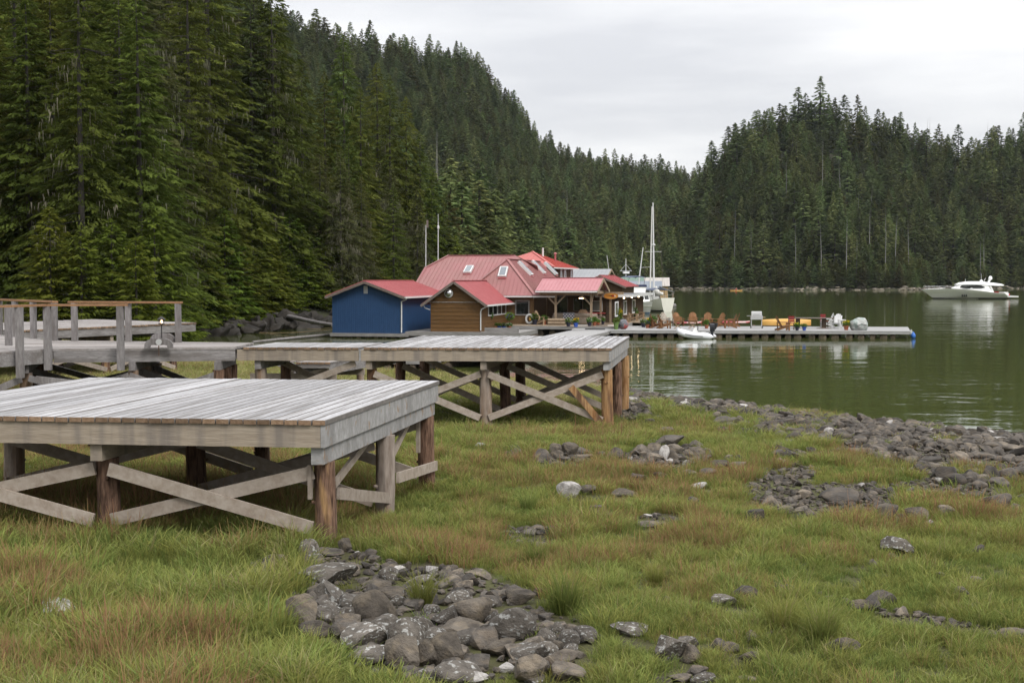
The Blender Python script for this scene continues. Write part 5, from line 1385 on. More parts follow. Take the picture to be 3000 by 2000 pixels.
cn = canoe('canoe', 'upturned yellow canoe lying on the dock behind the table', 'canoe', 2236, 2378, 954, ZK, 0.52, 'paint_yellow', 0.42, 0.3, R(-2))
b = MB(); b.beam((-2.4, -0.1, 0.02), (-2.4, 0.6, 0.02), 0.08, 0.04); b.build('chock', 'cedar_red', cn)
pmat('kayak_red', (0.36, 0.035, 0.05), (0.42, 0.06, 0.07), scale=3, rough=0.35, c3=(0.5, 0.45, 0.42), c3amt=0.7, c3scale=2)
def kayak(label, px0, px1, py, z, mat, yoff, rz):
    p, q = on(px0, py, z), on(px1, py, z); L = (q - p).length
    o = empty('kayak', (p + q) / 2 + Vector((0, yoff, 0)), rz, label, 'kayak')
    rings = []
    for i in range(15):
        t = -1 + 2 * i / 14; w = 0.28 * (1 - abs(t) ** 2) ** 0.7 + 0.015; h = 0.26 * (1 - 0.35 * abs(t) ** 2)
        rings.append([(t * L / 2, w * math.cos(2 * math.pi * k / 12), h / 2 + h / 2 * math.sin(2 * math.pi * k / 12) + 0.12 * t ** 4) for k in range(12)])
    b = MB(); b.loft(rings); b.build('hull', mat, o, True)
    b = MB(); b.lathe((0, 0, 0.25), [(0.42, 0), (0.44, 0.03), (0.40, 0.04), (0.36, 0.0)], 16, 1.0, 0.5); b.build('cockpit_rim', 'black_rubber', o, True)
    return o
kayak('red and white kayak lying beyond the deck chairs on the dock', 2105, 2198, 950, ZK, 'kayak_red', 0.2, R(-3))
kayak('red kayak lying behind the ring of deck chairs', 1965, 2060, 951, ZK, 'kayak_red', 0.2, R(-2))
# long table with round pedestals
tb = empty('long_table', on(2390, 962, ZK), R(-10), 'long dark plank table on two pedestals on the dock', 'table')
for i in range(4):
    b = MB(); b.box(-1.9, 1.25, -0.42 + i * 0.21, -0.42 + i * 0.21 + 0.20, 0.72, 0.765); b.build('top_board', 'trim_brown', tb)
for x in (-1.25, 0.55):
    b = MB(); b.box(x - 0.16, x + 0.16, -0.10, 0.10, 0.05, 0.718); b.build('pedestal', 'trim_dark', tb)
    b = MB(); b.lathe((x, 0, 0), [(0.55, 0), (0.55, 0.03), (0.2, 0.06)], 18); b.build('foot', 'trim_brown', tb, True)
c1 = adirondack('lounge_chair', 'low brown wooden lounge chair beside the table with its back to the barbecue', 'cedar_red'); place(c1, on(2296, 968, ZK), R(95))
pmat('seat_red', (0.16, 0.012, 0.014), (0.22, 0.02, 0.022), scale=4, rough=0.6)
def simple_chair(px, py, rz, label, bm_):
    o = empty('dining_chair', on(px, py, ZK), rz, label, 'chair')
    for sx in (-1, 1):
        for sy in (-1, 1):
            b = MB(); b.box(sx * 0.2 - 0.018, sx * 0.2 + 0.018, sy * 0.2 - 0.018, sy * 0.2 + 0.018, 0, 0.9 if sy > 0 else 0.44); b.build('leg', 'trim_dark', o)
    b = MB(); b.box(-0.23, 0.23, -0.23, 0.23, 0.445, 0.48); b.build('seat', bm_, o)
    for k in range(3):
        b = MB(); b.box(-0.22, 0.22, 0.185, 0.215, 0.55 + k * 0.14, 0.67 + k * 0.14); b.build('back_slat', bm_, o)
simple_chair(2317, 966, R(175), 'dark red slat backed chair at the near end of the long table', 'seat_red'); simple_chair(2414, 959, R(10), 'dark red chair behind the long table', 'seat_red')
wc = adirondack('adirondack_chair', 'white plastic deck chair at the outer end of the table', 'plastic_white'); place(wc, on(2452, 961, ZK), R(-25))
w2 = copy_tree(wc); w2["label"] = 'white plastic deck chair half hidden behind the long table'; place(w2, on(2420, 957, ZK), R(-95))
st = empty('side_table', on(2466, 963, ZK), 0, 'small square white side table beside the white deck chair', 'table')
b = MB(); b.box(-0.24, 0.24, -0.24, 0.24, 0.62, 0.65); b.build('top', 'plastic_white', st)
for sx in (-1, 1):
    for sy in (-1, 1): b = MB(); b.box(sx * 0.2 - .02, sx * 0.2 + .02, sy * 0.2 - .02, sy * 0.2 + .02, 0, 0.618); b.build('leg', 'plastic_white', st)
# covered bundle
tarp = empty('covered_bundle', on(2518, 967, ZK), 0, 'bulky bundle under a pale green and white tarpaulin near the dock end', 'bundle')
bm = bmesh.new(); bmesh.ops.create_icosphere(bm, subdivisions=4, radius=1)
for v in bm.verts:
    c = v.co.copy(); k = 1 + 0.22 * noise.noise(c * 1.7) + 0.10 * noise.noise(c * 5); v.co = Vector((c.x * 0.62 * k, c.y * 0.5 * k, max(0.0, 0.36 + c.z * 0.5 * k)))
me = bpy.data.meshes.new('cover'); bm.to_mesh(me); bm.free(); me.materials.append(MATS['canvas_tarp']); me.polygons.foreach_set("use_smooth", [True] * len(me.polygons)); link('cover', me, tarp)
b = MB(); b.tube([(-0.3, -0.52, 0.3), (0, -0.55, 0.45), (0.35, -0.5, 0.35)], 0.02, 6); b.build('rope', 'dark_iron', tarp)

# ------------------------------------------------------------------ porch furniture, sign, life ring
def lodge_pt(u, v, z): return LM @ Vector((u, v, z))
sf_u0, _ = Lv(1622, 945, 0.9); sf_u1, _ = Lv(1732, 945, 0.9)
so = empty('long_sofa', lodge_pt((sf_u0 + sf_u1) / 2, 0.9, ZD), -A13, 'long tan sofa with rolled back under the lodge porch', 'sofa'); hw = (sf_u1 - sf_u0) / 2
b = MB(); b.box(-hw, hw, 0.1, 0.85, 0.08, 0.42); b.build('seat', 'sofa_tan', so)
b = MB(); b.tube([(-hw, 0.0, 0.66), (hw, 0.0, 0.66)], 0.17, 14); b.box(-hw, hw, -0.12, 0.09, 0.1, 0.62); b.build('backrest', 'sofa_tan', so, True)
for s in (-1, 1): b = MB(); b.box(s * hw - 0.12, s * hw + 0.12, 0.0, 0.85, 0.08, 0.62); b.build('armrest', 'sofa_tan', so)
bk = empty('plaid_blanket', lodge_pt(sf_u0 + 1.15, 0.9, ZD), -A13, 'blue and white plaid blanket over the back of the porch sofa', 'blanket')
m = bpy.data.materials.new('plaid'); m.use_nodes = True; nn_, ll_ = m.node_tree.nodes, m.node_tree.links
tc_ = nn_.new("ShaderNodeTexCoord"); ck = nn_.new("ShaderNodeTexChecker"); ck.inputs["Scale"].default_value = 9.0; ck.inputs[1].default_value = (0.03, 0.035, 0.07, 1); ck.inputs[2].default_value = (0.42, 0.42, 0.42, 1)
ll_.new(tc_.outputs["Object"], ck.inputs[0]); ll_.new(ck.outputs[0], nn_["Principled BSDF"].inputs["Base Color"]); nn_["Principled BSDF"].inputs["Roughness"].default_value = 0.9; MATS['plaid'] = m
b = MB(); prof = [(-0.19, 0.25), (-0.19, 0.66), (-0.13, 0.82), (0.0, 0.86), (0.13, 0.82), (0.185, 0.7)]
b.loft([[(x, y, z) for y, z in prof] for x in (-0.42, 0.42)], closed=False, cap=False); b.loft([[(x, y * 0.985, z - 0.006) for y, z in prof] for x in (-0.42, 0.42)], closed=False, cap=False); b.build('cloth', 'plaid', bk)
bx_ = empty('log_bench', lodge_pt(sf_u0 + 0.45, -0.35, ZD), -A13, 'low bench of stacked pale logs in front of the porch sofa', 'bench')
for k in range(2): b = MB(); b.tube([(-0.62, 0, 0.13 + k * 0.22), (0.62, 0, 0.13 + k * 0.22)], 0.12, 12); b.build('log', 'post_timber', bx_, True)
s2 = empty('armchair', lodge_pt(sf_u1 + 0.35, 1.4, ZD), R(60) - A13, 'tan armchair with a pale cushion at the end of the porch sofa', 'chair')
b = MB(); b.box(-0.4, 0.4, -0.35, 0.4, 0.08, 0.42); b.build('seat', 'sofa_tan', s2); b = MB(); b.tube([(-0.4, 0.42, 0.62), (0.4, 0.42, 0.62)], 0.15, 12); b.box(-0.4, 0.4, 0.36, 0.5, 0.1, 0.6); b.build('backrest', 'sofa_tan', s2, True)
for s in (-1, 1): b = MB(); b.box(s * 0.42 - .1, s * 0.42 + .1, -0.35, 0.4, 0.08, 0.58); b.build('armrest', 'sofa_tan', s2)
wkc = empty('wicker_chair', lodge_pt(sf_u1 - 0.9, 3.0, ZD), -A13 + R(20), 'round backed pale wicker chair inside the porch', 'chair')
b = MB(); b.lathe((0, 0, 0), [(0.28, 0), (0.3, 0.4), (0.02, 0.43)], 14); b.build('seat', 'cedar_pale', wkc, True)
b = MB(); b.prism([(-0.32, 0.25, 0.4), (0.32, 0.25, 0.4), (0.36, 0.3, 0.8), (0.22, 0.32, 1.02), (-0.22, 0.32, 1.02), (-0.36, 0.3, 0.8)], (0, 0.05, 0)); b.build('backrest', 'cedar_pale', wkc)
rt = empty('red_table', lodge_pt(sf_u1 - 0.1, 3.2, ZD), -A13, 'table under a red cloth inside the porch', 'table')
b = MB(); b.box(-0.75, 0.75, -0.4, 0.4, 0.74, 0.78); b.build('cloth', 'paint_red', rt)
for sx in (-1, 1):
    for sy in (-1, 1): b = MB(); b.box(sx * .65 - .03, sx * .65 + .03, sy * .33 - .03, sy * .33 + .03, 0, .738); b.build('leg', 'trim_dark', rt)
uu, zz_ = Lv(1705, 871, 2.2)
lp = empty('porch_lamp', lodge_pt(uu, 2.2, zz_), -A13, 'lit hanging lamp with warm bulbs under the porch roof', 'lamp')
b = MB(); b.tube([(0, 0, 0.1), (0, 0, zPr - 0.15 - zz_)], 0.012, 6); b.lathe((0, 0, -0.02), [(0.28, 0), (0.30, 0.03), (0.1, 0.10), (0.02, 0.12)], 16); b.build('ring', 'rusty_bolt', lp)
for k in range(4):
    b = MB(); b.lathe((0.17 * math.cos(k * 1.57 + .4), 0.17 * math.sin(k * 1.57 + .4), -0.11), [(0.015, 0), (0.045, 0.03), (0.045, 0.07), (0.02, 0.09)], 8); b.build('bulb', 'bulb_warm', lp, True)
# oval sign
uu, zz_ = Lv(1790, 867, 4.1)
sg = empty('oval_sign', lodge_pt(uu, 4.1, zz_), -A13, 'orange oval wooden sign with a dark red headed bird shape by the porch', 'sign')
pmat('sign_orange', (0.42, 0.17, 0.025), (0.50, 0.22, 0.04), scale=3, rough=0.5); pmat('sign_black', (0.012, 0.012, 0.012), rough=0.5); pmat('sign_red', (0.30, 0.02, 0.015), rough=0.5)
RX, RZ = 0.56, 0.235
b = MB(); b.prism([(RX * math.cos(2 * math.pi * k / 40), -0.03, RZ * math.sin(2 * math.pi * k / 40)) for k in range(40)], (0, 0.06, 0)); b.build('board', 'sign_orange', sg)
b = MB()
for k in range(40):
    a, c = 2 * math.pi * k / 40, 2 * math.pi * (k + 1) / 40
    b.prism([(RX * math.cos(a), -0.033, RZ * math.sin(a)), (RX * 0.95 * math.cos(a), -0.033, RZ * 0.92 * math.sin(a)), (RX * 0.95 * math.cos(c), -0.033, RZ * 0.92 * math.sin(c)), (RX * math.cos(c), -0.033, RZ * math.sin(c))], (0, -0.012, 0))
b.build('rim', 'rail_cap', sg)
def flat(name, pts, mat, y): bb_ = MB(); bb_.prism([(x, y, z) for x, z in pts], (0, -0.006, 0)); bb_.build(name, mat, sg)
flat('bird_body', [(-0.42, 0.05), (-0.25, 0.055), (0.0, 0.04), (0.10, 0.075), (0.18, 0.085), (0.24, 0.03), (0.20, -0.05), (0.12, -0.06), (0.02, -0.01), (-0.2, 0.02)], 'sign_black', -0.032)
flat('bird_head', [(0.05, 0.02), (0.11, 0.07), (0.18, 0.075), (0.235, 0.03), (0.22, -0.03), (0.13, -0.045), (0.07, -0.01)], 'sign_red', -0.040)
flat('bird_breast', [(0.25, 0.06), (0.32, 0.05), (0.36, 0.0), (0.31, -0.06), (0.26, -0.04), (0.28, 0.0)], 'plastic_white', -0.032)
flat('bird_bill', [(-0.42, 0.045), (-0.30, 0.05), (-0.15, 0.035), (-0.30, 0.03)], 'flower_yellow' if False else 'sign_red', -0.040)
for x in (-0.3, 0.3): b = MB(); b.beam((x, 0, RZ * 0.8), (x, 0, RZ + 0.25), 0.015, 0.015); b.build('hanger', 'dark_iron', sg)
# life ring on the lodge wall
uu, zz_ = Lv(1551, 934, 0.3)
lr = empty('life_ring', lodge_pt(uu, 0.3, zz_), -A13, 'white life ring hanging on the lodge wall below the window', 'life ring')
b = MB(); rings = []
for k in range(24):
    a = 2 * math.pi * k / 24; c = Vector((0.25 * math.cos(a), 0, 0.31 * math.sin(a))); d = Vector((math.cos(a), 0, math.sin(a)))
    rings.append([c + d * 0.075 * math.cos(q * math.pi / 4) + Vector((0, 0.06 * math.sin(q * math.pi / 4), 0)) for q in range(8)])
rings.append(rings[0]); b.loft(rings, cap=False); b.build('ring', 'plastic_white', lr, True)
b = MB(); b.box(-0.02, 0.12, -0.0, 0.02, -0.12, 0.1); b.build('rope_coil', 'flower_yellow' if False else 'paint_yellow', lr)
# ------------------------------------------------------------------ boats
pmat('gel_white', (0.76, 0.76, 0.74), (0.80, 0.80, 0.785), scale=1.5, rough=0.28, spec=0.5)
pmat('gel_cream', (0.64, 0.63, 0.56), (0.69, 0.68, 0.61), scale=1.5, rough=0.3, spec=0.5)
pmat('hull_dark', (0.02, 0.022, 0.025), (0.03, 0.03, 0.034), scale=2, rough=0.4)
pmat('canvas_navy', (0.012, 0.016, 0.045), (0.02, 0.026, 0.065), scale=5, rough=0.85)
pmat('canvas_slate', (0.07, 0.085, 0.13), (0.10, 0.115, 0.165), scale=5, rough=0.85)
pmat('rubber_white', (0.62, 0.63, 0.65), (0.68, 0.69, 0.71), scale=2, rough=0.45)
pmat('rubber_grey', (0.25, 0.26, 0.27), (0.30, 0.31, 0.32), scale=2, rough=0.5)
pmat('outboard_black', (0.012, 0.013, 0.017), (0.02, 0.022, 0.028), scale=2, rough=0.3, spec=0.5)
pmat('flag_red', (0.42, 0.015, 0.02), (0.48, 0.025, 0.03), scale=2, rough=0.7)
pmat('sail_cloth', (0.55, 0.54, 0.50), (0.62, 0.61, 0.58), scale=4, rough=0.8)
pmat('mast_white', (0.60, 0.60, 0.60), (0.66, 0.66, 0.66), scale=2, rough=0.35)
pmat('hull_blue', (0.10, 0.18, 0.30), (0.13, 0.22, 0.35), scale=2, rough=0.4)

def hull(o, L, B, sheer, draft, mat, bow_rake=0.8, stern=0.85, n=22, flare=0.25, boot='hull_dark', transom=True, name='hull'):
    """bow towards -x; sheer(t): deck height; t 0 bow .. 1 stern"""
    rings, dk = [], []
    for i in range(n):
        t = i / (n - 1)
        bw_ = B / 2 * min(1.0, (1 - (1 - min(t / 0.55, 1)) ** 2.0)) * (1 if t < 0.6 else 1 - (1 - stern) * ((t - 0.6) / 0.4) ** 2) + 0.02
        zs = sheer(t)
        x_top = -L / 2 + L * t
        rk = bow_rake * (1 - t) ** 2.2
        ring = []
        for s in (-1, 1):
            ks = [0, 0.18, 0.4, 0.7, 1.0]
            if s == 1: ks = ks[::-1]
            for k in ks:      # k=1 sheer, 0 keel
                z = -draft + (zs + draft) * k
                w = bw_ * (k ** 0.42) * (1 - flare * (1 - k) * (1 - t)) if k > 0 else 0.0
                ring.append((x_top + rk * (1 - k), -s * w if False else s * w * -1, z))
        rings.append(ring)
    b = MB(); b.loft(rings, closed=False, cap=False)
    if transom: b.add(rings[-1], [tuple(range(len(rings[-1])))])
    h = b.build(name, mat, o, True)
    b = MB()
    for r0, r1 in zip(rings[:-1], rings[1:]):
        b.add([Vector(r0[4]) + Vector((0, 0, -0.04)), Vector(r0[5]) + Vector((0, 0, -0.04)), Vector(r1[5]) + Vector((0, 0, -0.04)), Vector(r1[4]) + Vector((0, 0, -0.04))], [(0, 1, 2, 3)])
    b.build('deck', mat, o)
    return rings
def waterstripe(o, rings, z0, z1, mat):
    b = MB(); 
    def pt(r, side, z):
        seg = [Vector(p) for p in (r[:5] if side == 0 else r[5:][::-1])]
        for a, c in zip(seg[:-1], seg[1:]):
            if (a.z - z) * (c.z - z) <= 0 and a.z != c.z: return a.lerp(c, (z - a.z) / (c.z - a.z))
        return seg[0]
    for side in (0, 1):
        for r0, r1 in zip(rings[:-1], rings[1:]):
            off = Vector((0, -0.012 if side == 1 else 0.012, 0))
            if pt(r0, side, z0).y > 0: off = Vector((0, 0.012, 0))
            else: off = Vector((0, -0.012, 0))
            b.add([pt(r0, side, z0) + off, pt(r1, side, z0) + off, pt(r1, side, z1) + off, pt(r0, side, z1) + off], [(0, 1, 2, 3)])
    b.build('boot_stripe', mat, o)

# ---- white motor cruiser
YC = 4 * F / (875 - 817)
p0, p1 = at(2706, 870, YC), at(2962, 870, YC)
yl = (p1 - p0).length
ya = empty('motor_cruiser', ((p0.x + p1.x) / 2, YC, 0), R(-2), 'sleek white motor cruiser lying alone on the cove with a red flag at its stern', 'motor boat')
def ypx(px, py): p = at(px, py, YC); return p.x - (p0.x + p1.x) / 2, p.z
def ys(X, Y): return ypx(2600 + X / 5.88, 750 + Y / 5.88)
SHE = [ys(610, 575), ys(1000, 552), ys(1400, 580), ys(1780, 628), ys(1940, 635), ys(2010, 700)]
def sheer_y(t):
    x = -yl / 2 + yl * t; return float(np.interp(x, [q[0] for q in SHE], [q[1] for q in SHE]))
L_y = ys(2000, 700)[0] - ys(610, 575)[0]
yo = empty  # noqa
xm = (ys(2000, 0)[0] + ys(610, 0)[0]) / 2
class Sub: pass
hb_ = MB()
rings = []
n = 26
for i in range(n):
    t = i / (n - 1); xt = ys(610, 0)[0] + L_y * t
    zs = float(np.interp(xt, [q[0] for q in SHE], [q[1] for q in SHE]))
    bw_ = 2.6 * (1 - (1 - min(t / 0.5, 1)) ** 2.1) * (1 if t < .6 else 1 - 0.1 * ((t - .6) / .4) ** 2) + 0.03
    rk = 3.0 * (1 - t) ** 3.0
    ring = []
    for s in (-1, 1):
        ks = [0, 0.25, 0.45, 0.72, 0.80, 1.0]
        if s == -1: ks = ks[::-1]
        for k in ks:
            z = -0.5 + (zs + 0.5) * k
            w = bw_ * (max(k, 0) ** 0.45) * (1 - 0.3 * (1 - k) * (1 - t))
            if k == 0.80: w += 0.05
            ring.append((xt + rk * (1 - k), s * w, z))
    rings.append(ring)
hb_.loft(rings, closed=False, cap=False); hb_.add(rings[-1], [tuple(range(12))])
hb_.build('hull', 'gel_white', ya, 'all' if False else True)
b = MB()
for r0, r1 in zip(rings[:-1], rings[1:]): b.add([Vector(r0[0]) - Vector((0, 0, .05)), Vector(r0[11]) - Vector((0, 0, .05)), Vector(r1[11]) - Vector((0, 0, .05)), Vector(r1[0]) - Vector((0, 0, .05))], [(0, 1, 2, 3)])
b.build('deck', 'gel_white', ya)
rr5 = [r[:6] for r in rings]
b = MB()
for side in (0, 1):
    for r0, r1 in zip(rings[:-1], rings[1:]):
        def pz(r, z):
            seg = [Vector(p) for p in (r[:6][::-1] if side == 0 else r[6:])]
            for a, c in zip(seg[:-1], seg[1:]):
                if a.z <= z <= c.z: return a.lerp(c, (z - a.z) / max(1e-6, c.z - a.z))
            return seg[-1]
        off = Vector((0, (-1 if side == 0 else 1) * 0.02, 0))
        b.add([pz(r0, 0.02) + off, pz(r1, 0.02) + off, pz(r1, 0.22) + off, pz(r0, 0.22) + off], [(0, 1, 2, 3)])
b.build('boot_stripe', 'hull_dark', ya)
# swim platform
x0, z0_ = ys(1990, 705); x1, _ = ys(2195, 705)
b = MB(); b.loft([[(x, w, z) for w, z in ((-2.0 * f, 0.32), (2.0 * f, 0.32), (2.05 * f, 0.62 * g), (-2.05 * f, 0.62 * g))] for x, f, g in ((x0 - 0.3, 1, 1.1), (x0 + 1.2, 1, 1), (x1 - 0.3, 0.95, 1), (x1, 0.8, 0.9))]); b.build('swim_platform', 'gel_white', ya, True)
# cabin and roof
def prof_at(X, pts): return float(np.interp(X, [p[0] for p in pts], [p[1] for p in pts]))
lowc = [(1120, 560), (1400, 578), (1780, 625)]
cab = [(1120, 548), (1200, 505), (1260, 470), (1350, 445), (1500, 438), (1600, 440), (1690, 452)]
b = MB(); rg = []
for X in np.linspace(1120, 1760, 16):
    x, zt_ = ys(X, prof_at(X, cab) if X < 1690 else prof_at(X, [(1690, 452), (1700, 530), (1760, 612)])); _, zb_ = ys(X, prof_at(X, lowc)); zb_ -= 0.2; zt_ = max(zt_, zb_ + 0.1)
    w = 2.1 * min(1, 0.45 + 0.55 * (X - 1120) / 250)
    rg.append([(x, -w, zb_), (x, -w * 0.96, zb_ + (zt_ - zb_) * 0.45), (x, -w * 0.80, zb_ + (zt_ - zb_) * 0.9), (x, -w * 0.5, zt_), (x, w * 0.5, zt_), (x, w * 0.80, zb_ + (zt_ - zb_) * 0.9), (x, w * 0.96, zb_ + (zt_ - zb_) * 0.45), (x, w, zb_)])
b.loft(rg); b.build('cabin', 'gel_white', ya, True)
b = MB(); rg = []
for X, yt, yb in ((1175, 486, 496), (1260, 455, 492), (1400, 438, 490), (1550, 436, 492), (1700, 450, 505), (1850, 468, 510), (1935, 482, 508), (1952, 495, 506)):
    x, zt_ = ys(X, yt); _, zb_ = ys(X, yb); w = 2.0 * min(1, 0.5 + (X - 1175) / 300) * (1 if X < 1850 else 0.9)
    rg.append([(x, -w, zb_), (x, -w * 0.95, (zt_ + zb_) / 2), (x, -w * 0.6, zt_), (x, w * 0.6, zt_), (x, w * 0.95, (zt_ + zb_) / 2), (x, w, zb_)])
b.loft(rg); b.build('hardtop', 'gel_white', ya, True)
for s in (-1, 1):
    wp = [(1195, 542), (1225, 505), (1260, 496), (1350, 496), (1480, 496), (1550, 505), (1620, 535), (1560, 552), (1420, 558), (1280, 555)]
    b = MB(); w_ = 2.14
    b.prism([(ys(X, Y)[0], s * (w_ * min(1, 0.52 + (X - 1120) / 260) + 0.0), ys(X, Y)[1]) for X, Y in wp], (0, -s * 0.10, 0)); b.build('side_window', 'glass_dark', ya)
    for k in range(3):
        X = 1226 + k * 33; x_a, z_a = ys(X - 9, 660); x_b, z_b = ys(X + 9, 698)
        b = MB(); b.box(x_a, x_b, s * 2.36 - 0.12, s * 2.36 + 0.12, z_b, z_a); b.build('porthole', 'glass_dark', ya)
    b = MB(); pts = [ys(1145, 532), ys(960, 522), ys(620, 525)]; pl_ = [(pts[0][0], s * 2.3, pts[0][1]), (pts[1][0], s * 2.0, pts[1][1]), (ys(760, 0)[0], s * 1.1, ys(760, 523)[1]), (pts[2][0], s * 0.1, pts[2][1])]
    b.tube(pl_, 0.04, 6)
    for X in (680, 760, 850, 940, 1030):
        x, zt_ = ys(X, 524); _, zb_ = ys(X + 25, 566); yy_ = s * float(np.interp(X, [620, 760, 960, 1145], [0.1, 1.1, 2.0, 2.3])); b.tube([(x, yy_, zt_), (x + 0.25, yy_, zb_)], 0.03, 6)
    b.build('bow_rail', 'steel', ya, True)
    b = MB(); x, z = ys(1690, 460); x2, z2 = ys(1760, 625); b.beam((x, s * 1.75, z), (x2, s * 1.9, z2), 0.1, 0.35); b.build('roof_support', 'gel_white', ya)
x, z = ys(1745, 440); b = MB(); b.beam((x - 0.1, 0, z - 0.1), (x + 0.25, 0, z + 0.55), 0.12, 0.4); b.lathe((x + 0.25, 0, z + 0.35), [(0.15, 0), (0.36, 0.15), (0.36, 0.5), (0.2, 0.72), (0.05, 0.78)], 14); b.build('satellite_dome', 'gel_white', ya, True)
x, z = ys(1612, 440); b = MB(); b.lathe((x, 0, z - 0.05), [(0.3, 0), (0.3, 0.25), (0.22, 0.4)], 14); b.tube([(x, 0, z), (x, 0, z + 1.6)], 0.025, 6); b.build('radar', 'gel_white', ya, True)
x, z = ys(1700, 440); b = MB(); b.tube([(x - 0.25, 0.8, z), (x + 0.1, 0.8, z + 0.7)], 0.04, 6); x2, z2 = ys(1342, 440); b.tube([(x2, 0, z2 - .05), (x2, 0, z2 + 0.5)], 0.04, 6); b.build('antenna', 'gel_white', ya, True)
x, z = ys(1950, 640); b = MB(); b.box(x - 0.05, x + 0.75, -1.9, 1.9, z - 0.35, z + 0.25); b.build('stern_locker', 'gel_white', ya)
x, z = ys(1850, 610); b = MB(); b.box(x - 0.7, x + 0.3, -1.2, 1.2, z - 0.4, z); b.build('cockpit_seat', 'seat_red', ya)
fx, fz = ys(2030, 700)
fl = empty('stern_flag', ya.matrix_basis @ Vector((fx, -0.5, fz)), R(-2), 'red and white flag on a short staff at the cruiser stern', 'flag')
b = MB(); b.tube([(0, 0, -0.3), (0, 0, 0.9)], 0.025, 6); b.build('staff', 'steel', fl)
def wavy(u, v): return (0.05 + 0.55 * u - 0.25 * v, 0.10 * math.sin(u * 5 + v * 2), 0.85 - 0.95 * v - 0.25 * u)
b = MB(); NU = 8
for i in range(NU):
    for j in range(6):
        u0, u1, v0, v1 = i / NU, (i + 1) / NU, j / 6, (j + 1) / 6
        b.cur = 1 if 0.30 <= (u0 + u1) / 2 <= 0.7 and (v0 + v1) / 2 < 0.62 else 0
        q = [Vector(wavy(*c)) for c in ((u0, v0), (u1, v0), (u1, v1), (u0, v1))]; b.prism(q, (0, 0.012, 0))
b.build('cloth', ['flag_red', 'plastic_white'], fl)

# ---- motor yacht (trawler) beside the lodge, seen from its bow quarter
TY = 118.0
tc_ = at(1862, 905, TY); 
tr = empty('trawler_yacht', (tc_.x - 1.2, TY + 4, 0), R(-100) + math.pi, 'white trawler yacht with a navy canopy moored behind the lodge wing', 'motor boat')
# local: bow towards -x. choose heading so the bow points to the camera's right
tr.rotation_euler = (0, 0, R(112)); tr.location = (14.45, 145.3, 0); tr.scale = (0.72, 0.72, 0.72)
rings_t = hull(tr, 12.0, 4.0, lambda t: 1.5 + 0.55 * (1 - t) ** 2, 0.6, 'gel_white', 1.2, 0.9)
waterstripe(tr, rings_t, 0.02, 0.25, 'hull_blue')
b = MB()
for side in (0, 1):
    pts = []
    for r in rings_t[:20]:
        pts.append(Vector(r[3] if side == 0 else r[6]) + Vector((0, 0.03 if Vector(r[3] if side == 0 else r[6]).y > 0 else -0.03, 0)))
    b.tube(pts, 0.05, 6)
b.build('rub_rail', 'gel_cream', tr, True)
b = MB(); b.loft([[(-2.6, -1.4, 1.7), (-2.6, 1.4, 1.7), (-2.0, 1.4, 3.2), (-2.0, -1.4, 3.2)], [(4.2, -1.6, 1.5), (4.2, 1.6, 1.5), (4.2, 1.6, 3.2), (4.2, -1.6, 3.2)]]); b.build('cabin', 'gel_white', tr)
for s in (-1, 1):
    for k in range(3):
        b = MB(); b.box(-1.4 + k * 1.7, -0.1 + k * 1.7, s * 1.52 - 0.06, s * 1.52 + 0.06, 2.25, 2.95); b.build('cabin_window', 'glass_dark', tr)
for k in range(3):
    b = MB(); y = -0.9 + k * 0.9; b.prism([(-2.42, y - 0.36, 2.25), (-2.42, y + 0.36, 2.25), (-2.16, y + 0.36, 2.95), (-2.16, y - 0.36, 2.95)], (-0.04, 0, 0.01)); b.build('windscreen', 'glass_dark', tr)
b = MB(); b.box(-2.3, 4.8, -1.85, 1.85, 3.205, 3.32); b.build('cabin_roof', 'gel_white', tr)
b = MB(); b.loft([[(-1.0, -1.35, 3.33), (-1.0, 1.35, 3.33), (-1.25, 1.45, 4.25), (-1.25, -1.45, 4.25)], [(3.0, -1.35, 3.33), (3.0, 1.35, 3.33), (3.0, 1.45, 4.25), (3.0, -1.45, 4.25)]]); b.build('flybridge', 'gel_white', tr)
b = MB(); b.loft([[(-1.35, -1.5, 4.26), (-1.35, 1.5, 4.26), (-1.2, 1.45, 4.62), (-1.2, -1.45, 4.62)], [(3.05, -1.5, 4.26), (3.05, 1.5, 4.26), (3.0, 1.45, 4.55), (3.0, -1.45, 4.55)]]); b.build('bridge_cover', 'canvas_navy', tr)
b = MB(); rg = [[(x, y, 5.9 + 0.16 * (1 - (y / 1.5) ** 2) - (0.12 if abs(x - 0.9) > 1.6 else 0)) for y in np.linspace(-1.5, 1.5, 9)] + [(x, y, 5.83 + 0.16 * (1 - (y / 1.5) ** 2) - (0.12 if abs(x - 0.9) > 1.6 else 0)) for y in np.linspace(1.5, -1.5, 9)] for x in np.linspace(-0.9, 2.7, 6)]
b.loft(rg); b.build('bimini_top', 'canvas_slate', tr, True)
b = MB()
for x in (-0.8, 2.6):
    for s in (-1, 1): b.tube([(x, s * 1.48, 5.85), (0.9 + (x - 0.9) * 0.7, s * 1.45, 4.5)], 0.03, 6)
b.build('bimini_frame', 'steel', tr, True)
b = MB(); b.tube([(3.2, 0, 3.3), (3.3, 0, 8.9)], [0.08, 0.05], 8); b.beam((3.25, -1.1, 6.9), (3.25, 1.1, 6.9), 0.06, 0.06); b.tube([(3.25, -1.0, 6.9), (3.3, 0, 8.0)], 0.02, 5); b.tube([(3.25, 1.0, 6.9), (3.3, 0, 8.0)], 0.02, 5); b.build('mast', 'mast_white', tr, True)
b = MB(); b.cbox((3.2, 0, 6.6), (0.3, 1.1, 0.3)); b.build('radar', 'gel_white', tr)
b = MB()
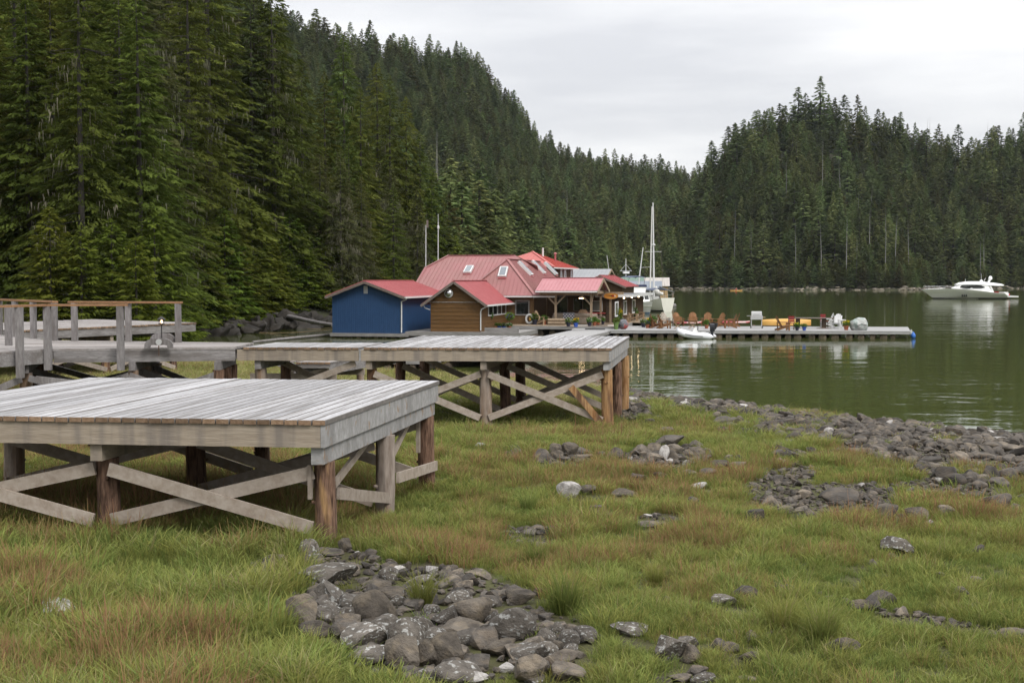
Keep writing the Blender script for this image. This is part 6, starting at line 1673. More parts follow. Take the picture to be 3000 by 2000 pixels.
for s in (-1, 1):
    pts = [Vector(r[4] if s < 0 else r[5]) + Vector((0, 0, 0.65)) for r in rings_t[:15]]
    b.tube(pts, 0.025, 6)
    for r in rings_t[:15:3]: b.tube([Vector(r[4] if s < 0 else r[5]), Vector(r[4] if s < 0 else r[5]) + Vector((0, 0, 0.65))], 0.02, 6)
b.build('bow_rail', 'steel', tr, True)

# ---- sailing ketch behind it
KY = 151.0
kp = at(1940, 905, KY)
ke = empty('sailing_yacht', (16.7, KY + 3.4, 0), R(-62), 'cream hulled sailing yacht with tall white masts moored beyond the trawler', 'sail boat')
rings_k = hull(ke, 9.5, 2.6, lambda t: 1.25 + 0.45 * (1 - 2 * t) ** 2, 0.6, 'gel_cream', 1.6, 0.75)
waterstripe(ke, rings_k, 0.02, 0.20, 'hull_dark')
b = MB(); b.loft([[(-2.2, -0.8, 1.25), (-2.2, 0.8, 1.25), (-1.9, 0.7, 1.75), (-1.9, -0.7, 1.75)], [(1.6, -1.0, 1.2), (1.6, 1.0, 1.2), (1.6, 0.9, 1.85), (1.6, -0.9, 1.85)]]); b.build('coachroof', 'gel_white', ke)
b = MB(); b.loft([[(-3.4, -0.75, 1.4), (-3.4, 0.75, 1.4), (-3.2, 0.5, 1.65), (-3.2, -0.5, 1.65)], [(-2.4, -0.85, 1.4), (-2.4, 0.85, 1.4), (-2.4, 0.5, 2.0), (-2.4, -0.5, 2.0)], [(-1.2, -0.8, 1.75), (-1.2, 0.8, 1.75), (-1.2, 0.4, 1.95), (-1.2, -0.4, 1.95)]]); b.build('upturned_dinghy', 'rubber_grey', ke, True)
b = MB(); rg = [[(x, y, 2.9 - 0.25 * (y / 1.1) ** 2) for y in np.linspace(-1.1, 1.1, 7)] + [(x, y, 2.84 - 0.25 * (y / 1.1) ** 2) for y in np.linspace(1.1, -1.1, 7)] for x in (1.5, 3.2)]; b.loft(rg); b.build('cockpit_canopy', 'canvas_slate', ke, True)
b = MB()
for x in (1.5, 3.2):
    for s in (-1, 1): b.tube([(x, s * 1.05, 2.65), (x + 0.1, s * 1.1, 1.3)], 0.025, 6)
b.build('canopy_frame', 'steel', ke, True)
ki = ke.matrix_basis.inverted()
mt = ki @ at(1913, 594, KY + 3.5); mb = ki @ at(1916, 880, KY + 3.5)
b = MB(); b.tube([(mb.x, mb.y, 1.2), (mt.x, mt.y, mt.z)], [0.13, 0.08], 10); ma = b.build('mast', 'mast_white', ke, True)
zs_ = (ki @ at(1913, 737, KY + 3.5)).z
sd = (ki.to_3x3() @ Vector((1, 0, 0)))
c0 = Vector((mb.x, mb.y, zs_)).lerp(Vector((mt.x, mt.y, zs_)), 0.5)
b = MB(); b.beam(c0 - sd * 1.0, c0 + sd * 1.0, 0.05, 0.05); b.build('spreader', 'mast_white', ke)
b = MB(); b.lathe((c0.x, c0.y, zs_ + 0.75), [(0.22, 0), (0.25, 0.1), (0.2, 0.2)], 10); b.build('radar_reflector', 'mast_white', ke, True)
b = MB()
for e in (c0 - sd * 1.0, c0 + sd * 1.0): b.tube([Vector((mt.x, mt.y, mt.z - 0.2)), e, Vector((c0.x, c0.y, 1.25)) + (e - c0) * 1.2], 0.012, 4)
b.tube([Vector((mt.x, mt.y, mt.z)), Vector((4.5, 0, 1.4))], 0.008, 4)
b.build('rigging', 'trim_brown', ke)
m2 = ki @ at(1904, 878, KY + 2.0)
b = MB(); b.tube([(m2.x, m2.y, 1.2), (mt.x - sd.x * 0.12, mt.y - sd.y * 0.12, mt.z - 0.5)], [0.10, 0.06], 8); b.build('furled_foresail', 'sail_cloth', ke, True)
bm0 = ki @ at(1921, 850, KY + 3.5); bm1 = ki @ at(1943, 862, KY + 3.5)
b = MB(); b.tube([(bm0.x, bm0.y, bm0.z + 0.5), bm0, (bm0.lerp(bm1, 0.5)) + Vector((0, 0, -0.15)), bm1], [0.12, 0.34, 0.26, 0.12], 10); b.build('furled_mainsail', 'sail_cloth', ke, True)
b = MB(); b.beam(Vector((mb.x, mb.y, 2.3)), Vector((bm1.x, bm1.y, 2.3)), 0.1, 0.12); b.build('boom', 'mast_white', ke)
b = MB()
for s in (-1, 1):
    pts = [Vector(r[4] if s < 0 else r[5]) + Vector((0, 0, 0.55)) for r in rings_k]
    b.tube(pts, 0.018, 5)
    for r in rings_k[::4]: b.tube([Vector(r[4] if s < 0 else r[5]), Vector(r[4] if s < 0 else r[5]) + Vector((0, 0, 0.55))], 0.015, 5)
b.build('guard_rail', 'steel', ke, True)
# third, slimmer mast
p = at(1876, 812, 165); q = at(1884, 725, 165)
o = empty('distant_mast', (p.x, 165, 0.3), 0, 'slim leaning white mast rising behind the green roof', 'mast')
b = MB(); b.tube([(-0.6, 0, 0), (q.x - p.x, 0, q.z - 0.3)], [0.12, 0.06], 8); b.build('pole', 'mast_white', o, True); b = MB(); b.beam((-0.1, 0, 5.2), (1.5, 0, 5.3), 0.04, 0.04); b.build('spreader', 'mast_white', o)

# ---- inflatable with outboard at the dock
zp = on(2040, 985, 0.0)
zo = empty('inflatable_boat', (12.35, 83.05, 0.0), R(-20), 'white inflatable boat with a black outboard tied to the dock edge', 'inflatable')
zo.scale = (0.8, 0.8, 0.9)
rd = 0.235
path = [(1.35, -0.62, 0.16), (0.9, -0.63, 0.18), (0, -0.63, 0.22), (-0.8, -0.58, 0.32), (-1.25, -0.36, 0.46), (-1.42, 0, 0.52), (-1.25, 0.36, 0.46), (-0.8, 0.58, 0.32), (0, 0.63, 0.22), (0.9, 0.63, 0.18), (1.35, 0.62, 0.16)]
b = MB(); b.tube([(1.62, -0.62, 0.16)] + path + [(1.62, 0.62, 0.16)], [0.06] + [rd] * len(path) + [0.06], 14); b.build('tube', 'rubber_white', zo, True)
b = MB(); b.loft([[(-1.2, -0.2, 0.30), (-1.2, 0.2, 0.30), (-1.2, 0.2, 0.2), (-1.2, -0.2, 0.2)], [(-0.6, -0.45, 0.16), (-0.6, 0.45, 0.16), (-0.6, 0.3, -0.02), (-0.6, -0.3, -0.02)], [(1.2, -0.45, 0.12), (1.2, 0.45, 0.12), (1.2, 0.35, -0.08), (1.2, -0.35, -0.08)]]); b.build('floor', 'rubber_grey', zo)
b = MB(); b.box(1.17, 1.23, -0.45, 0.45, 0.0, 0.5); b.build('transom', 'rubber_grey', zo)
b = MB(); b.loft([[(-0.25, -0.25, 0.15), (-0.25, 0.25, 0.15), (0.2, 0.25, 0.15), (0.2, -0.25, 0.15)], [(-0.2, -0.24, 0.6), (-0.2, 0.24, 0.6), (0.12, 0.24, 0.7), (0.12, -0.24, 0.7)], [(-0.05, -0.2, 0.82), (-0.05, 0.2, 0.82), (0.08, 0.2, 0.84), (0.08, -0.2, 0.84)]]); b.build('console', 'gel_white', zo, True)
b = MB(); rg = [Vector((0.18, 0.17 * math.cos(a), 0.78 + 0.17 * math.sin(a))) for a in np.linspace(0, 6.283, 17)]; b.tube(rg, 0.018, 6, cap=False); b.build('steering_wheel', 'black_rubber', zo, True)
b = MB(); b.box(0.45, 0.85, -0.3, 0.3, 0.14, 0.48); b.build('seat', 'gel_white', zo)
for s in (-1, 1):
    b = MB(); b.tube([(-0.7, s * 0.84, 0.36), (0, s * 0.88, 0.24), (0.8, s * 0.88, 0.20)], 0.018, 6); b.build('grab_line', 'dark_iron', zo, True)
ob = None
b = MB(); b.loft([[(x, y * w, z) for x, y in ((1.25, -1), (1.55, -0.9), (1.62, 0), (1.55, 0.9), (1.25, 1), (1.2, 0))] for z, w in ((0.55, 0.14), (0.7, 0.2), (0.95, 0.2), (1.08, 0.14), (1.12, 0.05))]); cw = b.build('outboard_cowl', 'outboard_black', zo, True)
b = MB(); b.loft([[(x, y * w, z) for x, y in ((1.3, -1), (1.5, -0.8), (1.5, 0.8), (1.3, 1))] for z, w in ((-0.35, 0.05), (0.0, 0.07), (0.55, 0.11))]); b.lathe((1.4, 0, -0.42), [(0.03, 0), (0.09, 0.05), (0.03, 0.12)], 10, 2.2, 1); b.build('outboard_leg', 'outboard_black', zo, True)

# ---- kayaker far out
kpz = gz(2120, 850, 0.0)
kk = empty('yellow_kayak', (kpz.x, kpz.y - 25, 0), R(5), 'tiny yellow kayak far out by the opposite shore', 'kayak'); kk.scale = (0.8, 0.8, 0.8)
rings = []
for i in range(11):
    t = -1 + 2 * i / 10; w = 0.32 * (1 - t * t) ** 0.7 + 0.02; rings.append([(t * 2.6, w * math.cos(2 * math.pi * k / 10), 0.12 + 0.17 * math.sin(2 * math.pi * k / 10) + 0.12 * t ** 4) for k in range(10)])
b = MB(); b.loft(rings); b.build('hull', 'paint_yellow', kk, True)
b = MB(); b.lathe((0, 0, 0.27), [(0.42, 0), (0.44, 0.03), (0.38, 0.03)], 12, 1, 0.5); b.build('cockpit_rim', 'black_rubber', kk, True)
pmat('skin', (0.42, 0.25, 0.17), (0.46, 0.28, 0.19), scale=5, rough=0.6); pmat('vest_red', (0.42, 0.03, 0.03), (0.48, 0.05, 0.05), scale=5, rough=0.8)
def paddler():
    me = bpy.data.meshes.new('body')
    vs = [(0, 0, 0.18), (0.02, 0, 0.45), (0.03, 0, 0.72), (0.03, 0, 0.84), (0.02, 0, 0.98), (0.03, 0.20, 0.70), (-0.12, 0.33, 0.50), (-0.36, 0.30, 0.55), (0.03, -0.20, 0.70), (-0.12, -0.33, 0.50), (-0.36, -0.30, 0.62), (-0.5, 0.10, 0.22), (-0.5, -0.10, 0.22)]
    es = [(0, 1), (1, 2), (2, 3), (3, 4), (2, 5), (5, 6), (6, 7), (2, 8), (8, 9), (9, 10), (0, 11), (0, 12)]
    rad = [0.17, 0.16, 0.15, 0.06, 0.105, 0.075, 0.055, 0.045, 0.075, 0.055, 0.045, 0.07, 0.07]
    me.from_pydata(vs, es, []); me.materials.append(MATS['vest_red'])
    o = link('person', me, None, kk.location, (0, 0, R(5)))
    sk = o.modifiers.new('skin', 'SKIN'); me.skin_vertices[0].data[0].use_root = True
    for i, r in enumerate(rad): me.skin_vertices[0].data[i].radius = (r, r)
    o.modifiers.new('sub', 'SUBSURF').levels = 2; o.modifiers['sub'].render_levels = 2
    return tag(o, 'person in a red vest paddling the tiny yellow kayak', 'person')
pe = paddler()
b = MB(); b.lathe((0.02, 0, 0.98), [(0.06, -0.03), (0.115, 0.02), (0.11, 0.10), (0.05, 0.15)], 10); b.build('hat', 'cedar_pale', pe, True)
b = MB(); b.tube([(-0.36, 1.05, 0.25), (-0.36, -1.05, 0.95)], 0.02, 6); b.cbox((-0.36, 1.15, 0.22), (0.03, 0.4, 0.16), 0, R(-18)); b.cbox((-0.36, -1.15, 0.98), (0.03, 0.4, 0.16), 0, R(-18)); pd = b.build('paddle', 'plastic_white'); pd.location = kk.location; pd.rotation_euler = (0, 0, R(5)); tag(pd, 'white double bladed paddle held by the far kayaker', 'paddle')

# ---- driftwood and lines by the left bank
pa, pb = at(760, 918, 104), at(975, 948, 92)
b = MB(); pts = [pa.lerp(pb, t) + Vector((0, 0, 0.10 * math.sin(t * 5))) for t in np.linspace(0, 1, 8)]; b.tube(pts, [0.21, 0.20, 0.19, 0.18, 0.17, 0.16, 0.15, 0.14], 10); o = b.build('fallen_log', 'timber_old', None, True); tag(o, 'long pale fallen log lying from the wooded bank to the blue boathouse', 'log')
pa, pb = gz(740, 1002, 0.06), gz(985, 978, 0.10)
b = MB(); b.tube([pa, pa.lerp(pb, 0.5) + Vector((0, 0, 0.02)), pb], [0.08, 0.09, 0.08], 8); o = b.build('boom_log', 'timber_old', None, True); tag(o, 'thin floating boom log leading to the blue boathouse corner', 'log')
for i, (a, c, lb) in enumerate((((700, 970, 0.9), (974, 965, 0.7), 'slack mooring line between the rocky bank and the blue boathouse'), ((900, 963, 0.6), (975, 959, 0.8), 'short upper mooring line at the blue boathouse corner'))):
    pa, pb = at(a[0], a[1], 94), at(c[0], c[1], 86)
    b = MB(); b.tube([pa.lerp(pb, t) - Vector((0, 0, 0.3 * math.sin(math.pi * t) * (0.6 if i == 0 else 0.2))) for t in np.linspace(0, 1, 9)], 0.022, 5); o = b.build('mooring_line', 'cedar_pale', None, True); tag(o, lb, 'rope')
# ------------------------------------------------------------------ rocks
pmat('rock_bank', (0.012, 0.010, 0.008), (0.040, 0.034, 0.027), scale=1.2, rough=0.8, bump=0.8, bscale=4, objrand=0.4)  # darkest of the rock tones, for the boulders of the near bank
pmat('rock_lichen', (0.058, 0.050, 0.041), (0.138, 0.121, 0.103), scale=3.0, rough=0.9, bump=0.8, bscale=14, objrand=0.35, c3=(0.38, 0.38, 0.36), c3amt=0.75, c3scale=7, c3rng=(0.565, 0.65))
pmat('rock_plain', (0.054, 0.045, 0.036), (0.135, 0.115, 0.093), scale=2.2, rough=0.9, bump=0.8, bscale=12, objrand=0.42, c3=(0.25, 0.20, 0.14), c3amt=0.35, c3scale=2.5)
pmat('rock_dark', (0.040, 0.035, 0.030), (0.103, 0.090, 0.077), scale=2.5, rough=0.85, bump=0.7, bscale=12, objrand=0.45, c3=(0.16, 0.125, 0.09), c3amt=0.4, c3scale=2.0)
pmat('rock_pale', (0.26, 0.24, 0.22), (0.44, 0.42, 0.40), scale=3, rough=0.9, bump=0.7, bscale=12, objrand=0.15, c3=(0.12, 0.11, 0.10), c3amt=0.5, c3scale=4)
def rock_mesh(seed, mat, cuts=11, sub=3, ang=1.0):
    rd = random.Random(seed)
    bm = bmesh.new(); bmesh.ops.create_icosphere(bm, subdivisions=sub, radius=1.0)
    for _ in range(cuts):
        n = Vector((rd.gauss(0, 1), rd.gauss(0, 1), rd.gauss(0, 0.8))).normalized(); d = rd.uniform(0.40, 0.80)
        for v in bm.verts:
            k = v.co.dot(n) - d
            if k > 0: v.co -= n * k * (0.93 * ang)
    o = Vector((rd.uniform(-9, 9), rd.uniform(-9, 9), rd.uniform(-9, 9)))
    for v in bm.verts:
        v.co *= 1 + 0.07 * noise.noise(v.co * 1.6 + o) + 0.030 * noise.noise(v.co * 4.5 + o)
    lo = [min(v.co[i] for v in bm.verts) for i in range(3)]; hi = [max(v.co[i] for v in bm.verts) for i in range(3)]
    for v in bm.verts:
        for i in range(3): v.co[i] = (v.co[i] - lo[i]) / (hi[i] - lo[i]) - (0.5 if i < 2 else 0.0)
    me = bpy.data.meshes.new('rock'); bm.to_mesh(me); bm.free()
    me.materials.append(MATS[mat])
    me.polygons.foreach_set("use_smooth", [True] * len(me.polygons)); me.set_sharp_from_angle(angle=R(32))
    return me
ROCKS = {m: [rock_mesh(40 * i + k, m, ang=1.0 if k % 4 else 0.6) for k in range(8)] for i, m in enumerate(['rock_lichen', 'rock_plain', 'rock_dark', 'rock_pale', 'rock_bank'])}
RND = random.Random(99)
ROCK_AT = []
def rock(px, py, w, h, mat, label, group, sink=0.22, name='rock'):
    """w, h: its extent in the photograph; py: its middle"""
    p = on_ground(px, py + h * 0.42)
    W = w * p.y / F; Hh = max(h * p.y / F * 0.95, W * 0.28)
    # looking down on it: the seen height is partly its depth
    dpt = W * RND.uniform(0.65, 0.95)
    Hh = max(Hh - dpt * 0.12, W * 0.25)
    o = link(name, RND.choice(ROCKS[mat]), None, (p.x, p.y + dpt * 0.3, p.z - Hh * sink), (RND.uniform(-.12, .12), RND.uniform(-.18, .18), RND.choice([0, 3.14]) + RND.uniform(-.35, .35)), (W * 1.06, dpt, Hh * (1 + sink)))
    tag(o, label, 'rock', group)
    ROCK_AT.append((p.x, p.y + dpt * 0.3, max(W, dpt) * 0.5))
    return o
Z1 = [(540,390,290,110),(430,240,110,110),(560,245,140,50),(660,205,70,70),(500,290,60,50),(940,400,105,90),(1060,340,30,50),(1135,420,160,60),(1330,420,110,55),(1220,395,50,30),
(560,510,200,130),(430,550,90,90),(380,620,150,160),(530,580,140,60),(690,570,150,80),(860,600,220,180),(940,500,160,60),(1110,490,110,70),(1380,530,140,70),(1560,555,130,60),(1770,530,150,80),(1890,495,70,40),(1000,555,80,50),
(540,640,180,90),(680,650,140,90),(480,730,190,90),(660,740,150,100),(890,710,210,110),(800,790,240,130),(1040,770,180,170),(1140,730,130,110),(1215,620,100,80),(1280,650,140,120),(1450,620,220,130),(1590,660,90,60),(1300,560,80,40),(1520,570,150,60),
(1380,730,260,110),(1230,770,150,90),(1530,790,150,110),(1720,700,230,170),(1560,730,120,60),(1490,710,90,40),(830,890,230,100),(1010,880,190,170),(1160,880,150,150),(1300,860,180,170),(1640,850,180,90),(1790,870,140,60),(1830,890,200,100),(1920,860,140,80),(1920,780,110,90),(1990,740,90,90),(2060,790,110,80),(2080,730,80,50),(2170,770,130,80),(1990,840,70,60),(2080,850,80,40),
(1830,980,180,150),(2020,930,200,110),(2060,1010,170,100),(1360,1010,260,110),(1500,970,100,50),(1850,1045,120,50),(2110,890,110,40),(1180,1020,120,70),(760,660,90,60),(820,690,80,50),(1120,830,70,60),(1420,800,90,60),(1100,680,110,50)]
SPECIAL1 = {(860,600,220,180): 'big rounded lichen flecked boulder in the upper part of the near heap', (1720,700,230,170): 'largest pointed brown boulder leaning over a dark gap in the near heap',
            (1360,1010,260,110): 'broad white crusted rock at the bottom edge of the picture', (540,390,290,110): 'long brown rock just below the near platform corner post',
            (430,240,110,110): 'grey lichen rock tucked against the near platform corner post', (560,245,140,50): 'flat rock at the foot of the near platform corner post',
            (940,400,105,90): 'single smooth round grey rock in the grass above the near heap', (1040,770,180,170): 'dark upright rock with white flecks in the middle of the near heap',
            (1010,880,190,170): 'tall tilted grey rock in the lower part of the near heap', (1450,620,220,130): 'wide smooth brown grey rock at the top of the near heap', (830,890,230,100): 'white crusted flat rock at the lower grassy edge of the near heap'}
for q in Z1:
    x, y, w, h = q
    mat = 'rock_lichen' if RND.random() < 0.55 else ('rock_plain' if RND.random() < 0.7 else 'rock_dark')
    if q in ((1360,1010,260,110), (830,890,230,100)): mat = 'rock_lichen'
    rock(700 + x / 2.138, 1500 + y / 2.138, w / 2.138 * 1.26, h / 2.138 * 1.42, mat, SPECIAL1.get(q, 'grey lichen spotted rock among the others of the near heap'), None if q in SPECIAL1 else 'rocks of the near heap')
Z2 = [(310,980,150,120),(450,1010,100,90),(430,950,100,60),(100,885,190,40),(640,705,130,50),(300,700,60,40),(480,1110,110,70),(380,1150,120,50),(520,1150,120,60),(270,1165,110,30),(600,950,60,50),(670,970,90,50),(810,910,80,60),(780,1035,90,60),(670,885,60,30),(900,900,50,40),(770,1155,90,30),
(1650,385,190,90),(2210,135,150,80),(2310,170,50,40),(1310,105,170,70),(1915,185,80,50),(1740,200,110,60),(1560,200,150,90),(900,135,90,60),(1080,90,80,50),(1110,65,60,40),(500,40,90,30),(60,85,130,40),(450,130,60,40),(800,215,90,70),(980,190,90,60),(2290,215,90,30),(1500,180,60,70),(200,265,120,40),(1860,555,60,30),(2080,580,60,30)]
SPECIAL2 = {(310,980,150,120): 'pointed pale grey rock standing alone in the low meadow', (1650,385,190,90): 'lone brown boulder lying in the meadow grass', (2210,135,150,80): 'dark boulder with a white top near the beach edge',
            (1310,105,170,70): 'long smooth grey boulder on the stony tongue', (100,885,190,40): 'flat pale slab lying in the meadow below the tufts'}
for q in Z2:
    x, y, w, h = q
    rock(1800 + x / 1.96, 1400 + y / 1.96, w / 1.96 * 1.2, h / 1.96 * 1.4, RND.choice(['rock_plain', 'rock_plain', 'rock_lichen', 'rock_dark']) if q[1] > 300 else RND.choice(['rock_plain', 'rock_dark']),
         SPECIAL2.get(q, 'loose grey brown rock scattered in the open meadow'), None if q in SPECIAL2 else 'rocks scattered in the meadow')
Z3 = [(785,985,175,120),(960,980,120,70),(1270,1010,200,60),(540,690,150,100),(670,630,100,80),(780,630,120,100),(690,680,90,60),(880,650,80,50),(820,710,90,50),(910,695,140,45),(1175,660,130,70),(1050,680,70,50),(1410,640,140,80),(1520,620,110,70),(1660,560,240,90),(1610,670,80,110),(1700,630,110,70),(1530,700,130,60),(1690,690,130,80),(1810,670,90,60),(1880,590,110,60),(1890,660,120,80),(1770,720,60,50),(1945,735,60,60),(1980,700,80,40),(2070,755,160,60),(2230,765,150,50),(2165,710,70,50),(2255,710,60,50),(1600,750,80,40),(1860,715,40,40),(310,650,140,50),(310,620,80,40),(20,600,70,40),(1390,870,120,50),(1565,860,100,50),(1810,825,150,50),(1990,830,120,60),(1910,945,130,50),(1850,1080,80,40),(570,580,30,25),(1660,990,60,30),(1255,360,60,40),(1320,370,60,40),(1270,330,60,30),(1180,475,60,25)]
SPECIAL3 = {(785,985,175,120): 'rounded whitish boulder standing clear in the middle meadow', (960,980,120,70): 'smaller dark rock beside the rounded whitish boulder', (1660,560,240,90): 'blackened boulder on top of the middle row of rocks',
            (1610,670,80,110): 'pale tan upright stone in the middle row of rocks', (540,690,150,100): 'square brown boulder starting the middle row of rocks'}
for q in Z3:
    x, y, w, h = q
    mat = 'rock_pale' if q in ((785,985,175,120), (20,600,70,40), (1910,945,130,50)) else RND.choice(['rock_plain', 'rock_plain', 'rock_dark'])
    if q == (1660,560,240,90): mat = 'rock_dark'
    if q == (1610,670,80,110): mat = 'rock_pale'
    rock(1400 + x / 2.94, 1100 + y / 2.94, w / 2.94 * 1.2, h / 2.94 * 1.45, mat, SPECIAL3.get(q, 'brown grey rock in the middle row across the meadow'), None if q in SPECIAL3 else 'rocks of the middle row')
rock(148, 1785, 115, 62, 'rock_pale', 'whitish rock half sunk in the tall grass in front of the near platform', None)

# stony zones of the ground, as (column, row, half width, half height) where one looks at them
ZONES = [(1190, 1760, 330, 110), (1350, 1900, 350, 110), (1010, 1670, 110, 60), (1545, 1575, 95, 32), (772, 1665, 50, 32), (640, 1722, 48, 36), (1330, 1512, 40, 14), (2440, 1475, 190, 52), (2310, 1385, 75, 70), (2250, 1440, 70, 50),
         (1930, 1530, 90, 22), (1760, 1510, 60, 15), (1650, 1345, 70, 30), (1950, 1345, 120, 40), (2600, 1520, 70, 25), (2800, 1420, 120, 40), (1850, 1200, 60, 30)]
CREEK = [(2180, 1712), (2320, 1742), (2450, 1765), (2560, 1795), (2700, 1825), (2860, 1850), (3080, 1880)]
def stony(x, y, z, d):
    px, py = proj(x, y, z)
    s = np.zeros(len(x))
    nz = wob(x, y, 0.9, 0.10) + wob(x, y, 0.35, 0.06)
    for cx, cy, rx, ry in ZONES:
        s = np.maximum(s, 1.25 - np.hypot((px - cx) / rx, (py - cy) / ry) + nz * 0.6)
    cw = np.interp(px, [2180, 2450, 2700, 3000], [6, 12, 26, 22]); cy = np.interp(px, [c[0] for c in CREEK], [c[1] for c in CREEK])
    s = np.maximum(s, np.where(px > 2180, 1.2 - np.abs(py - cy) / cw + nz, 0))
    width = np.interp(px, [1500, 1800, 1900, 2200, 2500, 3000], [0.8, 1.2, 6.0, 10.0, 13.0, 12.5])
    s = np.maximum(s, 1.15 - d / np.maximum(width, 0.1) + nz * 1.3)
    return s
# beach: the larger stones one by one, the shingle as one mass
g = np.random.default_rng(17)
N = 36000
yy = np.sqrt(g.uniform(8.0 ** 2, 50.0 ** 2, N)); xx = yy * g.uniform(-0.44, 0.44, N)
PP = np.stack([xx, yy], 1)
ok = ~inside(PP); PP = PP[ok]
dN = segdist(PP, NEAR); zz = height(PP[:, 0], PP[:, 1])
st = stony(PP[:, 0], PP[:, 1], zz, dN)
ok = ((st > 0.28) | (g.random(len(PP)) < 0.02)) & (zz < 1.6)
PP, zz, dN, st = PP[ok], zz[ok], dN[ok], st[ok]
pxx, pyy = proj(PP[:, 0], PP[:, 1], zz)
beach = (dN < 13) & (pxx > 1820)
size = np.where(beach, 0.06 + 0.34 * g.random(len(PP)) ** 3.0, 0.05 + 0.16 * g.random(len(PP)) ** 2.5)
near_heap = pyy > 1600
size = np.where(near_heap, 0.07 + 0.20 * g.random(len(PP)) ** 2, size)
app = size / PP[:, 1]
bi = np.where(beach)[0]; bi = bi[np.argsort(-app[bi])][:138]
for i in bi:
    s = size[i] * 1.1; x, y = PP[i]
    o = link('rock', RND.choice(ROCKS[RND.choice(['rock_dark', 'rock_dark', 'rock_plain'])]), None, (x, y, zz[i] - 0.12 * s), (RND.uniform(-.2, .2), RND.uniform(-.2, .2), RND.uniform(0, 6.28)), (s, s * RND.uniform(0.6, 0.9), s * RND.uniform(0.35, 0.58)))
    tag(o, 'dark grey stone among many on the shingle beach at the water edge', 'rock', 'stones of the beach')
for q in [(2775, 1385, 75, 55), (2800, 1405, 70, 50), (2845, 1398, 40, 40), (2905, 1388, 60, 55), (2930, 1410, 70, 35), (2960, 1390, 60, 50), (2870, 1418, 45, 30), (2985, 1385, 60, 40)]:
    rock(*q, 'rock_dark', 'dark boulder in the cluster at the inner edge of the beach', 'boulder cluster at the inner edge of the beach')
# a second, finer layer everywhere stony
N2 = 80000
y2 = np.sqrt(g.uniform(8.0 ** 2, 49.0 ** 2, N2)); x2 = y2 * g.uniform(-0.44, 0.44, N2)
P2 = np.stack([x2, y2], 1); P2 = P2[~inside(P2)]
d2_ = segdist(P2, NEAR); z2 = height(P2[:, 0], P2[:, 1]); s2 = stony(P2[:, 0], P2[:, 1], z2, d2_)
ok = (s2 > 0.22)
P2, z2 = P2[ok], z2[ok]
sz2 = 0.03 + 0.09 * g.random(len(P2)) ** 2
rs = np.setdiff1d(np.arange(len(PP)), bi)
AP = np.concatenate([np.column_stack([PP[rs], zz[rs] - 0.1 * size[rs]]), np.column_stack([P2, z2 - 0.005])])
AS = np.concatenate([size[rs], sz2]); nA = len(AS)
small = [rock_mesh(900 + k, m, sub=2) for k, m in enumerate(['rock_dark', 'rock_dark', 'rock_plain', 'rock_dark', 'rock_pale'])]
scatter('shingle', small, AP, g.choice(5, nA, p=[0.32, 0.29, 0.23, 0.145, 0.015]), g.uniform(0, 6.28, nA), np.stack([AS * 1.1, AS * g.uniform(0.6, 0.95, nA), AS * g.uniform(0.35, 0.7, nA)], 1),
        'grey brown shingle of the beach and the stony patches in the meadow', g.uniform(-0.25, 0.25, (nA, 2)))
# boulders of the bank below the near wood
def crag(seed):
    me = rock_mesh(seed, 'rock_bank', cuts=14)
    for v in me.vertices:
        c = v.co; k = 1 + 0.30 * noise.noise(c * 2.6 + Vector((seed, 0, 0))) + 0.16 * noise.noise(c * 6.0 + Vector((0, seed, 0)))
        v.co = Vector((c.x * k, c.y * k, c.z * k))
    return me
CRAGS = [crag(700 + k) for k in range(6)]
for i in range(30):
    px_ = 548 + i * 14.5 + RND.uniform(-8, 8); row = i % 3
    py_ = np.interp(px_, [548, 640, 740, 850, 980], [978, 985, 975, 965, 958]) - row * 13 + RND.uniform(-4, 4)
    y_ = 4 * F / (np.interp(px_, [548, 640, 740, 850, 980], [978, 985, 975, 965, 958]) - 817) + row * 1.4; x_ = (px_ - 1500) / F * y_
    W = RND.uniform(1.1, 2.3); Hh = RND.uniform(0.4, 0.8) + row * 0.38
    o = link('bank_boulder', RND.choice(CRAGS), None, (x_, y_, -0.3), (RND.uniform(-.4, .4), RND.uniform(-.4, .4), RND.uniform(0, 6)), (W, W * 0.8, Hh + 0.3)); tag(o, 'very dark boulder at the foot of the near wooded bank', 'rock', 'boulders of the near wooded bank')
# pale rocky tide line along the far shores
TP = []
for (x0, y0), (x1, y1) in list(zip(FARS[:7], FARS[1:8])) + list(zip(LEFT[7:-1], LEFT[8:])):
    n_ = int(math.hypot(x1 - x0, y1 - y0) / 0.5)
    for i in range(n_):
        t = (i + RND.random()) / n_; TP.append((x0 + (x1 - x0) * t + RND.uniform(-1.2, 1.2), y0 + (y1 - y0) * t + RND.uniform(-1.5, 1.2)))
TP = np.array(TP); TZ = np.clip(height(TP[:, 0], TP[:, 1]), -0.2, 0.6); nT = len(TP); TS = g.uniform(0.5, 1.9, nT)
pmat('rock_tide', (0.10, 0.085, 0.062), (0.24, 0.21, 0.165), scale=2, rough=0.9, objrand=0.4)
tide = [rock_mesh(960 + k, 'rock_tide', sub=2) for k in range(3)]
scatter('tide_rocks', tide, np.column_stack([TP, TZ - 0.15]), g.integers(0, 3, nT), g.uniform(0, 6.28, nT), np.stack([TS * 1.3, TS, TS * g.uniform(0.4, 0.7, nT)], 1), 'pale brown rocks of the tide line along the far shores')
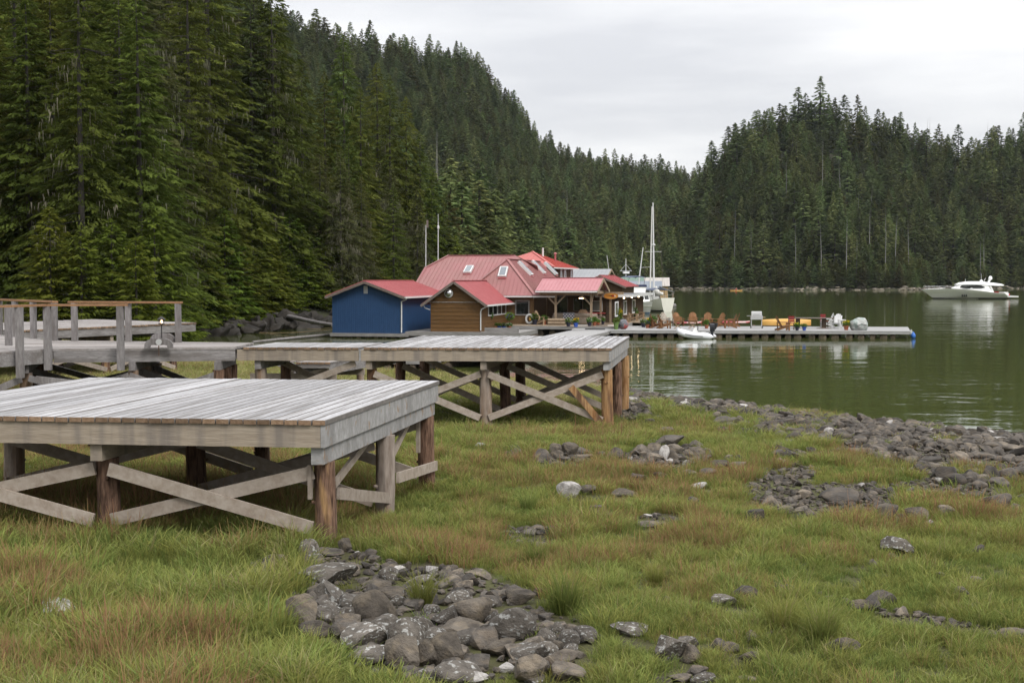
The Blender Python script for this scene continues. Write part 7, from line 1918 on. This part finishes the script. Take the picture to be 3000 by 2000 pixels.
# ------------------------------------------------------------------ grass
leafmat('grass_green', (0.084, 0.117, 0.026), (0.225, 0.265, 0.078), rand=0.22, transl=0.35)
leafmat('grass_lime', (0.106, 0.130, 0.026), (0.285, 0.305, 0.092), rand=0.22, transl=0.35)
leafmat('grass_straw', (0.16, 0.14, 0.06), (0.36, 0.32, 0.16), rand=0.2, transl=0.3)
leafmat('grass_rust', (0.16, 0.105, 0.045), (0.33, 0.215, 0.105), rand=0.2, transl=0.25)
def tuft(seed, n, rad, lmin, lmax, w, lean, mat, up=1.0):
    g = np.random.default_rng(seed)
    r = rad * np.sqrt(g.random(n)); a = g.random(n) * 6.283
    b0 = np.stack([r * np.cos(a), r * np.sin(a), np.full(n, -0.02)], 1)
    L = lmin + (lmax - lmin) * g.random(n) ** 1.3
    la = a + g.normal(0, 0.9, n); ln = lean * (0.3 + g.random(n))
    d = np.stack([np.cos(la), np.sin(la), np.zeros(n)], 1)
    m_ = b0 + d * (L * ln * 0.35)[:, None] + np.array([0, 0, 1.0]) * (L * 0.58)[:, None]
    t_ = b0 + d * (L * ln)[:, None] + np.array([0, 0, 1.0]) * (L * (1.0 - 0.35 * ln))[:, None]
    fa = g.random(n) * 6.283; ww = w * (0.6 + 0.8 * g.random(n))
    s = np.stack([np.cos(fa), np.sin(fa), np.zeros(n)], 1) * ww[:, None] * 0.5
    V = np.stack([b0 - s, b0 + s, m_ + s * 0.85, m_ - s * 0.85, t_ + s * 0.22, t_ - s * 0.22], 1).reshape(-1, 3)
    o = np.arange(n)[:, None] * 6
    Fq = np.concatenate([o + np.array([0, 1, 2, 3]), o + np.array([3, 2, 4, 5])])
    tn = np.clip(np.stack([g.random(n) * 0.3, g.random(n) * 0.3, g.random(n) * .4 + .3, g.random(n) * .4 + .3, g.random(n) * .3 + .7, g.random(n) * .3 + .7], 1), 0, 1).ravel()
    return npmesh('tuft', V, Fq, mat, tn)
def merge(*ms):
    V, P, T, mats, mi, off = [], [], [], [], [], 0
    for m in ms:
        n = len(m.vertices); co = np.empty(n * 3, np.float32); m.vertices.foreach_get("co", co); V.append(co.reshape(-1, 3))
        t = np.empty(n, np.float32); m.attributes["tint"].data.foreach_get("value", t); T.append(t)
        ix = np.empty(len(m.loops), np.int32); m.loops.foreach_get("vertex_index", ix); P.append(ix.reshape(-1, 4) + off)
        nm = m.materials[0].name
        if nm not in mats: mats.append(nm)
        mi.append(np.full(len(m.polygons), mats.index(nm))); off += n
    return npmesh('tuft', np.concatenate(V), np.concatenate(P), mats, np.concatenate(T), np.concatenate(mi))
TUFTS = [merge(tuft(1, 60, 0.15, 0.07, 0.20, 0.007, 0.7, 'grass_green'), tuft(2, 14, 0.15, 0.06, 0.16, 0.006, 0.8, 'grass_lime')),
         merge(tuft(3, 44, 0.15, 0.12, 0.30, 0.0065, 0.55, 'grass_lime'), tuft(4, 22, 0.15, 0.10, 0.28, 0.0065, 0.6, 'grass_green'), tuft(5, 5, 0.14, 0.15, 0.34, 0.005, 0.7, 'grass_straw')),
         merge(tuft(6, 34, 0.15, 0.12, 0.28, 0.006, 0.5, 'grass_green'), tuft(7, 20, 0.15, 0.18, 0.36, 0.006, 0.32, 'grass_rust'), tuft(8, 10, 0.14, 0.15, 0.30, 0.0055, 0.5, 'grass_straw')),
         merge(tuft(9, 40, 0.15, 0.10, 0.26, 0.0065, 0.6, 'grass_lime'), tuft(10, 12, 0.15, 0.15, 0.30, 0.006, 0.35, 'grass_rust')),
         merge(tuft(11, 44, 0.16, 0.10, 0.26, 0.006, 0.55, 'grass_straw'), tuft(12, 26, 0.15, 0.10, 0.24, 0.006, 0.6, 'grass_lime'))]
g = np.random.default_rng(31)
def wedge(y0, y1, dens):
    n = int(0.5 * 0.92 * (y1 ** 2 - y0 ** 2) * dens)
    y = np.sqrt(g.uniform(y0 ** 2, y1 ** 2, n)); return np.stack([y * g.uniform(-0.46, 0.46, n), y], 1)
GP = np.concatenate([wedge(6.5, 11, 190), wedge(11, 16, 110), wedge(16, 25, 60), wedge(25, 58, 20)])
GP = GP[~inside(GP)]
gd = segdist(GP, NEAR); gh = height(GP[:, 0], GP[:, 1])
gs = stony(GP[:, 0], GP[:, 1], gh, gd)
gpx, gpy = proj(GP[:, 0], GP[:, 1], gh)
keepp = g.random(len(GP)) > np.clip((gs - 0.10) * 6.0, 0, 0.985)
keepp &= (gh > 0.06) & (GP[:, 0] > -20)
# grassy hummocks out on the beach
hum = np.zeros(len(GP), bool)
for cx, cy, rx, ry in [(2330, 1215, 40, 14), (2420, 1220, 55, 17), (2258, 1203, 16, 10), (2370, 1265, 50, 35), (2300, 1290, 60, 40), (2410, 1300, 40, 22), (2375, 1360, 28, 22), (2425, 1365, 18, 14), (2475, 1358, 22, 16), (2290, 1345, 40, 30), (2780, 1290, 22, 12), (2230, 1330, 35, 25), (2150, 1240, 80, 25), (2000, 1225, 60, 22), (2840, 1385, 60, 15)]:
    hum |= np.hypot((gpx - cx) / rx, (gpy - cy) / ry) < 1
keepp |= hum & (gh > 0.05)
for rx_, ry_, rr_ in ROCK_AT:
    dd_ = np.hypot(GP[:, 0] - rx_, (GP[:, 1] - ry_) - 0.0)
    keepp &= dd_ > rr_ * 0.85
    keepp &= ~((np.abs(GP[:, 0] - rx_) < rr_ * 0.9) & (GP[:, 1] < ry_) & (GP[:, 1] > ry_ - rr_ - 0.16 - 0.018 * ry_) & (g.random(len(GP)) < 0.85))
# trodden, shaded mud under the old boardwalk stays thin
GP, gh, gpx, gpy, gd, hum = GP[keepp], gh[keepp], gpx[keepp], gpy[keepp], gd[keepp], hum[keepp]
n = len(GP)
patch = wob(GP[:, 0], GP[:, 1], 1.1, 0.20) + wob(GP[:, 0] + 7, GP[:, 1] - 3, 0.33, 0.20) + wob(GP[:, 0] - 2, GP[:, 1] + 5, 0.14, 0.12) + g.normal(0, 0.16, n)
clump = wob(GP[:, 0] + 3, GP[:, 1] + 1, 0.26, 0.20) + wob(GP[:, 0], GP[:, 1], 0.12, 0.10)
rusty = np.interp(gpy, [1220, 1330, 1420, 1560, 1680, 2000], [0.05, 0.28, 0.50, 0.30, 0.0, 0.0]) + np.where(gpx < 800, np.interp(gpx, [0, 800], [0.28, 0.14]), 0)
pk = np.where(patch + rusty > 0.62, 2, np.where(patch + rusty > 0.35, 3, np.where(patch > -0.15, 1, 0)))
low = (gpx > 1300) & (gpy > 1650) & (g.random(n) < 0.5); pk = np.where(low & (pk == 1), 0, pk)
dry = (GP[:, 1] > 33) & (GP[:, 0] < 3); pk = np.where(dry & (g.random(n) < 0.75), 4, pk)
gsz = np.interp(GP[:, 1], [7, 12, 20, 30, 55], [0.85, 0.95, 1.15, 1.5, 2.0]) * g.uniform(0.7, 1.3, n) * np.clip(1.0 + clump * 0.9, 0.45, 1.7)
gsz *= 0.76 * np.where((gpx < 900) & (gpy > 1480), 1.35, 1.0) * np.where((gpx > 1300) & (gpy > 1600), 0.85, 1.0)
hs = np.where(GP[:, 1] > 24, 0.6, np.where(GP[:, 1] > 15, 0.75, 0.9))
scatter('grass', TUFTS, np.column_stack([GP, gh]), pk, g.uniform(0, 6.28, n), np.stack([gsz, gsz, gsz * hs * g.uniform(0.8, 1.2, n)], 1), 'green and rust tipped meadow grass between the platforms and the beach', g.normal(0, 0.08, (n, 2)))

# single large tufts that stand out
big = merge(tuft(51, 260, 0.10, 0.22, 0.50, 0.006, 0.55, 'grass_green'), tuft(52, 60, 0.10, 0.2, 0.5, 0.006, 0.6, 'grass_lime'), tuft(53, 14, 0.09, 0.3, 0.55, 0.005, 0.4, 'grass_straw'))
for px, py, s, lb in [(1655, 1795, 1.0, 'tall dense green rush tuft just above the near heap of rocks'), (2290, 1860, 0.9, 'dark green rush tuft in the low meadow under the creek bed'), (2410, 1890, 0.9, 'rush tuft with straw coloured base in the low meadow'),
                      (1570, 1660, 0.7, 'green rush tuft by the small gravel patch'), (1235, 1775, 0.8, 'bright tuft growing out of the near heap of rocks'), (1920, 1715, 0.6, 'low dark tuft in the open meadow'), (1545, 1500, 0.7, 'dark green tuft between gravel and middle meadow')]:
    p = on_ground(px, py)
    o = link('rush_tuft', big, None, p, (0, 0, RND.uniform(0, 6)), (s, s, s)); tag(o, lb, 'grass tuft')
# ------------------------------------------------------------------ conifers
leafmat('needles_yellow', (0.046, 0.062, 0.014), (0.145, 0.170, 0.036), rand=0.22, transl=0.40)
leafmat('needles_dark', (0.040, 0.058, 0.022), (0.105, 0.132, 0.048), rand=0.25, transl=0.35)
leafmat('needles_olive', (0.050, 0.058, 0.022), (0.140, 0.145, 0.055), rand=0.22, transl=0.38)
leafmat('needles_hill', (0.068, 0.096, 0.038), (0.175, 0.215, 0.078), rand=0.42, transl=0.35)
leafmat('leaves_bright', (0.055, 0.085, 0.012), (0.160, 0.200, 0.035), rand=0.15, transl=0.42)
leafmat('lichen', (0.10, 0.10, 0.065), (0.24, 0.235, 0.16), rand=0.15, transl=0.3)
pmat('tree_bark', (0.030, 0.026, 0.022), (0.075, 0.068, 0.060), scale=6, stretch=(1.5, 1.5, 0.3), rough=0.95, bump=0.6, objrand=0.2)
pmat('snag_wood', (0.17, 0.165, 0.155), (0.30, 0.29, 0.275), scale=6, stretch=(1.5, 1.5, 0.3), rough=0.95, objrand=0.2)

def conifer(seed, H, Rm, nb, cb, leaf, dens, droop=0.35, top_pitch=25, low_pitch=-8, prof=0.8, ragged=0.35, wide=0.42, lean=0.0, narrow=0.4):
    """needle sprays along drooping boughs: returns (verts, quads, tint)"""
    g = np.random.default_rng(seed)
    t = np.sort(cb + (1 - cb) * (np.arange(nb) + g.random(nb)) / nb)
    az = np.cumsum(np.full(nb, 2.39996)) + g.normal(0, 0.5, nb)
    u = (t - cb) / (1 - cb)
    L = Rm * np.clip((1 - u) ** prof, 0.03, 1) * np.clip(0.45 + u * 6, 0, 1) * (1 - ragged + ragged * 1.5 * g.random(nb))
    # uneven crown: a few thin sides
    side = 1 - 0.22 * (0.5 + 0.5 * np.sin(az * 1.0 + seed)) * (0.5 + 0.5 * np.sin(u * 9 + seed * 1.7))
    L = np.maximum(L * side, 0.15 * Rm * (1 - u) + 0.12)
    pit = np.radians(low_pitch + (top_pitch - low_pitch) * u ** 1.6) + g.normal(0, 0.10, nb)
    cnt = np.maximum((L * dens).astype(int), 5)
    br = np.repeat(np.arange(nb), cnt); n = len(br)
    s = 0.22 + 0.78 * g.random(n) ** 0.62
    Lb, A, Pt = L[br], az[br], pit[br]
    sd = np.where(g.random(n) < 0.5, -1, 1)
    lat = sd * (1.05 - s) * Lb * wide * g.random(n) ** 0.7 + g.normal(0, 0.05, n)
    rr = s * Lb * np.cos(Pt)
    zz = s * Lb * np.sin(Pt) - droop * s ** 2 * Lb + 0.10 * s ** 4 * Lb - np.abs(lat) * 0.45 - g.random(n) * 0.25 * leaf
    ca, sa = np.cos(A), np.sin(A)
    base = np.stack([rr * ca - lat * sa, rr * sa + lat * ca, H * t[br] + zz], 1)
    base[:, 0] += lean * (base[:, 2] / H) ** 2 * H
    # spray direction: outwards, a bit sideways, hanging
    dirv = np.stack([ca - sa * sd * 0.7 * g.random(n), sa + ca * sd * 0.7 * g.random(n), -0.15 - 0.75 * g.random(n)], 1) + g.normal(0, 0.22, (n, 3))
    dirv /= np.linalg.norm(dirv, axis=1, keepdims=True)
    nrm = np.stack([0.5 * ca, 0.5 * sa, np.full(n, 0.9)], 1) + g.normal(0, 0.45, (n, 3))
    wv = np.cross(dirv, nrm); wv /= np.linalg.norm(wv, axis=1, keepdims=True)
    ln = leaf * (0.55 + 0.9 * g.random(n)) * (0.6 + 0.4 * (1 - u[br]) ** 0.3)
    wd = ln * narrow * (0.6 + 0.5 * g.random(n))
    p0 = base - dirv * ln[:, None] * 0.35
    p2 = base + dirv * ln[:, None] * 0.65
    mid = base + dirv * ln[:, None] * 0.08
    p1, p3 = mid + wv * wd[:, None] * 0.5, mid - wv * wd[:, None] * 0.5
    V = np.stack([p0, p1, p2, p3], 1).reshape(-1, 3)
    Fq = np.arange(4 * n).reshape(n, 4)
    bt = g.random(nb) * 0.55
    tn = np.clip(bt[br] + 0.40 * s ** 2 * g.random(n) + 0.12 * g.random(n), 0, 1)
    return V, Fq, np.repeat(tn, 4)

def trunk_mesh(name, H, r, seed, lean=0.0, mat='tree_bark', n=8, stubs=0, Rm=3.0, cb=0.1):
    rd = random.Random(seed); b = MB()
    pts, rad = [], []
    for j in range(9):
        t = j / 8
        pts.append((lean * t * t * H + rd.uniform(-.05, .05) * t, rd.uniform(-.05, .05) * t, H * t * 0.985)); rad.append(max(0.015, r * ((1 - t) ** 0.85) * (1.35 if j == 0 else 1)))
    b.tube(pts, rad, n, cap=False)
    for k in range(stubs):
        t = rd.uniform(cb * 0.4, 0.8); a = rd.uniform(0, 6.28); L = Rm * (1 - t) ** 0.6 * rd.uniform(0.5, 0.95)
        c = Vector((lean * t * t * H, 0, H * t)); d = Vector((math.cos(a), math.sin(a), 0))
        b.tube([c, c + d * L * 0.4 + Vector((0, 0, -0.06 * L)), c + d * L * 0.8 + Vector((0, 0, -0.16 * L)), c + d * L + Vector((0, 0, -0.10 * L))], [0.05, 0.035, 0.022, 0.01], 4, cap=False)
    return b.mesh(name, mat, smooth='all')

def lichen_mesh(name, H, Rm, seed, n=420, lo=0.1, hi=0.75):
    """beards of pale lichen hanging from the boughs"""
    g = np.random.default_rng(seed)
    k = max(12, n // 14)
    ct, ca_ = lo + (hi - lo) * g.random(k), g.random(k) * 6.283
    pick = g.integers(0, k, n)
    t = ct[pick] + g.normal(0, 0.012, n); a = ca_[pick] + g.normal(0, 0.10, n)
    rr = Rm * np.clip((1 - t) ** 0.7, .1, 1) * (0.45 + 0.45 * g.random(n))
    z = H * t - 0.30 * rr
    p = np.stack([rr * np.cos(a), rr * np.sin(a), z], 1)
    L = 0.35 + 0.85 * g.random(n) ** 2; w = 0.02 + 0.045 * g.random(n)
    ang = g.random(n) * 6.283; wx = np.stack([np.cos(ang), np.sin(ang), np.zeros(n)], 1)
    dn = np.stack([g.normal(0, .10, n), g.normal(0, .10, n), -np.ones(n)], 1)
    V = np.stack([p - wx * w[:, None], p + wx * w[:, None], p + dn * L[:, None] * 0.6 + wx * w[:, None] * .6, p + dn * L[:, None]], 1).reshape(-1, 3)
    return npmesh(name, V, np.arange(4 * n).reshape(n, 4), 'lichen', np.repeat(g.random(n), 4))

PROT = {}
def proto(key, mat, H, Rm, nb, cb, leaf, dens, seed, lich=0, stubs=10, tr=None, **kw):
    V, Fq, tn = conifer(seed, H, Rm, nb, cb, leaf, dens, **kw)
    PROT[key] = dict(H=H, crown=npmesh('crown', V, Fq, mat, tn), trunk=trunk_mesh('trunk', H, tr or H * 0.012, seed, kw.get('lean', 0), stubs=stubs, Rm=Rm, cb=cb),
                     lich=lichen_mesh('hanging_lichen', H, Rm, seed, lich) if lich else None)
# near: cedars and hemlocks
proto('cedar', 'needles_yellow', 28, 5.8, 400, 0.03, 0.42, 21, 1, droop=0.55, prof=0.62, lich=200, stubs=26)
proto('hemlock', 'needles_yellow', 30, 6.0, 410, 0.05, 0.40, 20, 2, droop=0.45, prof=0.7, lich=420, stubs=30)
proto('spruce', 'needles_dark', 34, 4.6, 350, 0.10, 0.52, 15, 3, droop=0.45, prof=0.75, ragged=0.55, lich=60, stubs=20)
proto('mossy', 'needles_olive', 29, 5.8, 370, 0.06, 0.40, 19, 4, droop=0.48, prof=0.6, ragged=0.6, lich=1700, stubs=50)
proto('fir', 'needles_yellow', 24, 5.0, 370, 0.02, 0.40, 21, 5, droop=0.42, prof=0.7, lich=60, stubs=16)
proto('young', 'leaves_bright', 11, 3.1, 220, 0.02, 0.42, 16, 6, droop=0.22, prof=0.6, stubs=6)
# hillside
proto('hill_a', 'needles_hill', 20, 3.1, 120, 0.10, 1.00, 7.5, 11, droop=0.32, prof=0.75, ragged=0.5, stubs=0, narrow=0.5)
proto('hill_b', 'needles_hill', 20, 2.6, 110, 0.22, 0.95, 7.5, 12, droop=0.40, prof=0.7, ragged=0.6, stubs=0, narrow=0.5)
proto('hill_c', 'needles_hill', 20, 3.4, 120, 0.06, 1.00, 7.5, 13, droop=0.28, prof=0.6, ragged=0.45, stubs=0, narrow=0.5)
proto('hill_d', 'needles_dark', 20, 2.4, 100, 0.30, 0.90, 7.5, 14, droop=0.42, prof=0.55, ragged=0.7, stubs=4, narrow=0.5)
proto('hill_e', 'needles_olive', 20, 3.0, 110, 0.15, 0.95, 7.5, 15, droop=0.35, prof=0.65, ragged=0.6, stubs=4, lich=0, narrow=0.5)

def tree(name, key, x, y, h, label, group, wide=1.0, z=None, rz=None):
    p = PROT[key]; s = h / p['H']
    z = hz(x, y) - 0.3 if z is None else z
    o = empty(name, (x, y, z), random.uniform(0, 6.28) if rz is None else rz, label, 'tree', group)
    o.scale = (s * wide, s * wide, s)
    link('trunk', p['trunk'], o)
    link('crown', p['crown'], o)
    if p['lich']: link('hanging_lichen', p['lich'], o)["kind"] = 'stuff'
    return o

random.seed(21)
# tall trees against the sky on the near wooded bank: (column, row of the top, distance, kind, width, name, label)
NT = [(742, -25, 108, 'spruce', 1.15, 'spruce_tree', 'tall dark spruce with a bare upper trunk reaching above the picture top'),
      (640, -60, 112, 'hemlock', 1.1, 'hemlock_tree', 'tall hemlock just beside the dark spruce on its downhill side'),
      (560, -120, 96, 'hemlock', 1.1, 'hemlock_tree', 'broad yellow green hemlock with rusty bough ends beside the spruce'),
      (430, -160, 88, 'mossy', 1.15, 'mossy_hemlock', 'tall hemlock hung with pale lichen behind the boardwalk railing'),
      (300, -170, 82, 'mossy', 1.2, 'mossy_hemlock', 'grey tinged hemlock with the thickest lichen beards above the railing'),
      (170, -190, 84, 'cedar', 1.2, 'cedar_tree', 'large cedar behind the rear platform with a pale trunk showing high up'),
      (60, -200, 74, 'cedar', 1.2, 'cedar_tree', 'large yellow green cedar at the very edge of the picture'),
      (-60, -200, 80, 'cedar', 1.2, 'cedar_tree', 'cedar cut off by the picture edge above the railing'),
      (815, 40, 135, 'hemlock', 1.0, 'hemlock_tree', 'hemlock rising just downhill of the tall dark spruce'),
      (889, 178, 122, 'cedar', 1.0, 'cedar_tree', 'pointed cedar with pale bare twigs above the blue boathouse'),
      (955, 215, 128, 'fir', 1.0, 'fir_tree', 'slim fir between two pointed cedars above the blue boathouse'),
      (1011, 107, 140, 'cedar', 0.95, 'cedar_tree', 'highest pointed cedar above the blue boathouse'),
      (1060, 260, 125, 'fir', 1.0, 'fir_tree', 'rounded fir below the highest pointed cedar'),
      (1108, 189, 142, 'cedar', 0.95, 'cedar_tree', 'bright pointed cedar standing over the antennas'),
      (1145, 224, 138, 'hemlock', 0.9, 'hemlock_tree', 'narrow bright hemlock beside the cedar over the antennas'),
      (1192, 286, 140, 'cedar', 0.9, 'cedar_tree', 'bright cedar on the falling edge of the near woods'),
      (1232, 388, 140, 'fir', 0.95, 'fir_tree', 'fir on the falling edge of the near woods above the antennas'),
      (1266, 490, 142, 'fir', 0.9, 'fir_tree', 'lower fir at the edge of the near woods behind the antennas'),
      (1300, 575, 146, 'fir', 0.9, 'fir_tree', 'small fir at the outer edge of the near woods behind the lodge'),
      (1335, 690, 150, 'young', 0.9, 'young_tree', 'low bright young tree behind the lodge ridge')]
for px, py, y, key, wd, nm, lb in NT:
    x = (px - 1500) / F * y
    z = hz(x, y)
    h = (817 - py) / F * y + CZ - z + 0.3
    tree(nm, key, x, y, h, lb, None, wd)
# the stand behind and between them
k = 0
GRP = 'trees of the near wooded bank'
SL = 'tree standing among others in the dense near wood left of the lodge'
fill = []
for px in range(-160, 560, 85): fill.append((px + random.uniform(-25, 25), random.uniform(60, 70), random.uniform(15, 22), random.choice(['cedar', 'fir', 'hemlock'])))
for px in range(-120, 640, 95): fill.append((px + random.uniform(-30, 30), random.uniform(76, 92), random.uniform(16, 26), random.choice(['cedar', 'hemlock', 'fir'])))
for px in range(-120, 900, 85): fill.append((px + random.uniform(-30, 30), random.uniform(100, 118), random.uniform(26, 34), random.choice(['cedar', 'hemlock', 'spruce', 'mossy'])))
for px in range(640, 1250, 75): fill.append((px + random.uniform(-20, 20), random.uniform(112, 128), random.uniform(9, 15), random.choice(['fir', 'cedar', 'mossy', 'hemlock'])))
for px in range(840, 1290, 65): fill.append((px + random.uniform(-20, 20), random.uniform(118, 140), random.uniform(12, 17), random.choice(['fir', 'cedar', 'mossy'])))
fill += [(1000, 112, 15, 'mossy'), (1060, 116, 13, 'mossy'), (940, 114, 14, 'mossy')]
for px, y, h, key in fill:
    x = (px - 1500) / F * y
    if inside(np.array([[x, y]]))[0]: x -= 3
    z = hz(x, y)
    top = 817 - (z + h - CZ) / y * F
    lim = np.interp(px, [700, 889, 1011, 1108, 1190, 1230, 1266, 1300, 1340], [-400, 190, 150, 215, 300, 400, 500, 590, 700])
    if top < lim: h = max(6, (817 - lim) / F * y + CZ - z)
    tree('bank_tree', key, x, y, h, {'cedar': 'yellow green cedar', 'fir': 'dense pointed fir', 'hemlock': 'soft boughed hemlock', 'spruce': 'dark spruce', 'mossy': 'lichen hung grey green hemlock'}[key] + (' at the front of the near wood' if y < 75 else ' deep in the near wood' if y < 119 and h > 20 else ' on the lower slope of the near wood'), GRP, random.uniform(0.95, 1.25))
# bright bushy trees low over the bank
for i, (px, y, h) in enumerate([(455, 62, 7.5), (400, 58, 6.0), (520, 66, 6.5), (330, 60, 6.5), (600, 90, 8), (690, 98, 8), (770, 103, 8), (850, 108, 8), (930, 113, 9), (150, 58, 6.0), (240, 58, 5.5), (560, 84, 6), (640, 91, 6), (720, 98, 6.5), (800, 103, 6), (890, 108, 6.5), (960, 112, 7), (1010, 118, 7), (1060, 124, 8), (1120, 132, 8), (1180, 140, 9), (1230, 148, 9), (660, 95, 9), (740, 101, 9), (575, 86, 5), (625, 90, 5.5), (680, 95, 5), (735, 99, 5.5), (790, 102, 5), (845, 105, 5.5), (905, 109, 5.5), (955, 111, 6)]):
    x = (px - 1500) / F * y
    while inside(np.array([[x, y]]))[0]: x -= 0.7
    tree('bank_bush', 'young', x, y, h, 'low bright green leafy young tree overhanging the bank at the foot of the near wood', 'young trees along the foot of the near wood', 1.35)

# hillsides
cand = []
g = np.random.default_rng(5)
def grid_pts(x0, x1, y0, y1, s):
    X, Y = np.meshgrid(np.arange(x0, x1, s), np.arange(y0, y1, s))
    P = np.stack([X.ravel(), Y.ravel()], 1); return P + g.uniform(-s * 0.48, s * 0.48, P.shape)
P = np.concatenate([grid_pts(-170, 190, 112, 420, 5.8), grid_pts(-260, 330, 420, 640, 4.7), grid_pts(-260, 330, 640, 850, 5.6)])
P = P[~inside(P)]
H_ = height(P[:, 0], P[:, 1])
px = 1500 + F * P[:, 0] / P[:, 1]; pr, yr = ridge(px)
dsh = np.minimum(segdist(P, LEFT), segdist(P, FARS))
keep = (px > -60) & (px < 3080) & (P[:, 1] < yr + 25) & (dsh > 2.2) & (H_ > 0.6)
keep &= ~((P[:, 1] < 152) & (px < 1240))
P, H_, px, yr, dsh = P[keep], H_[keep], px[keep], yr[keep], dsh[keep]
hh = g.uniform(8, 16, len(P)) * np.where(g.random(len(P)) < 0.15, 1.35, 1.0) * np.where(P[:, 1] < 420, 1.25, 1.0)
hh = np.where(px > 2040, hh * 1.05, hh)
ridge_tr = np.abs(P[:, 1] - yr) < 14
hh = np.where(ridge_tr, hh * g.uniform(0.75, 1.25, len(P)), hh)
wdt = g.uniform(1.2, 2.3, len(P))
hh = np.where(dsh < 8, hh * 0.75, hh)
# drop what stands wholly behind the near wood
lim = np.interp(px, [700, 889, 1011, 1108, 1190, 1230, 1266, 1300, 1340], [-400, 190, 150, 215, 300, 400, 500, 590, 700])
toprow = 817 - (H_ + hh - CZ) / P[:, 1] * F
vis = ~((toprow > np.maximum(lim + 220, 330)) & (px < 1290))
P, H_, px, hh, wdt, dsh = P[vis], H_[vis], px[vis], hh[vis], wdt[vis], dsh[vis]
size = hh / P[:, 1]
order = np.argsort(-size)
names = ['hill_a', 'hill_b', 'hill_c', 'hill_d', 'hill_e']
pickk = g.choice(5, len(P), p=[0.3, 0.2, 0.27, 0.1, 0.13])
rightside = px > 2040
ind = np.concatenate([[i for i in order if not rightside[i]][:115], [i for i in order if rightside[i]][:90]]).astype(int)
for i in ind:
    right = px[i] > 2040
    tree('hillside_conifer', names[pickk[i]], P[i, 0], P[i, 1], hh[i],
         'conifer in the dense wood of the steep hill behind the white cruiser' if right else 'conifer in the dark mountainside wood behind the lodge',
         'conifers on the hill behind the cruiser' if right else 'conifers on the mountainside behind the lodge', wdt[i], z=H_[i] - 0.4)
rest = np.setdiff1d(order, ind)
scl = np.stack([hh[rest] / 20 * wdt[rest], hh[rest] / 20 * wdt[rest], hh[rest] / 20], 1)
scatter('far_woods', [PROT[n]['crown'] for n in names], np.stack([P[rest, 0], P[rest, 1], H_[rest] - 0.4], 1), pickk[rest], g.uniform(0, 6.28, len(rest)), scl,
        'dense conifer woods covering the hills around the cove')
# low trees leaning out over the water all along the shores
def along(line, step):
    out = []
    for (x0, y0), (x1, y1) in zip(line[:-1], line[1:]):
        n_ = max(1, int(math.hypot(x1 - x0, y1 - y0) / step))
        out += [(x0 + (x1 - x0) * (i + 0.5) / n_, y0 + (y1 - y0) * (i + 0.5) / n_) for i in range(n_)]
    return out
EP, EH, EK = [], [], []
for x, y in along(LEFT[4:], 3.2) + along(FARS[:8], 3.0):
    for kx in range(2):
        xx, yy_ = x + g.uniform(-2.5, 2.5), y + g.uniform(-2.5, 2.5)
        for _ in range(14):
            if inside(np.array([[xx, yy_]]))[0] or min(segdist(np.array([[xx, yy_]]), LEFT)[0], segdist(np.array([[xx, yy_]]), FARS)[0]) < 1.0 + 2.5 * kx: yy_ += 0.8; xx -= 0.35 if x < 50 else 0
            else: break
        if 1230 < 1500 + F * xx / yy_ < 3060: EP.append((xx, yy_)); EH.append(g.uniform(5, 11)); EK.append(g.choice([0, 2, 2, 4]))
EP = np.array(EP); EH = np.array(EH); EZ = height(EP[:, 0], EP[:, 1])
scatter('shore_thicket', [PROT[n]['crown'] for n in names], np.column_stack([EP, EZ - 0.5]), EK, g.uniform(0, 6.28, len(EP)), np.stack([EH / 20 * 1.9, EH / 20 * 1.9, EH / 20], 1), 'low conifer thicket overhanging the far shores of the cove')
# bare grey snags
def snag(x, y, h, label, lean=0.0, r=0.16):
    o = empty('dead_snag', (x, y, hz(x, y) - 0.3), random.uniform(0, 6.28), label, 'tree', 'bare grey snags on the hills')
    link('trunk', trunk_mesh('trunk', h, r, random.randint(0, 999), lean, 'snag_wood', 6, 5, 1.2, 0.3), o)
for px_, pt, y in [(2705, 345, 600), (2883, 350, 605), (2715, 340, 600), (2352, 300, 590), (1278, 375, 300), (1284, 380, 302), (960, 100, 670), (1175, 210, 690), (1340, 200, 715), (1010, 90, 680), (2150, 590, 470), (2405, 380, 520),
                   (2460, 420, 510), (2510, 560, 490), (2545, 540, 490), (2590, 600, 480), (2620, 620, 470), (2870, 700, 505), (1660, 520, 520), (1550, 560, 420), (2470, 600, 480), (2300, 470, 500), (2592, 640, 449), (2545, 600, 450), (2478, 625, 445), (2622, 665, 450), (2405, 640, 443), (2508, 690, 444), (2660, 640, 462), (2330, 640, 446), (2200, 650, 455), (2880, 690, 504)]:
    x = (px_ - 1500) / F * y
    while inside(np.array([[x, y]]))[0] or min(segdist(np.array([[x, y]]), LEFT)[0], segdist(np.array([[x, y]]), FARS)[0]) < 3.0: y += 1.5; x = (px_ - 1500) / F * y
    z = hz(x, y)
    h = max(6, (817 - pt) / F * y + CZ - z)
    snag(x, y, min(h, 34), 'bare grey dead trunk standing among the hillside conifers', random.uniform(-0.05, 0.05), 0.2)
# ------------------------------------------------------------------ moist air over the cove
hm_ = bpy.data.materials.new('moist_air'); hm_.use_nodes = True
hn, hl = hm_.node_tree.nodes, hm_.node_tree.links
hn.remove(hn["Principled BSDF"])
hv = hn.new("ShaderNodeVolumePrincipled"); hv.inputs["Color"].default_value = (0.86, 0.92, 1.0, 1); hv.inputs["Density"].default_value = 0.00004
hl.new(hv.outputs[0], hn["Material Output"].inputs["Volume"])
MATS['moist_air'] = hm_
b = MB(); b.box(-900, 1000, -40, 1400, -6, 290); o = b.build('haze', 'moist_air'); tag(o, 'thin moist air over the whole cove', None, None, 'stuff')
